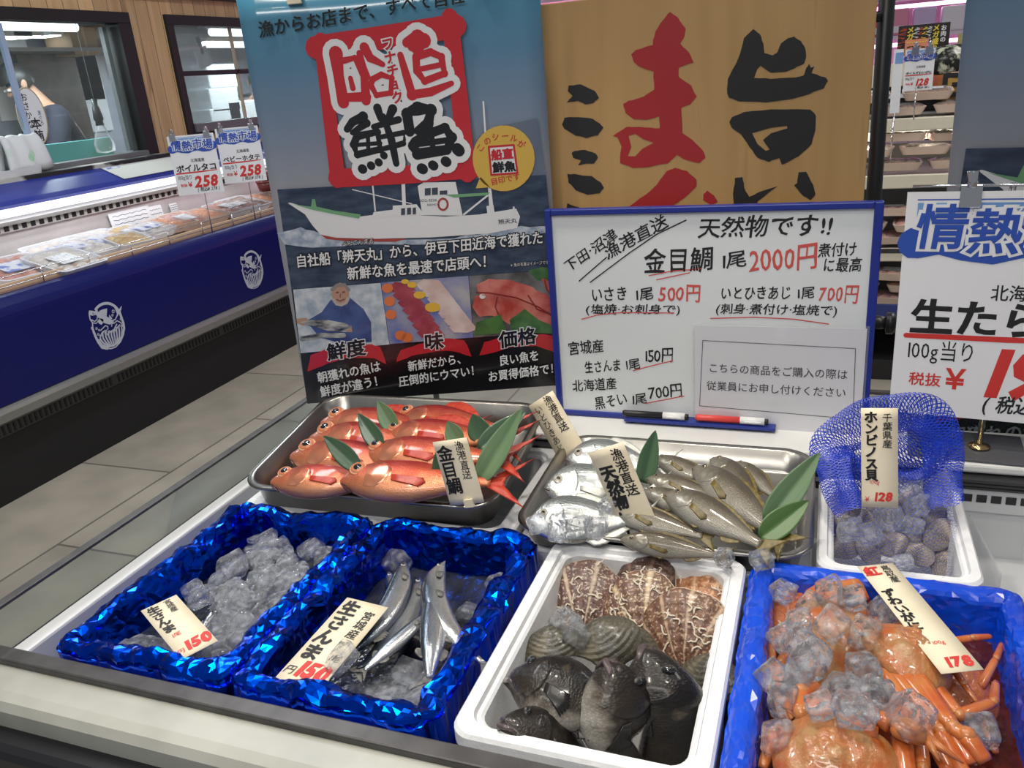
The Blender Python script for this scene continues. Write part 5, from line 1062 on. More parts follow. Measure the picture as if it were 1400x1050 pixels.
def proto(name, cat, F, mat, finm, eye, tail, dorsal, pect, anal=None, pelvic=None, rgh=0, mouth=None, wide=None):
    t = thing(name, '', cat); F.body(rough_=rgh).build('body', mat, t)
    if eye: eyes(t, F, *eye)
    e = F.end
    if tail: a, b_, _ = F.dims(e); finish(t, fan([(e-.02, a+F.by(e)), (e-.01, (a+b_)/2+F.by(e)), (e-.02, b_+F.by(e))], [(x, y+F.by(e)*1.3) for x, y in tail], 10, .003, F.bz(e)), 'tail_fin', finm)
    if dorsal: x0, x1_, hgt = dorsal; N = 8; finish(t, fan([(x0+(x1_-x0)*i/N, F.dims(x0+(x1_-x0)*i/N)[0]-.008+F.by(x0+(x1_-x0)*i/N)) for i in range(N+1)], [(x0+(x1_-x0)*(i/N*.92+.10), F.dims(x0+(x1_-x0)*i/N)[0]+F.by(x0+(x1_-x0)*i/N)+hgt*math.sin(math.pi*(.22+.7*i/N))) for i in range(N+1)], 12, .002), 'dorsal_fin', finm)
    if anal: x0, x1_, hgt = anal; N = 5; finish(t, fan([(x0+(x1_-x0)*i/N, F.dims(x0+(x1_-x0)*i/N)[1]+.008+F.by(x0+(x1_-x0)*i/N)) for i in range(N+1)], [(x0+(x1_-x0)*(i/N*.9+.25), F.dims(x0+(x1_-x0)*i/N)[1]+F.by(x0+(x1_-x0)*i/N)-hgt*math.sin(math.pi*(.3+.6*i/N))) for i in range(N+1)], 6, .002), 'anal_fin', finm)
    if pect:
        px_, py_, L_, wd, drop = pect
        for s in (1, -1):
            g = fan([(px_, py_+.018), (px_+.004, py_-.018)], [(px_+L_*.9, py_+wd-drop), (px_+L_, py_-drop), (px_+L_*.82, py_-wd-drop)], 7, .0022, 0, lambda x, y: .006+F.surf(x, y-F.by(x)) - F.bz(x))
            g.v = [(v[0], v[1]+F.by(v[0]), v[2]*s+F.bz(v[0])) for v in g.v]
            finish(t, g, 'pectoral_fin', finm, .003)
    if pelvic: px_, py_, L_, wd = pelvic; finish(t, fan([(px_, py_), (px_+.03, py_)], [(px_+L_*.75, py_-wd), (px_+L_, py_-wd*.3)], 6, .002, .02), 'pelvic_fin', finm)
    if mouth:
        pts = [(x, y+F.by(x), F.surf(x, y)+.0015) for x, y in mouth]
        g = MB().tube(pts, [.002]+[.0045]*(len(pts)-2)+[.002], 6); g.tube([(p[0], p[1], 2*F.bz(p[0])-p[2]) for p in pts], .004, 6); g.build('mouth', pm(name+'_mouth', (.05, .015, .012), .5), t)
    return t
_used = set()
def place_fish(pr, lab, head, tail, zh, zt, roll=15, flip=False, group=None, kx=1.0, off=(0, 0, 0)):
    a = PX(*head, z=zh)+Vector(off); b = (Vector(tail) if len(tail) == 3 else PX(*tail, z=zt))+Vector(off); X = (b-a); L = X.length; X.normalize()
    Zu = Vector((0, 0, 1)); Zu = (Zu-X*Zu.dot(X)).normalized(); Y = Zu.cross(X)
    if flip: Y = -Y
    r = math.radians(roll); Y2 = Y*math.cos(r)+Zu*math.sin(r); Z2 = Zu*math.cos(r)-Y*math.sin(r)
    t = pr if pr.name not in _used else copy_tree(pr)
    _used.add(pr.name); t.name = pr.name.split('.')[0]
    t.matrix_world = basis(a, X, Y2, Z2) @ Matrix.Diagonal((L, L*kx, L*kx, 1)); t['label'] = lab
    if group: t['group'] = group
    return t
# --- alfonsino
kred = fishmat('alfonsino_skin', [(0, (.72, .36, .24)), (.30, (.74, .28, .13)), (.55, (.62, .10, .035)), (.80, (.48, .024, .014)), (1, (.36, .010, .008))], (-.15, .155), .30, .45, 170, .15, 8, .06, None, .6)
kfin = nz('alfonsino_fin', (.42, .022, .014), (.55, .07, .03), 30, .35)
FK = Fish([(0,0),(.012,.030),(.05,.078),(.12,.128),(.2,.165),(.3,.183),(.42,.172),(.55,.132),(.68,.08),(.78,.042),(.82,.038)], [(0,-.005),(.012,-.035),(.05,-.07),(.12,-.112),(.2,-.148),(.3,-.17),(.42,-.165),(.55,-.12),(.68,-.07),(.78,-.04),(.82,-.036)], [(0,.012),(.012,.03),(.05,.055),(.12,.082),(.2,.095),(.3,.098),(.45,.086),(.6,.058),(.75,.026),(.82,.018)], .30, sq=2.3)
FK.top = [(t, v*.78) for t, v in FK.top]; FK.bot = [(t, v*.78) for t, v in FK.bot]; FK.hw = [(t, v*.80) for t, v in FK.hw]
kin = proto('red_alfonsino', 'fish', FK, kred, kfin, (.105, .045, .048, pm('eye_ring_cream', (.78, .42, .24), .25), pm('eye_iris_red', (.55, .20, .10), .2), .70, .3), [(1.02, .17), (.90, .03), (.89, 0), (.90, -.03), (1.02, -.17)], (.30, .62, .07), (.315, -.035, .19, .026, .02), None, None, 0, [(.004, -.012), (.03, -.035), (.06, -.052), (.085, -.075)])
gill_cover(kin, FK, .165, fishmat('alfonsino_cheek', [(0, (.74, .40, .28)), (.4, (.74, .26, .13)), (1, (.50, .03, .018))], (-.15, .15), .22, .55, 14, .12, 9, .06, None, .7))
G = 'red alfonsino in the steel tray'
for hd, tl, zh, zt, rl, lab in (((536, 577), (714, 592), .930, .960, 24, 'back right alfonsino, its head behind the leaf at the back of the tray'), ((435, 582), (650, 600), .925, .935, 22, 'back left alfonsino in the far corner of the steel tray'),
    ((419, 604), (650, 624), .920, .935, 22, 'third alfonsino from the front in the left row, head mostly covered'), ((518, 600), (720, 606), .934, .962, 24, 'third alfonsino from the front in the right row with dark round eye'),
    ((393, 628), (630, 652), .913, .925, 22, 'second alfonsino from the front in the left row with white ringed eye'), ((489, 628), (722, 630), .926, .955, 22, 'second alfonsino from the front in the right row'),
    ((365, 664), (568, 660), .900, .915, 20, 'front left alfonsino at the corner of the steel tray'), ((461, 662), (716, 664), .917, .926, 22, 'front right alfonsino, largest and nearest, left of the price tag')):
    place_fish(kin, lab, hd, tl, zh, zt, rl, False, G, .95, (0, .010, 0))
# --- bamboo leaves
leafm = nz('bamboo_leaf', (.035, .085, .045), (.075, .145, .075), 6, .32, sc=(.5, 12, 1), bump=.15, bscale=90, Coat_Weight=.3)
leafp = nz('pale_leaf', (.09, .17, .08), (.15, .24, .12), 6, .4, sc=(.5, 12, 1), bump=.15, bscale=90)
def leaf(lab, base, tip, zb, yt, wd, mat=None, curl=.1, face=(0, -1, .5), group=None):
    a = PX(*base, z=zb); b = PX(*tip, y=a.y+yt); M = frame(a, b-a, Vector(face).cross((b-a))*1); L = (b-a).length; n, m = 14, 6; vs = []
    for i in range(n+1):
        t = i/n; w = wd*(math.sin(math.pi*min(1, t**.8*.93+.07))**.75)*(1-.15*t)
        for j in range(-m, m+1):
            s = j/m; vs.append((L*t, w/2*s, .16*w*abs(s)+curl*L*(t*t-t)*.8+.0008*math.sin(j*3.1)))
    g = MB().add(vs, [(i*(2*m+1)+j, i*(2*m+1)+j+1, (i+1)*(2*m+1)+j+1, (i+1)*(2*m+1)+j) for i in range(n) for j in range(2*m)], True)
    o = g.build('bamboo_leaf', mat or leafm, mw=M); md = o.modifiers.new('s', 'SOLIDIFY'); md.thickness = .0006; tag(o, lab, 'leaf', group); return o
leaf('dark leaf standing between the two rows of alfonsino, nearest the front', (492, 640), (442, 596), .935, .02, .036)
leaf('dark leaf in the middle between the rows of alfonsino', (522, 612), (489, 565), .945, .02, .036)
leaf('pale leaf at the back between the rows of alfonsino', (540, 588), (516, 548), .95, .02, .036, leafp)
leaf('dark leaf standing just left of the alfonsino price tag', (605, 668), (599, 610), .91, .01, .030)
leaf('pale short leaf behind the alfonsino price tag', (628, 606), (612, 576), .955, .01, .034, leafp)
leaf('small green leaf right of the alfonsino price tag', (662, 602), (646, 566), .955, .01, .042)
leaf('long pale green leaf leaning over the right rim of the alfonsino tray', (655, 658), (713, 558), .925, .06, .042, leafp)
leaf('long dark leaf under the pale one at the right rim of the alfonsino tray', (655, 615), (719, 562), .95, .05, .038)
# --- silver threadfin jacks: large deep silver heads
smat = fishmat('jack_skin', [(0, (.66, .68, .66)), (.45, (.70, .72, .70)), (.75, (.52, .57, .56)), (1, (.28, .33, .33))], (-.22, .23), .20, .8, 90, .15, 6, .05, None, .5)
sfin = nz('jack_fin', (.45, .46, .42), (.60, .60, .55), 20, .35, .2)
FS = Fish([(0,-.02),(.012,.015),(.05,.085),(.1,.15),(.16,.195),(.25,.225),(.36,.225),(.5,.18),(.65,.10),(.78,.03),(.83,.022)], [(0,-.03),(.012,-.06),(.05,-.10),(.1,-.135),(.16,-.165),(.25,-.19),(.36,-.195),(.5,-.16),(.65,-.085),(.78,-.03),(.83,-.022)], [(0,.012),(.012,.022),(.05,.042),(.12,.06),(.25,.07),(.4,.062),(.6,.04),(.78,.018),(.83,.014)], .27, sq=2.3)
jack = proto('threadfin_jack', 'fish', FS, smat, sfin, (.115, .028, .040, pm('eye_ring_silver', (.72, .72, .66), .15, .6), pm('eye_iris_gold', (.52, .46, .34), .2, .4), .62, .3), [(1.0, .2), (.88, .02), (.88, -.02), (1.0, -.2)], (.34, .7, .05), (.29, -.05, .22, .045, .03), (.42, .72, .05), None, 0, [(.004, -.035), (.03, -.055), (.055, -.068)])
gill_cover(jack, FS, .17, smat)
G = 'silver jacks in the left half of the steel tray'
for hd, tl, zh, zt, rl, lab in (((774, 625), (930, 640), .905, .90, 30, 'rear silver jack, its head under the thin paper tag'), ((744, 664), (920, 672), .903, .895, 28, 'middle silver jack of the three with shiny gill cover'), ((722, 712), (905, 712), .892, .885, 26, 'front silver jack with ice cubes on its jaw')):
    place_fish(jack, lab, hd, tl, zh, zt, rl, False, G)
# --- grunts
gmat = fishmat('grunt_skin', [(0, (.42, .40, .36)), (.3, (.32, .30, .25)), (.52, (.19, .165, .12)), (.8, (.095, .076, .048)), (1, (.05, .04, .026))], (-.12, .145), .36, .2, 110, .2, 7, .05, None, .35)
gfin = nz('grunt_fin', (.11, .085, .025), (.20, .145, .03), 30, .4)
FG = Fish([(0,0),(.015,.028),(.06,.068),(.13,.105),(.22,.132),(.33,.140),(.46,.125),(.6,.09),(.72,.055),(.82,.035),(.85,.034)], [(0,-.008),(.015,-.03),(.06,-.055),(.13,-.082),(.22,-.105),(.33,-.118),(.46,-.108),(.6,-.076),(.72,-.045),(.82,-.032),(.85,-.03)], [(0,.014),(.015,.028),(.06,.048),(.13,.066),(.25,.078),(.4,.072),(.6,.045),(.78,.020),(.85,.014)], .26, sq=2.2)
gr = proto('striped_grunt', 'fish', FG, gmat, gfin, (.105, .035, .026, pm('eye_ring_brass', (.40, .35, .22), .2, .3), pm('eye_iris_brown', (.14, .11, .07), .2), .66, .32), [(1.0, .12), (.93, .01), (.93, -.01), (1.0, -.12)], (.26, .74, .020), (.275, -.02, .17, .022, .03), (.56, .70, .03), (.3, -.10, .11, .03), 0, [(.003, -.012), (.028, -.022), (.045, -.03)])
gill_cover(gr, FG, .14, fishmat('grunt_cheek', [(0, (.44, .42, .37)), (.45, (.30, .28, .22)), (1, (.08, .065, .04))], (-.09, .11), .3, .35, 20, .1, 9, .06, None, .4))
G = 'brown grunts in the right half of the steel tray'
for hd, tl, zh, zt, rl, fl, kx, lab in (((1004, 633), (1072, 690), .895, .888, 20, False, 1.0, 'grunt farthest right, half under the raised leaf'), ((974, 628), (1050, 712), .900, .89, 22, False, 1.05, 'darker grunt second from the right, pointing to the back'),
    ((893, 627), (1000, 668), .905, .895, 22, False, 1.0, 'grunt at the back whose head lies beside the leaf'), ((884, 655), (1010, 690), .902, .893, 24, False, 1.0, 'grunt in the middle, mostly under its neighbour'), ((878, 672), (1000, 716), .897, .89, 24, False, 1.0, 'grunt just right of the tall paper tag, showing a yellow fin'),
    ((949, 640), (1086, 752), .908, .888, 24, False, .98, 'long grunt lying third from the right, slanting to the front corner'), ((832, 698), (985, 740), .892, .885, 30, False, .95, 'grunt at the front whose pale belly shows behind the tag'),
    ((910, 676), (1066, 758), .913, .892, 26, False, 1.12, 'largest grunt on top with yellow pectoral fin'), ((848, 738), (1005, 764), .884, .878, 50, False, .85, 'olive backed grunt lying along the front rim of the tray')):
    place_fish(gr, lab, hd, tl, zh, zt, rl, fl, G, kx)
leaf('dark folded leaf behind the tall paper tag in the grunt tray', (880, 660), (896, 588), .89, .03, .034)
leaf('long green leaf leaning over the right end of the grunt tray', (1048, 715), (1121, 618), .900, .05, .040, leafp)
leaf('dark leaf lying low at the right end of the grunt tray', (1040, 735), (1106, 684), .895, .05, .038, nz('mid_leaf', (.06, .13, .035), (.10, .19, .06), 6, .35, sc=(.5, 12, 1)))
# --- sauries
sm_ = fishmat('saury_skin', [(0, (.66, .66, .64)), (.40, (.58, .60, .62)), (.62, (.34, .38, .42)), (.76, (.10, .13, .17)), (1, (.02, .028, .04))], (-.062, .062), .20, .75, 140, .10, 5, .03, None, .6)
sf_ = nz('saury_fin', (.10, .10, .10), (.22, .21, .19), 30, .35)
def saury(bend): 
    F = Fish([(0,.0),(.03,.012),(.08,.030),(.15,.046),(.25,.056),(.45,.060),(.62,.054),(.75,.036),(.86,.017),(.90,.015)], [(0,-.004),(.03,-.012),(.08,-.026),(.15,-.042),(.25,-.053),(.45,-.060),(.62,-.052),(.75,-.034),(.86,-.016),(.90,-.014)], [(0,.004),(.03,.010),(.08,.020),(.15,.028),(.3,.034),(.5,.035),(.65,.030),(.8,.015),(.90,.008)], .15, bend, .03, 2.1)
    return proto('pacific_saury', 'fish', F, sm_, sf_, (.075, .006, .011, pm('eye_ring_pale', (.6, .58, .52), .2), pm('eye_iris_dark', (.1, .1, .1), .2), .66, .4), [(1.0, .07), (.93, .008), (.93, -.008), (1.0, -.07)], (.66, .74, .025), (.17, -.012, .07, .010, .004), (.64, .74, .025))
sa = saury(0); sb = saury(-.55); sc_ = saury(.30)
G = 'silver sauries in the second foil box'
for pr, hd, tl, zh, zt, rl, fl, kx, lab in ((sa, (531, 782), (566, 880), .835, .835, 10, True, 1.0, 'saury of which only a pale fin tip shows behind the others'), (sc_, (583, 790), (510, 940), .846, .845, 12, True, 1.0, 'saury lying lowest in the middle of the foil box'), (sa, (588, 838), (487, 926), .862, .852, 10, True, 1.05, 'saury crossing under the middle with a dark blue stripe'),
    (sc_, (563, 768), (494, 922), .868, .852, 12, True, 1.05, 'leftmost saury with its head towards the back'), (sa, (598, 792), (586, 946), .872, .852, 15, True, 1.18, 'broad saury right of the middle with its tail on the ice'), (sb, (588, 766), (606, 925), .875, .855, 15, True, 1.10, 'rightmost curved saury with a bright silver belly')):
    place_fish(pr, lab, hd, tl, zh, zt, rl, fl, G, kx*(1.28 if pr.get('category') == 'fish' and 'saury' in pr.name else 1))
for hd, tl, lab in (((372, 742), (330, 850), 'saury snout and flank showing through the ice at the back of left foil box'), ((322, 795), (262, 880), 'dark saury mostly buried in ice in the left foil box')):
    place_fish(sa, lab, hd, tl, .838, .815, 10, True, 'sauries buried in ice in the left foil box')
# --- black rockfish
rmat = fishmat('rockfish_skin', [(0, (.46, .44, .41)), (.13, (.30, .27, .23)), (.26, (.040, .030, .022)), (.6, (.012, .0095, .008)), (1, (.004, .0035, .0035))], (-.17, .19), .34, .0, 70, .13, 7, .06, (9, (.065, .05, .032), .62), .25)
rmat.node_tree.nodes['Principled BSDF'].inputs['Specular IOR Level'].default_value = .3
rfin = nz('rockfish_fin', (.008, .007, .006), (.022, .018, .016), 20, .3, Coat_Weight=.2)
FR = Fish([(0,.0),(.02,.032),(.06,.062),(.12,.098),(.2,.14),(.3,.168),(.42,.165),(.56,.13),(.7,.078),(.8,.048),(.84,.046)], [(0,-.03),(.02,-.055),(.06,-.08),(.12,-.112),(.2,-.145),(.3,-.168),(.42,-.165),(.56,-.12),(.7,-.07),(.8,-.045),(.84,-.043)], [(0,.022),(.02,.042),(.06,.065),(.12,.09),(.2,.112),(.3,.12),(.45,.105),(.6,.07),(.76,.03),(.84,.02)], .29, sq=2.2)
rk_ = proto('black_rockfish', 'fish', FR, rmat, rfin, (.125, .058, .030, pm('eye_ring_dark', (.05, .045, .04), .15), pm('eye_iris_black', (.02, .02, .02), .1), .7, .4), [(1.0, .12), (.97, 0), (1.0, -.12)], (.26, .72, .045), (.31, -.05, .19, .045, .03), (.56, .7, .04), (.32, -.13, .12, .035), .05)
gill_cover(rk_, FR, .15, rmat, lift=.007)
def jaws(t):
    u = MB(); l = MB()
    u.tube([(.075, -.022, .058), (.035, -.010, .042), (.0, .002, .0), (.035, -.010, -.042), (.075, -.022, -.058)], [.006, .011, .014, .011, .006], 10)
    l.tube([(.085, -.055, .046), (.03, -.045, .034), (-.016, -.036, .0), (.03, -.045, -.034), (.085, -.055, -.046)], [.008, .013, .017, .013, .008], 10)
    pk = nz('lip_purple', (.045, .032, .032), (.12, .09, .09), 14, .3, Coat_Weight=.4)
    u.build('upper_jaw', pk, t); l.build('lower_jaw', pk, t); MB().ell((.03, -.024, 0), (.036, .018, .036), 12, 8).build('mouth_cavity', pm('mouth_dark', (.03, .012, .014), .5), t)
jaws(rk_)
G = 'black rockfish in the white foam box'
for hd, tl, zh, zt, rl, fl, lab in (((699, 922), (892, 1000), .858, .84, 18, False, 'black rockfish with open mouth pointing left above the others'), ((891, 886), (-.112, .668, .735), .885, 0, 20, False, 'rockfish along the right wall with its mouth towards the clams'), ((838, 903), (-.168, .662, .730), .895, 0, -28, False, 'middle rockfish with pale belly and dark pectoral fin'), ((686, 984), (-.185, .680, .760), .868, 0, 22, False, 'rockfish lowest in the picture at the front left corner of the box')):
    place_fish(rk_, lab, hd, tl, zh, zt, rl, fl, G, 1.5 if len(tl) == 2 else 1.62 if hd[0] > 700 else 1.35)
# ================= shellfish =================
def shell_mesh(nr=14, na=48, ribs=22, dome=.30, ripple=.012, fan_=True, seed=0, thick=.05):
    """one round valve of radius 1, hinge at -y; domed towards +z, closed below"""
    b = MB(); vs = []; rnd = random.Random(seed)
    def edge(a):
        r = 1 + .03*math.sin(a*3+seed) + .02*math.sin(a*7+seed*2)
        if fan_: d = abs(((a+math.pi/2+math.pi) % (2*math.pi))-math.pi); r *= 1 - .10*math.exp(-(d/.35)**2)
        return r
    for i in range(nr+1):
        u = i/nr
        for j in range(na):
            a = 2*math.pi*j/na; r = u*edge(a); x, y = r*math.cos(a), r*math.sin(a)
            hx, hy = x, y+.95; ang = math.atan2(hx, hy); dist = math.hypot(hx, hy)
            z = dome*(1-u*u)**.8 + ripple*math.cos(ang*ribs)*min(1, dist) + .012*math.sin(dist*24+seed)
            vs.append((x, y, z))
    fs = [(i*na+j, i*na+(j+1) % na, (i+1)*na+(j+1) % na, (i+1)*na+j) for i in range(nr) for j in range(na)]
    k = len(vs)
    for i in range(4):
        u = 1-i/4
        for j in range(na):
            a = 2*math.pi*j/na; r = u*edge(a); vs.append((r*math.cos(a), r*math.sin(a), -thick-dome*.35*(1-u*u)))
    fs += [(nr*na+j, nr*na+(j+1) % na, k+(j+1) % na, k+j) for j in range(na)]
    fs += [(k+i*na+j, k+i*na+(j+1) % na, k+(i+1)*na+(j+1) % na, k+(i+1)*na+j) for i in range(3) for j in range(na)]
    fs.append(tuple(k+3*na+j for j in range(na)))
    return b.add(vs, fs, True)
def radial_mat(name, c1, c2, c3, rays=11, rings_=26, rough=.5, bump=.15, rayamt=.35, hy=-.95):
    m = pm(name, c1, rough); b = m.node_tree.nodes['Principled BSDF']; b.inputs['Coat Weight'].default_value = .35; b.inputs['Coat Roughness'].default_value = .2
    tc = nd(m, 'ShaderNodeTexCoord'); mp = nd(m, 'ShaderNodeMapping'); mp.inputs['Location'].default_value = (0, -hy, 0); lk(m, tc, 'Object', mp, 0)
    sp = nd(m, 'ShaderNodeSeparateXYZ'); lk(m, mp, 0, sp, 0)
    at_ = nd(m, 'ShaderNodeMath', operation='ARCTAN2'); lk(m, sp, 'X', at_, 0); lk(m, sp, 'Y', at_, 1)
    n = nd(m, 'ShaderNodeTexNoise', Scale=6, Detail=6); lk(m, tc, 'Object', n, 'Vector')
    mu = nd(m, 'ShaderNodeMath', operation='MULTIPLY_ADD'); mu.inputs[1].default_value = rays; lk(m, at_, 0, mu, 0); lk(m, n, 0, mu, 2)
    si = nd(m, 'ShaderNodeMath', operation='SINE'); lk(m, mu, 0, si, 0)
    r = ramp(m, [(.0, c1), (.55, c2), (.93, c1), (1, c3)]); mr = nd(m, 'ShaderNodeMapRange'); mr.inputs[1].default_value = -1; lk(m, si, 0, mr, 0); lk(m, mr, 0, r, 0)
    le = nd(m, 'ShaderNodeVectorMath', operation='LENGTH'); lk(m, mp, 0, le, 0)
    m2 = nd(m, 'ShaderNodeMath', operation='MULTIPLY_ADD'); m2.inputs[1].default_value = rings_; lk(m, le, 'Value', m2, 0); n3 = nd(m, 'ShaderNodeMath', operation='MULTIPLY'); n3.inputs[1].default_value = 3; lk(m, n, 0, n3, 0); lk(m, n3, 0, m2, 2)
    s2 = nd(m, 'ShaderNodeMath', operation='SINE'); lk(m, m2, 0, s2, 0); r2 = ramp(m, [(.0, (.62, .6, .58)), (1, (1.1, 1.08, 1.05))]); mr2 = nd(m, 'ShaderNodeMapRange'); mr2.inputs[1].default_value = -1; lk(m, s2, 0, mr2, 0); lk(m, mr2, 0, r2, 0)
    mx = nd(m, 'ShaderNodeMixRGB', blend_type='MULTIPLY'); mx.inputs[0].default_value = rayamt; lk(m, r, 0, mx, 1); lk(m, r2, 0, mx, 2)
    n4 = nd(m, 'ShaderNodeTexNoise', Scale=16, Detail=7); lk(m, tc, 'Object', n4, 'Vector'); r4 = ramp(m, [(.54, (0, 0, 0)), (.62, (1, 1, 1))]); lk(m, n4, 0, r4, 0)
    m4 = nd(m, 'ShaderNodeMixRGB'); m4.inputs[2].default_value = (*c3, 1); fk = nd(m, 'ShaderNodeMath', operation='MULTIPLY'); fk.inputs[1].default_value = .75; lk(m, r4, 0, fk, 0); lk(m, fk, 0, m4, 0); lk(m, mx, 0, m4, 1); lk(m, m4, 0, b, 'Base Color')
    bp = nd(m, 'ShaderNodeBump', Strength=bump, Distance=.05); lk(m, s2, 0, bp, 'Height'); lk(m, bp, 0, b, 'Normal'); return m
scm = [radial_mat('scallop_purple', (.17, .085, .065), (.10, .045, .04), (.62, .50, .38), 13), radial_mat('scallop_brown', (.20, .10, .06), (.12, .055, .04), (.66, .52, .34), 12), radial_mat('scallop_orange', (.48, .20, .08), (.36, .13, .05), (.66, .42, .24), 15), radial_mat('scallop_russet', (.19, .085, .045), (.11, .045, .028), (.52, .38, .26), 16), radial_mat('scallop_dark', (.08, .035, .025), (.05, .02, .015), (.2, .12, .08), 12)]
wormm = pm('tube_worm_cream', (.68, .60, .48), .6)
def at_up(px, py, z): return PX(px, py, z=z)
def normal_frame(c, n, hinge_px):
    """frame at c with z along n and -y pointing (roughly) to the hinge side given by a direction vector"""
    z = Vector(n).normalized(); y = -Vector(hinge_px); y = (y-z*y.dot(z)).normalized(); x = y.cross(z); return basis(Vector(c), x, y, z)
def scallop(lab, px, py, z, r, n, hd, mi, seed, worms=16):
    c = PX(px, py, z=z); t = thing('scallop', lab, 'scallop', normal_frame(c, n, hd) @ Matrix.Scale(r, 4), 'scallops in the white foam box')
    shell_mesh(seed=seed).build('upper_shell', scm[mi], t)
    e = MB(); e.add([(-.42, -.93, .02), (-.30, -.62, .10), (.30, -.62, .10), (.42, -.93, .02), (-.42, -.93, -.04), (-.30, -.62, -.04), (.30, -.62, -.04), (.42, -.93, -.04)], [(0, 3, 2, 1), (4, 5, 6, 7), (0, 4, 7, 3), (1, 2, 6, 5), (0, 1, 5, 4), (3, 7, 6, 2)]); e.build('hinge_ears', scm[mi], t, bevel=.02)
    l = shell_mesh(seed=seed, dome=.10, ripple=.006); l.v = [(v[0]*1.02, v[1]*1.02, -v[2]-.12) for v in l.v]; l.build('lower_shell', pm('scallop_pale', (.60, .48, .38), .5), t)
    w = MB(); rnd = random.Random(seed)
    for _ in range(worms):
        a = rnd.uniform(0, 6.28); q = rnd.uniform(.1, .9)**.6; x, y = q*math.cos(a), q*math.sin(a); dr = rnd.uniform(0, 6.28); pts = []
        for k in range(7):
            u = min(.98, math.hypot(x, y)); pts.append((x, y, .30*(1-u*u)**.8+.022)); dr += rnd.uniform(-1.1, 1.1); x += .05*math.cos(dr); y += .05*math.sin(dr)
        w.tube(pts, [.012]+[.022]*5+[.012], 5)
    if worms: w.build('tube_worms', wormm, t)
CF = (-.05, -.75, .65)
scallop('dark scallop mostly hidden behind the others at the back', 883, 796, .835, .042, (-.1, -.6, .8), (0, -.4, -1), 4, 11, 4)
scallop('purple brown scallop at the back left corner of the box', 803, 822, .815, .056, (.12, -.72, .68), (-.05, -.3, -1), 0, 2, 26)
scallop('orange scallop at the back right corner of the box', 950, 812, .818, .056, (-.20, -.68, .72), (.2, .3, -.8), 2, 5, 14)
scallop('scallop with cream worm tubes in the middle of the back row', 880, 838, .822, .055, (.0, -.74, .68), (.1, -.3, -1), 1, 3, 44)
scallop('russet scallop in front of the orange one by the right wall', 938, 868, .826, .058, (-.12, -.76, .64), (.1, -.4, -1), 3, 7, 22)
def clam_mat(name, a, b2, rr=44, rough=.4): return radial_mat(name, a, b2, tuple(min(1, x*1.8) for x in a), 2, rr, rough, .18, .55, -.75)
clamA = clam_mat('hard_clam_olive', (.085, .075, .050), (.045, .042, .032)); clamB = clam_mat('clam_grey', (.36, .31, .23), (.15, .13, .10), 50, .5)
def clam_proto(name, mat, lab):
    t = thing(name, lab, 'clam')
    for s, nm in ((1, 'upper_shell'), (-1, 'lower_shell')):
        b = MB(); vs = []; nr, na = 12, 36
        for i in range(nr+1):
            u = i/nr
            for j in range(na):
                a = 6.2832*j/na; ex = 1.0 + .06*math.cos(2*a) ; r = u*ex; x, y = r*math.cos(a)*1.08, r*math.sin(a)*.88
                um = math.exp(-((y+.62)**2/.12 + (x+.1)**2/.2)); z = .46*(1-u**2.2)**.75 + .10*um*(1-u*.9)
                d = math.hypot(x+.1, y+.72); vs.append((x, y-.10*um, s*(z + .008*math.sin(d*40))))
        b.add(vs, [(i*na+j, i*na+(j+1) % na, (i+1)*na+(j+1) % na, (i+1)*na+j) for i in range(nr) for j in range(na)], True); b.build(nm, mat, t)
    MB().ell((-.05, -.82, 0), (.16, .06, .08), 10, 6).build('hinge', pm(name+'_hinge', (.30, .26, .18), .5), t)
    return t
def put_clam(pr, lab, px, py, z, r, n, hd, group):
    t = pr if pr.name not in _used else copy_tree(pr); _used.add(pr.name); t.name = pr.name.split('.')[0]
    t.matrix_world = normal_frame(PX(px, py, z=z), n, hd) @ Matrix.Scale(r, 4); t['label'] = lab; t['group'] = group; return t
ca = clam_proto('hard_clam', clamA, '')
G = 'large dark clams in the white foam box'
for lab, px, py, z, r, n, hd in (('olive clam at the left wall in front of the scallops', 757, 889, .832, .036, (.1, -.6, .8), (-.3, .6, .5)), ('large olive clam in the middle in front of the scallops', 828, 885, .838, .042, (.0, -.65, .75), (-.5, .6, .5)), ('dark clam tucked right behind the large olive one', 862, 888, .828, .036, (.3, -.5, .8), (.3, .6, .5)), ('olive clam low at the right wall beside the rockfish', 966, 930, .828, .038, (-.5, -.4, .8), (.1, .6, .5))):
    put_clam(ca, lab, px, py, z, r, n, hd, G)
cb = clam_proto('quahog_clam', clamB, '')
G = 'grey clams in the blue net bag'; rnd = random.Random(4)
NC = [(1152, 748, .80, 'at the left front corner of the net'), (1187, 752, .80, 'second from the left along the front of the net'), (1219, 744, .806, 'standing upright in the middle front of the net'), (1256, 757, .80, 'lying long along the front of the net'), (1284, 731, .826, 'pale and ridged, largest in the right front of the net'), (1302, 742, .80, 'edge-on at the right front of the net'), (1290, 768, .79, 'lowest at the right front corner of the net'),
      (1252, 730, .815, 'pointed, under the ice in the middle of the net'), (1288, 702, .83, 'dark, at the right side of the net'), (1288, 682, .845, 'brown, high at the right back of the net'), (1275, 705, .835, 'brown, just behind the pale ridged one in the net'), (1156, 690, .84, 'striped, high at the left side of the net'), (1152, 715, .825, 'dark, halfway down the left side of the net'), (1195, 705, .825, 'dark, under the price tag in the net'), (1278, 655, .868, 'topmost, beside the ice at the right of the net'), (1225, 715, .815, 'dark, among the ice cubes in the net'), (1240, 690, .84, 'hidden behind the ice in the net'), (1185, 733, .815, 'under the left ice cube in the net')]
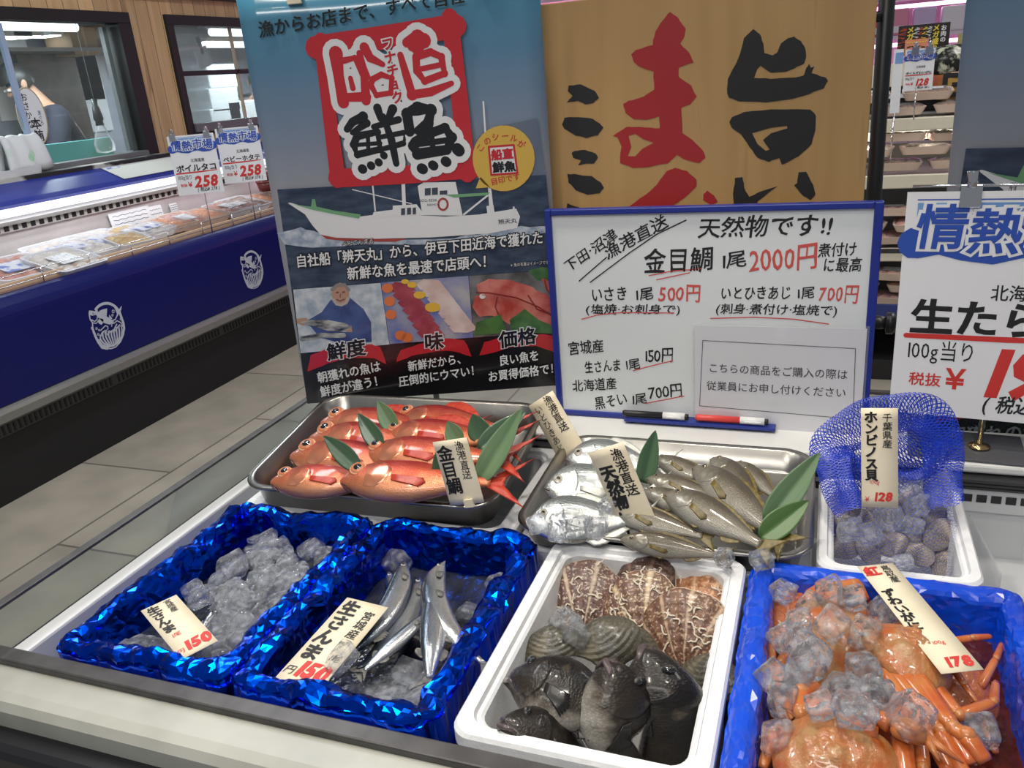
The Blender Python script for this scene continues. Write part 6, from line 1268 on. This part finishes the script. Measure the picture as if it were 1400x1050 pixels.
for px, py, z, d in NC:
    a = rnd.uniform(0, 6.28); put_clam(cb, 'grey clam ' + d, px, py, z+.008, rnd.uniform(.021, .0245), (rnd.uniform(-.6, .6), -.7+rnd.uniform(-.3, .3), .6), (math.cos(a), .3, math.sin(a)), G)
# blue net bag: a sagging pouch around the clams, folded loop standing up behind them
netm = pm('blue_net', (.012, .05, .55), .35); nt = netm.node_tree; bs = nt.nodes['Principled BSDF']; out = nt.nodes['Material Output']
uv = nd(netm, 'ShaderNodeTexCoord'); sp = nd(netm, 'ShaderNodeSeparateXYZ'); lk(netm, uv, 'UV', sp, 0)
def netmat(name, thr):
  global netm
  netm = netm0.copy(); netm.name = name
  for n in netm.node_tree.nodes:
    if n.type == 'MATH' and n.operation == 'LESS_THAN': n.inputs[1].default_value = thr
ws = []
for sgn in (1, -1):
    a_ = nd(netm, 'ShaderNodeMath', operation='MULTIPLY_ADD'); a_.inputs[1].default_value = sgn; lk(netm, sp, 'Y', a_, 0); lk(netm, sp, 'X', a_, 2)
    f_ = nd(netm, 'ShaderNodeMath', operation='FRACT'); lk(netm, a_, 0, f_, 0); g_ = nd(netm, 'ShaderNodeMath', operation='LESS_THAN'); g_.inputs[1].default_value = .22; lk(netm, f_, 0, g_, 0); ws.append(g_)
mxm = nd(netm, 'ShaderNodeMath', operation='MAXIMUM'); lk(netm, ws[0], 0, mxm, 0); lk(netm, ws[1], 0, mxm, 1)
tr = nd(netm, 'ShaderNodeBsdfTransparent'); mx = nd(netm, 'ShaderNodeMixShader'); lk(netm, mxm, 0, mx, 0); nt.links.new(tr.outputs[0], mx.inputs[1]); nt.links.new(bs.outputs[0], mx.inputs[2]); nt.links.new(mx.outputs[0], out.inputs[0])
netm0 = netm
netmat('blue_net_fine', .065)
def net(name, lab, secs, nu=72, cu=58, cv=.0042, parent=None, seed=0):
    """secs: (z, cx, cy, rx, ry)"""
    vs = []; m_ = len(secs)*4; SS = []
    for k in range(m_+1):
        q = k/m_*(len(secs)-1); i = min(int(q), len(secs)-2); f = q-i; f = f*f*(3-2*f) if False else f
        SS.append([secs[i][c]+(secs[i+1][c]-secs[i][c])*f for c in range(5)])
    for k, (z, cx, cy, rx, ry) in enumerate(SS):
        for i in range(nu+1):
            a = 6.2832*i/nu; x = cx+rx*math.cos(a); y = cy+ry*math.sin(a); v = Vector((x, y, z)); nn = noise.noise_vector(v*30+Vector((seed, 0, 0)))*.010 if i < nu else noise.noise_vector(Vector((cx+rx, cy, z))*30+Vector((seed, 0, 0)))*.010
            fold = .004*math.sin(a*9+z*60)*(1 if z > .88 else .35)
            vs.append((x+nn.x+fold*math.cos(a), y+nn.y*.6+fold*math.sin(a), z+nn.z*.5))
    fs = [(k*(nu+1)+i, k*(nu+1)+i+1, (k+1)*(nu+1)+i+1, (k+1)*(nu+1)+i) for k in range(m_) for i in range(nu)]
    b = MB().add(vs, fs, True); o = b.build(name, netm, parent, fix=False); uvl = o.data.uv_layers.new(name='uv')
    for li, l in enumerate(o.data.loops):
        k, i = divmod(l.vertex_index, nu+1); uvl.data[li].uv = (i/nu*cu, SS[k][0]/cv)
    if lab: tag(o, lab, 'net bag')
    return o
nb = net('net_bag', 'blue net bag holding grey clams, folded loop standing above the box', [(.775, .113, 1.14, .05, .05), (.785, .113, 1.135, .078, .088), (.83, .112, 1.135, .082, .092), (.872, .110, 1.15, .080, .075), (.905, .105, 1.175, .066, .045), (.935, .108, 1.19, .052, .03)], seed=1)
lp_ = MB(); 
def loop_pts(n=60):
    out = []
    for i in range(n+1):
        a = math.radians(-60+300*i/n); out.append(PX(1214+88*math.sin(a-math.pi*.0)*1.0, 640-95*math.cos(a), y=1.20))
    return out
netmat('blue_net_folded', .25)
# folded upper part: a wide flattened sleeve bent into a loop
def sleeve(name, pts, wds, ds, parent, seed, cu=16):
    n = len(pts); m = 20; vs = []; acc = 0; L = [0]
    for i in range(1, n): acc += (pts[i]-pts[i-1]).length; L.append(acc)
    for i, p in enumerate(pts):
        d = (pts[min(i+1, n-1)]-pts[max(i-1, 0)]).normalized(); yv = Vector((0, 1, 0)); s = d.cross(yv).normalized()
        for j in range(m+1):
            a = 6.2832*j/m; q = p + s*math.cos(a)*wds[i] + yv*math.sin(a)*ds[i]; nn = noise.noise_vector(p*24+Vector((seed, math.cos(a)*1.2, math.sin(a)*1.2)))*.007; vs.append(q+nn)
    b = MB().add(vs, [(i*(m+1)+j, i*(m+1)+j+1, (i+1)*(m+1)+j+1, (i+1)*(m+1)+j) for i in range(n-1) for j in range(m)], True)
    o = b.build(name, netm, parent, fix=False); u = o.data.uv_layers.new(name='uv')
    for li, l in enumerate(o.data.loops):
        i, j = divmod(l.vertex_index, m+1); u.data[li].uv = (j/m*cu, L[i]/.0042)
    return o
def sp_(pts, k=10):
    out = []; n = len(pts)
    for i in range(n-1):
        p0, p1, p2, p3 = pts[max(i-1, 0)], pts[i], pts[i+1], pts[min(i+2, n-1)]
        for j in range(k):
            t = j/k; out.append(.5*((2*p1)+(p2-p0)*t+(2*p0-5*p1+4*p2-p3)*t*t+(3*p1-p0-3*p2+p3)*t**3))
    return out+[pts[-1]]
LP = [PX(x, y, y=Y) for x, y, Y in ((1160, 700, 1.10), (1142, 650, 1.14), (1136, 612, 1.18), (1165, 585, 1.2), (1215, 566, 1.21), (1262, 566, 1.21), (1285, 600, 1.2), (1288, 650, 1.18), (1295, 690, 1.15))]
q = sp_(LP); n = len(q)
o = sleeve('upper_loop', q, [.020+.012*math.sin(math.pi*i/n) for i in range(n)], [.007]*n, None, 3)
o.parent = nb; sub2 = sleeve('inner_fold', sp_([PX(x, y, y=Y) for x, y, Y in ((1150, 615, 1.185), (1190, 640, 1.175), (1235, 652, 1.175), (1275, 640, 1.18), (1290, 600, 1.19))]), [.010]*41, [.006]*41, None, 5, 8); sub2.parent = nb
o3 = sleeve('back_curtain', sp_([PX(x, y, y=Y) for x, y, Y in ((1140, 655, 1.19), (1200, 640, 1.2), (1250, 610, 1.21), (1270, 575, 1.215))]), [.05]*31, [.004]*31, None, 8, 20); o3.parent = nb
# ================= crabs =================
csh = nz('crab_shell_tan', (.42, .23, .09), (.44, .11, .022), 2.4, .30, Coat_Weight=.7, bump=.3, bscale=12, detail=5)
csr = nz('crab_shell_red', (.50, .095, .025), (.58, .20, .06), 26, .25, Coat_Weight=.7, bump=.2, bscale=90)
cor = nz('crab_leg_orange', (.52, .10, .018), (.56, .19, .05), 2, .25, Coat_Weight=.8, sc=(1, 1, 1))
cpale = nz('crab_joint_pale', (.52, .25, .09), (.52, .16, .04), 2, .3, Coat_Weight=.7)
def carapace(t, r, mat):
    b = MB(); nr, na = 16, 44; vs = []
    def ed(a): return 1 + .10*math.cos(a*3+math.pi/2) + .035*math.sin(a*5) + (.05*math.sin(a*22) if math.sin(a) < .5 else 0)
    for i in range(nr+1):
        u = i/nr
        for j in range(na):
            a = 6.2832*j/na; q = u*ed(a); x, y = q*math.cos(a), q*math.sin(a)*.94
            lob = .10*math.exp(-((x-.38)**2+(y-.1)**2)/.06)+.10*math.exp(-((x+.38)**2+(y-.1)**2)/.06)+.09*math.exp(-(x**2+(y+.25)**2)/.05)+.06*math.exp(-(x**2+(y-.45)**2)/.05)
            gr_ = -.05*math.exp(-((abs(x)-.2)**2)/.004)*(1-u)
            z = .36*(1-u**2.4)**.8+lob*(1-u*u)+gr_+.05*noise.noise(Vector((x*6, y*6, r*90)))+.03*noise.noise(Vector((x*17, y*17, r*50)))
            vs.append((x, y, z))
    k = len(vs)
    for i in range(5):
        u = 1-i/5
        for j in range(na): a = 6.2832*j/na; q = u*ed(a); vs.append((q*math.cos(a), q*math.sin(a)*.94, -.06-.22*(1-u*u)))
    fs = [(i*na+j, i*na+(j+1) % na, (i+1)*na+(j+1) % na, (i+1)*na+j) for i in range(nr) for j in range(na)]
    fs += [(nr*na+j, nr*na+(j+1) % na, k+(j+1) % na, k+j) for j in range(na)] + [(k+i*na+j, k+i*na+(j+1) % na, k+(i+1)*na+(j+1) % na, k+(i+1)*na+j) for i in range(4) for j in range(na)]
    fs.append(tuple(k+4*na+j for j in range(na)))
    b.add(vs, fs, True); o = b.build('carapace', mat, t)
    s = MB()
    for sx in (-1, 1):
        MB().tube([(sx*.14, .86, .05), (sx*.17, 1.0, .09)], [.05, .06], 8).build('eye_stalk', MAT['pupil'], t); s.tube([(sx*.06, .85, .04), (sx*.10, 1.08, .03)], [.05, .01], 8); s.tube([(sx*.55, .72, .02), (sx*.62, .88, .03)], [.06, .01], 8)
    s.build('front_spines', mat, o)
    MB().ell((0, -.15, -.17), (.62, .62, .2), 18, 10).build('belly', cpale, t)
    return t
def crab(lab, px, py, z, r, n, fwd, mat, limbs):
    c = PX(px, py, z=z); Mx = normal_frame(c, n, [-q for q in fwd]) @ Matrix.Scale(r, 4); t = thing('red_snow_crab', lab, 'crab', Mx, 'crabs in the blue film-lined box'); carapace(t, r, mat); inv = Mx.inverted()
    for kind, pts in limbs:
        P = [PX(p[0], p[1], z=p[2]) for p in pts]; rs = [p[3]/r for p in pts]; Q = [inv @ p for p in P]
        if kind == 'leg':
            b = MB(); 
            for i in range(len(Q)-1):
                a, b2 = Q[i], Q[i+1]; b.tube([a, a.lerp(b2, .06), a.lerp(b2, .25), a.lerp(b2, .85), b2], [rs[i]*.75, rs[i]*1.05, rs[i], rs[i]*.5+rs[i+1]*.5, rs[i+1]*.95], 10, flat=.75)
            o = b.build('leg', cor, t)
            j = MB()
            for i in range(1, len(Q)-1): j.ell(Q[i], (rs[i]*.93,)*3, 10, 8)
            if len(Q) > 2: j.build('joints', cpale, o)
        else:
            b = MB(); a, b2, c2 = Q[0], Q[1], Q[2]; b.tube([a, a.lerp(b2, .15), a.lerp(b2, .6), b2], [rs[0]*.6, rs[0], rs[0]*1.1, rs[1]], 12, flat=.8); o = b.build('claw', cor, t)
            p = MB(); p.tube([b2, b2.lerp(c2, .12), b2.lerp(c2, .55), c2], [rs[1]*.7, rs[1]*1.15, rs[1]*1.3, rs[2]*1.1], 12, flat=.8); p.build('palm', cpale, o)
            for q_, nm in ((Q[3], 'fixed_finger'), (Q[4], 'moving_finger')):
                f = MB(); mid = c2.lerp(q_, .5)+(c2-b2).normalized()*0; f.tube([c2, mid, q_], [rs[2]*.75, rs[2]*.5, rs[2]*.1], 8); f.build(nm, cor, o)
Z = .852
crab('crab at the left half of the box, its shell buried under ice cubes', 1133, 882, .845, .058, (-.1, -.5, .85), (-.3, .8, .2), csh, [
    ('leg', [(1098, 862, .84, .007), (1068, 905, .838, .0065), (1062, 950, .83, .005), (1075, 1000, .825, .004)]), ('leg', [(1092, 872, .835, .007), (1052, 868, .84, .006), (1056, 905, .832, .005), (1048, 950, .825, .003)]),
    ('leg', [(1150, 850, .85, .009), (1178, 836, .855, .0085), (1190, 860, .85, .007), (1200, 885, .84, .004)]), ('leg', [(1130, 840, .85, .010), (1140, 806, .865, .010), (1170, 800, .868, .009), (1182, 822, .86, .007)]),
    ('leg', [(1110, 845, .85, .009), (1108, 815, .86, .009), (1128, 800, .862, .008), (1145, 818, .858, .006)]), ('leg', [(1180, 855, .845, .007), (1215, 845, .842, .006), (1245, 850, .838, .004)])])
crab('crab with tan shell tilted under the price tag, legs fanned to the front', 1246, 892, .866, .052, (.16, -.02, .95), (-.9, .2, .0), csh, [
    ('leg', [(1208, 915, .862, .0085), (1262, 990, .858, .0080), (1300, 1060, .85, .007)]), ('leg', [(1222, 918, .864, .0090), (1288, 1000, .862, .0085), (1322, 1065, .85, .007)]), ('leg', [(1237, 922, .866, .0090), (1300, 995, .866, .0085), (1330, 1045, .855, .007)]),
    ('leg', [(1256, 925, .866, .0092), (1303, 995, .87, .0085), (1322, 1006, .87, .0100), (1348, 1042, .858, .008)]), ('leg', [(1270, 925, .86, .0075), (1312, 978, .855, .007), (1358, 960, .852, .0055), (1362, 932, .848, .003)]), ('leg', [(1290, 895, .855, .005), (1318, 935, .856, .004), (1336, 960, .85, .0025)]), ('leg', [(1262, 930, .85, .008), (1285, 985, .845, .007), (1292, 1040, .84, .006)])])
crab('crab at the bottom edge of the picture with arms arched over its shell', 1140, 1034, .856, .058, (-.05, -.2, .9), (-.2, .9, .2), csh, [
    ('leg', [(1128, 962, .868, .0095), (1096, 975, .87, .0095), (1095, 945, .872, .0085), (1118, 938, .868, .007)]), ('leg', [(1130, 955, .868, .0085), (1142, 988, .876, .0090), (1200, 1003, .874, .0075)]),
    ('claw', [(1190, 975, .876, .0085), (1218, 990, .880, .0098), (1266, 1008, .876, .0075), (1318, 1044, .866, .001), (1284, 1040, .870, .001)]),
    ('leg', [(1075, 955, .85, .0075), (1090, 1000, .848, .007), (1096, 1050, .842, .005)]), ('leg', [(1092, 1010, .85, .0075), (1060, 1000, .848, .007), (1042, 1050, .84, .005)]), ('leg', [(1225, 965, .862, .0105), (1232, 1010, .862, .0105), (1240, 1070, .852, .009)]), ('leg', [(1255, 985, .855, .008), (1262, 1050, .852, .007), (1262, 1090, .845, .006)])])
crab('dark red crab lying low behind the others at the back left', 1082, 846, .825, .045, (-.1, -.3, .9), (-.5, .7, .2), csr, [
    ('leg', [(1100, 835, .832, .006), (1090, 800, .84, .006), (1120, 790, .845, .004)]), ('leg', [(1110, 840, .83, .006), (1160, 812, .842, .0055), (1210, 835, .84, .004)]), ('leg', [(1180, 845, .835, .006), (1220, 855, .838, .005), (1280, 842, .835, .004)]), ('leg', [(1280, 880, .835, .005), (1330, 872, .84, .0045), (1355, 870, .838, .003)])])
crab('dark red crab sunk in brine at the right side of the box', 1308, 945, .818, .045, (.1, -.3, .9), (.4, .8, .2), csr, [('leg', [(1335, 960, .825, .006), (1350, 1000, .825, .005), (1362, 1030, .82, .003)]), ('leg', [(1290, 970, .825, .006), (1312, 1012, .83, .0055), (1318, 1045, .825, .004)]), ('leg', [(1340, 940, .83, .005), (1362, 900, .835, .004), (1370, 880, .832, .003)])])
# ================= ice =================
icem = bpy.data.materials.new('clear_ice'); icem.use_nodes = True; nt = icem.node_tree; b_ = nt.nodes['Principled BSDF']; b_.inputs['Base Color'].default_value = (.95, .97, 1, 1); b_.inputs['Roughness'].default_value = .05; b_.inputs['Transmission Weight'].default_value = 1; b_.inputs['IOR'].default_value = 1.22
n_ = nd(icem, 'ShaderNodeTexNoise', Scale=1.3, Detail=1.5); tc = nd(icem, 'ShaderNodeTexCoord'); lk(icem, tc, 'Object', n_, 'Vector'); bp = nd(icem, 'ShaderNodeBump', Strength=.45, Distance=.16); lk(icem, n_, 0, bp, 'Height'); lk(icem, bp, 0, b_, 'Normal')
tr = nd(icem, 'ShaderNodeBsdfTransparent'); tr.inputs[0].default_value = (.97, .98, 1, 1); gs_ = nd(icem, 'ShaderNodeBsdfGlossy'); gs_.inputs['Roughness'].default_value = .07; lk(icem, bp, 0, gs_, 'Normal')
lw = nd(icem, 'ShaderNodeLayerWeight', Blend=.14); lk(icem, bp, 0, lw, 'Normal'); m0 = nd(icem, 'ShaderNodeMixShader'); lk(icem, lw, 'Fresnel', m0, 0); nt.links.new(tr.outputs[0], m0.inputs[1]); nt.links.new(gs_.outputs[0], m0.inputs[2])
m1 = nd(icem, 'ShaderNodeMixShader'); m1.inputs[0].default_value = .82; nt.links.new(b_.outputs[0], m1.inputs[1]); nt.links.new(m0.outputs[0], m1.inputs[2])
df = nd(icem, 'ShaderNodeBsdfDiffuse'); df.inputs[0].default_value = (.85, .88, .92, 1); m2 = nd(icem, 'ShaderNodeMixShader'); rr = ramp(icem, [(.42, (.07, .07, .07)), (.78, (.30, .30, .30))]); lk(icem, n_, 0, rr, 0); lk(icem, rr, 0, m2, 0); nt.links.new(m1.outputs[0], m2.inputs[1]); nt.links.new(df.outputs[0], m2.inputs[2]); nt.links.new(m2.outputs[0], nt.nodes['Material Output'].inputs[0])
_ice = []
for k in range(5):
    bm = bmesh.new(); bmesh.ops.create_cube(bm, size=2); bmesh.ops.subdivide_edges(bm, edges=bm.edges, cuts=5, use_grid_fill=True)
    for v in bm.verts:
        c = v.co; L_ = (abs(c.x)**11+abs(c.y)**11+abs(c.z)**11)**(1/11); c = c/L_
        nn = noise.noise_vector(c*1.3+Vector((k*5, 0, 0)))*.13+noise.noise_vector(c*3+Vector((0, k*3, 0)))*.045; q = c+nn
        if k in (1, 3): q.z *= .7; q.x *= 1.1
        if k == 4: q += Vector((.25*q.z, 0, .2*q.x))
        v.co = q
    for f in bm.faces: f.smooth = True
    me = bpy.data.meshes.new('ice_cube'); bm.to_mesh(me); bm.free(); me.materials.append(icem); _ice.append(me)
irnd = random.Random(12)
def ice(lab, px, py, z, s, group, name='ice_cube', squash=1):
    o = bpy.data.objects.new(name, _ice[irnd.randrange(5)]); COL.objects.link(o); p = PX(px, py, z=z)
    o.matrix_world = T(p) @ rot('Z', irnd.uniform(0, 90)) @ rot('X', irnd.uniform(-30, 30)) @ rot('Y', irnd.uniform(-30, 30)) @ Matrix.Diagonal((s, s, s*squash, 1)); return tag(o, lab, 'ice cube', group)
G = 'ice cubes on the crabs'
for px, py, z, s, d in ((1041, 765, .885, .0125, 'on the back left corner of the crab box rim'), (1236, 768, .872, .010, 'flat on the foam rim above the crab price tag'), (1070, 809, .862, .0135, 'alone near the back left of the crab box'), (1133, 812, .885, .0150, 'tall, at the back of the ice heap on the crabs'), (1165, 818, .885, .0135, 'on an orange claw at the back of the crab box'), (1138, 853, .893, .0150, 'round, on top of the middle crab shell'), (1182, 866, .888, .0145, 'right of the round one, before the tilted crab'), (1092, 850, .876, .0135, 'second from the back at the left of the ice heap'), (1072, 872, .870, .0140, 'at the left edge of the ice heap on the crabs'), (1095, 880, .884, .0145, 'in the left middle of the ice heap on the crabs'), (1105, 905, .890, .0165, 'large and flat, in front of the left crab shell'), (1057, 926, .868, .0150, 'square, beside the left film wall of the crab box'), (1090, 928, .872, .0140, 'right of the square one by the left film wall'), (1072, 958, .866, .0140, 'lowest at the left film wall of the crab box'), (1180, 918, .886, .0150, 'in the centre, right of the left crab shell'), (1150, 945, .884, .0150, 'in the centre, above the arched orange arms'), (1196, 952, .886, .0155, 'right of centre, above the pale claw'), (1168, 970, .898, .0160, 'on the arched orange arms in front'), (1122, 965, .892, .0120, 'inside the curl of the left orange arm'), (1245, 977, .892, .0165, 'on the fanned orange legs right of centre'), (1205, 838, .868, .0130, 'dull, at the back under the price tag'), (1108, 826, .872, .0125, 'behind the left end of the ice heap'), (1228, 838, .866, .0120, 'dark, touching the left edge of the crab price tag'), (1065, 1010, .858, .0150, 'near the bottom left of the crab box'), (1340, 1000, .845, .0140, 'in the dark brine at the right of the crab box')):
    ice('clear ice cube ' + d, px, py, z, s, G)
G = 'ice in the clam net'
for px, py, z, s, d in ((1240, 668, .895, .017, 'large block in the middle of the net, right of the tag'), (1275, 660, .90, .018, 'large block at the right of the net'), (1215, 708, .872, .015, 'below the price tag in the net'), (1243, 718, .868, .014, 'right below the price tag in the net'), (1160, 725, .866, .014, 'at the left front of the net'), (1190, 730, .862, .0125, 'second from the left at the front of the net'), (1255, 690, .885, .015, 'between the two large blocks and the clams')):
    ice('clear ice ' + d, px, py, z, s, G)
G = 'ice on the silver jacks'
for px, py, z, s, d in ((735, 716, .908, .0125, 'at the snout of the front silver jack'), (762, 722, .908, .0125, 'second from the left on the front silver jack'), (790, 716, .912, .0135, 'largest on the front silver jack'), (815, 722, .908, .0125, 'rightmost on the front silver jack beside the tag'), (832, 690, .91, .011, 'against the left edge of the tall paper tag')):
    ice('clear ice cube ' + d, px, py, z, s, G)
for px, py, z, s, d in ((775, 855, .85, .016, 'left of the two between scallops and clams'), (792, 868, .85, .016, 'right of the two between scallops and clams'), (880, 920, .85, .016, 'between middle and right rockfish'), (990, 762, .886, .010, 'lying at the front right corner of the grunt tray')):
    ice('clear ice cube ' + d, px, py, z, s, 'loose ice among the fish')
# chunks heaped in the two saury boxes; nothing tells one chunk from the next
def heap(n, inside, zf, lab, group, seed, smin=.010, smax=.020):
    global irnd; irnd = random.Random(seed); k = 0
    while k < n:
        px, py = irnd.uniform(60, 760), irnd.uniform(690, 980); z = zf(px, py); p = PX(px, py, z=z)
        if not inside(p, px, py): continue
        ice(lab, px, py, z, irnd.uniform(smin, smax), group, 'ice_chunk', irnd.uniform(.5, .9)); k += 1
heap(88, lambda p, x, y: -.855 < p.x < -.675 and .655 < p.y < .945 and (x-235)**2/60**2+(y-850)**2/40**2 > 1.0 and (p.x+.79)*1.0+.09 > 0 + .0, lambda x, y: .818+.022*max(0, 1-((x-345)/120)**2-((y-820)/110)**2)+irnd.uniform(-.004, .006), 'rough chunk of ice in the heap filling the left foil box', 'ice heap in the left foil box', 5)
heap(34, lambda p, x, y: -.595 < p.x < -.40 and .65 < p.y < .95 and (y > 925 or (x < 480 and y < 880 and x > 440) or (x > 630 and y < 840) or (y < 790 and x < 560)), lambda x, y: .812+irnd.uniform(-.004, .008), 'rough chunk of ice around the sauries in the second foil box', 'ice around the sauries', 9)
ice('grey block of ice on the lower right corner of the second saury tag', 466, 900, .872, .018, 'loose ice among the fish', 'ice_chunk', .7)
# ================= paper tags =================
def paper_tag(lab, BL, BR, TL, rows, bend=.0, w=None, h=None):
    a = PX(BL[0], BL[1], **BL[2]); b2 = PX(BR[0], BR[1], **BR[2]); c = PX(TL[0], TL[1], **TL[2]); M = frame(a, b2-a, c-a); W_ = w or (b2-a).length; y_ = Vector(M.col[1][:3]); H_ = h or (c-a).dot(y_); sk_ = (c-a).dot(Vector(M.col[0][:3]))/H_
    n = 10; g = MB(); g.add([(W_*i/2, H_*j/n, bend*((j/n)**2)) for j in range(n+1) for i in range(3)], [(j*3+i, j*3+i+1, (j+1)*3+i+1, (j+1)*3+i) for j in range(n) for i in range(2)], True)
    o = g.build('paper_tag', MAT['tagpaper'], mw=M); md = o.modifiers.new('s', 'SOLIDIFY'); md.thickness = .0009; md.offset = -1; tag(o, lab, 'price tag')
    ms = {'k': MB(), 'r': MB()}
    for ink, s, fx, fy, sz, vert, bold in rows:
        m = ms[ink]; k0 = len(m.v); letters(m, s, W_*fx, H_*fy, W_*sz, vert, bold=bold, wob=.07, seed=len(s)*3+int(fx*10), shear=0 if vert else .15, gap=.98, ang=0)
        m.v[k0:] = [(v[0], v[1], .0007+bend*((v[1]/H_)**2)) for v in m.v[k0:]]
    if ms['k'].v: ms['k'].build('lettering', MAT['ink'], o)
    if ms['r'].v: ms['r'].build('red_lettering', MAT['redink'], o)
    return o
z_ = lambda v: {'z': v}
y_ = lambda v: {'y': v}
paper_tag('cream tag reading 生さんま 150 in the left foil box', (247, 902, z_(.872)), (298, 876, z_(.872)), (197, 833, z_(.882)), [('k', '生さんま', .08, .97, .36, True, .04), ('k', '宮城産', .58, .98, .22, True, .01), ('r', '150', .22, .08, .50, False, .06), ('r', '円', .03, .08, .2, False, .0), ('r', '1尾', .16, .35, .2, False, .0)])
paper_tag('cream tag reading 生さんま 150 standing in the second foil box', (371, 932, z_(.866)), (431, 951, z_(.866)), (460, 813, z_(.882)), [('k', '生さんま', .05, .97, .42, True, .04), ('k', '宮城産', .62, .90, .26, True, .01), ('r', '150', .22, .12, .48, False, .06), ('k', '円', .03, .12, .22, False, .0), ('k', '1尾', .66, .33, .2, False, .0)])
paper_tag('cream tag reading 金目鯛 on the front rim of the alfonsino tray', (616, 692, y_(.988)), (662, 687, y_(.988)), (611, 602, y_(.998)), [('k', '金目鯛', .05, .93, .46, True, .025), ('k', '漁港直送', .60, .97, .27, True, .004)])
MB().box((.026, -.004, -.002), (.040, .008, .004)).build('clip', MAT['tagpaper'], bpy.data.objects['paper_tag.002'])
paper_tag('cream tag reading いとひきあじ leaning behind the silver jacks', (766, 632, y_(1.245)), (800, 612, y_(1.245)), (732, 549, y_(1.275)), [('k', 'いとひきあじ', .12, .93, .28, True, .0), ('k', '漁港直送', .55, .99, .32, True, .008)])
paper_tag('cream tag reading 天然物 between the jacks and the grunts', (851, 728, y_(1.02)), (899, 715, y_(1.02)), (821, 614, y_(1.035)), [('k', '天然物!!', .10, .80, .42, True, .055), ('k', '漁港直送', .55, .96, .34, True, .015)])
paper_tag('cream tag reading ホンビノス貝 128 standing in the blue net', (1178, 693, y_(1.085)), (1228, 695, y_(1.085)), (1152, 558, y_(1.115)), [('k', 'ホンビノス貝', .10, .97, .36, True, .045), ('k', '千葉県産', .58, .95, .27, True, .01), ('r', '128', .30, .07, .36, False, .05), ('r', '100g', .2, .24, .16, False, .0), ('r', '¥', .08, .06, .22, False, .0)])
paper_tag('cream tag reading 紅ずわいがに leaning over the crab box', (1287, 921, z_(.884)), (1345, 915, z_(.884)), (1216, 770, z_(.888)), [('r', '紅', .05, .98, .44, True, .05), ('k', 'ずわいがに', .08, .74, .35, True, .05), ('k', '鳥取産', .55, .98, .27, True, .01), ('r', '178', .22, .04, .44, False, .05), ('r', '100g', .3, .22, .18, False, .0)])
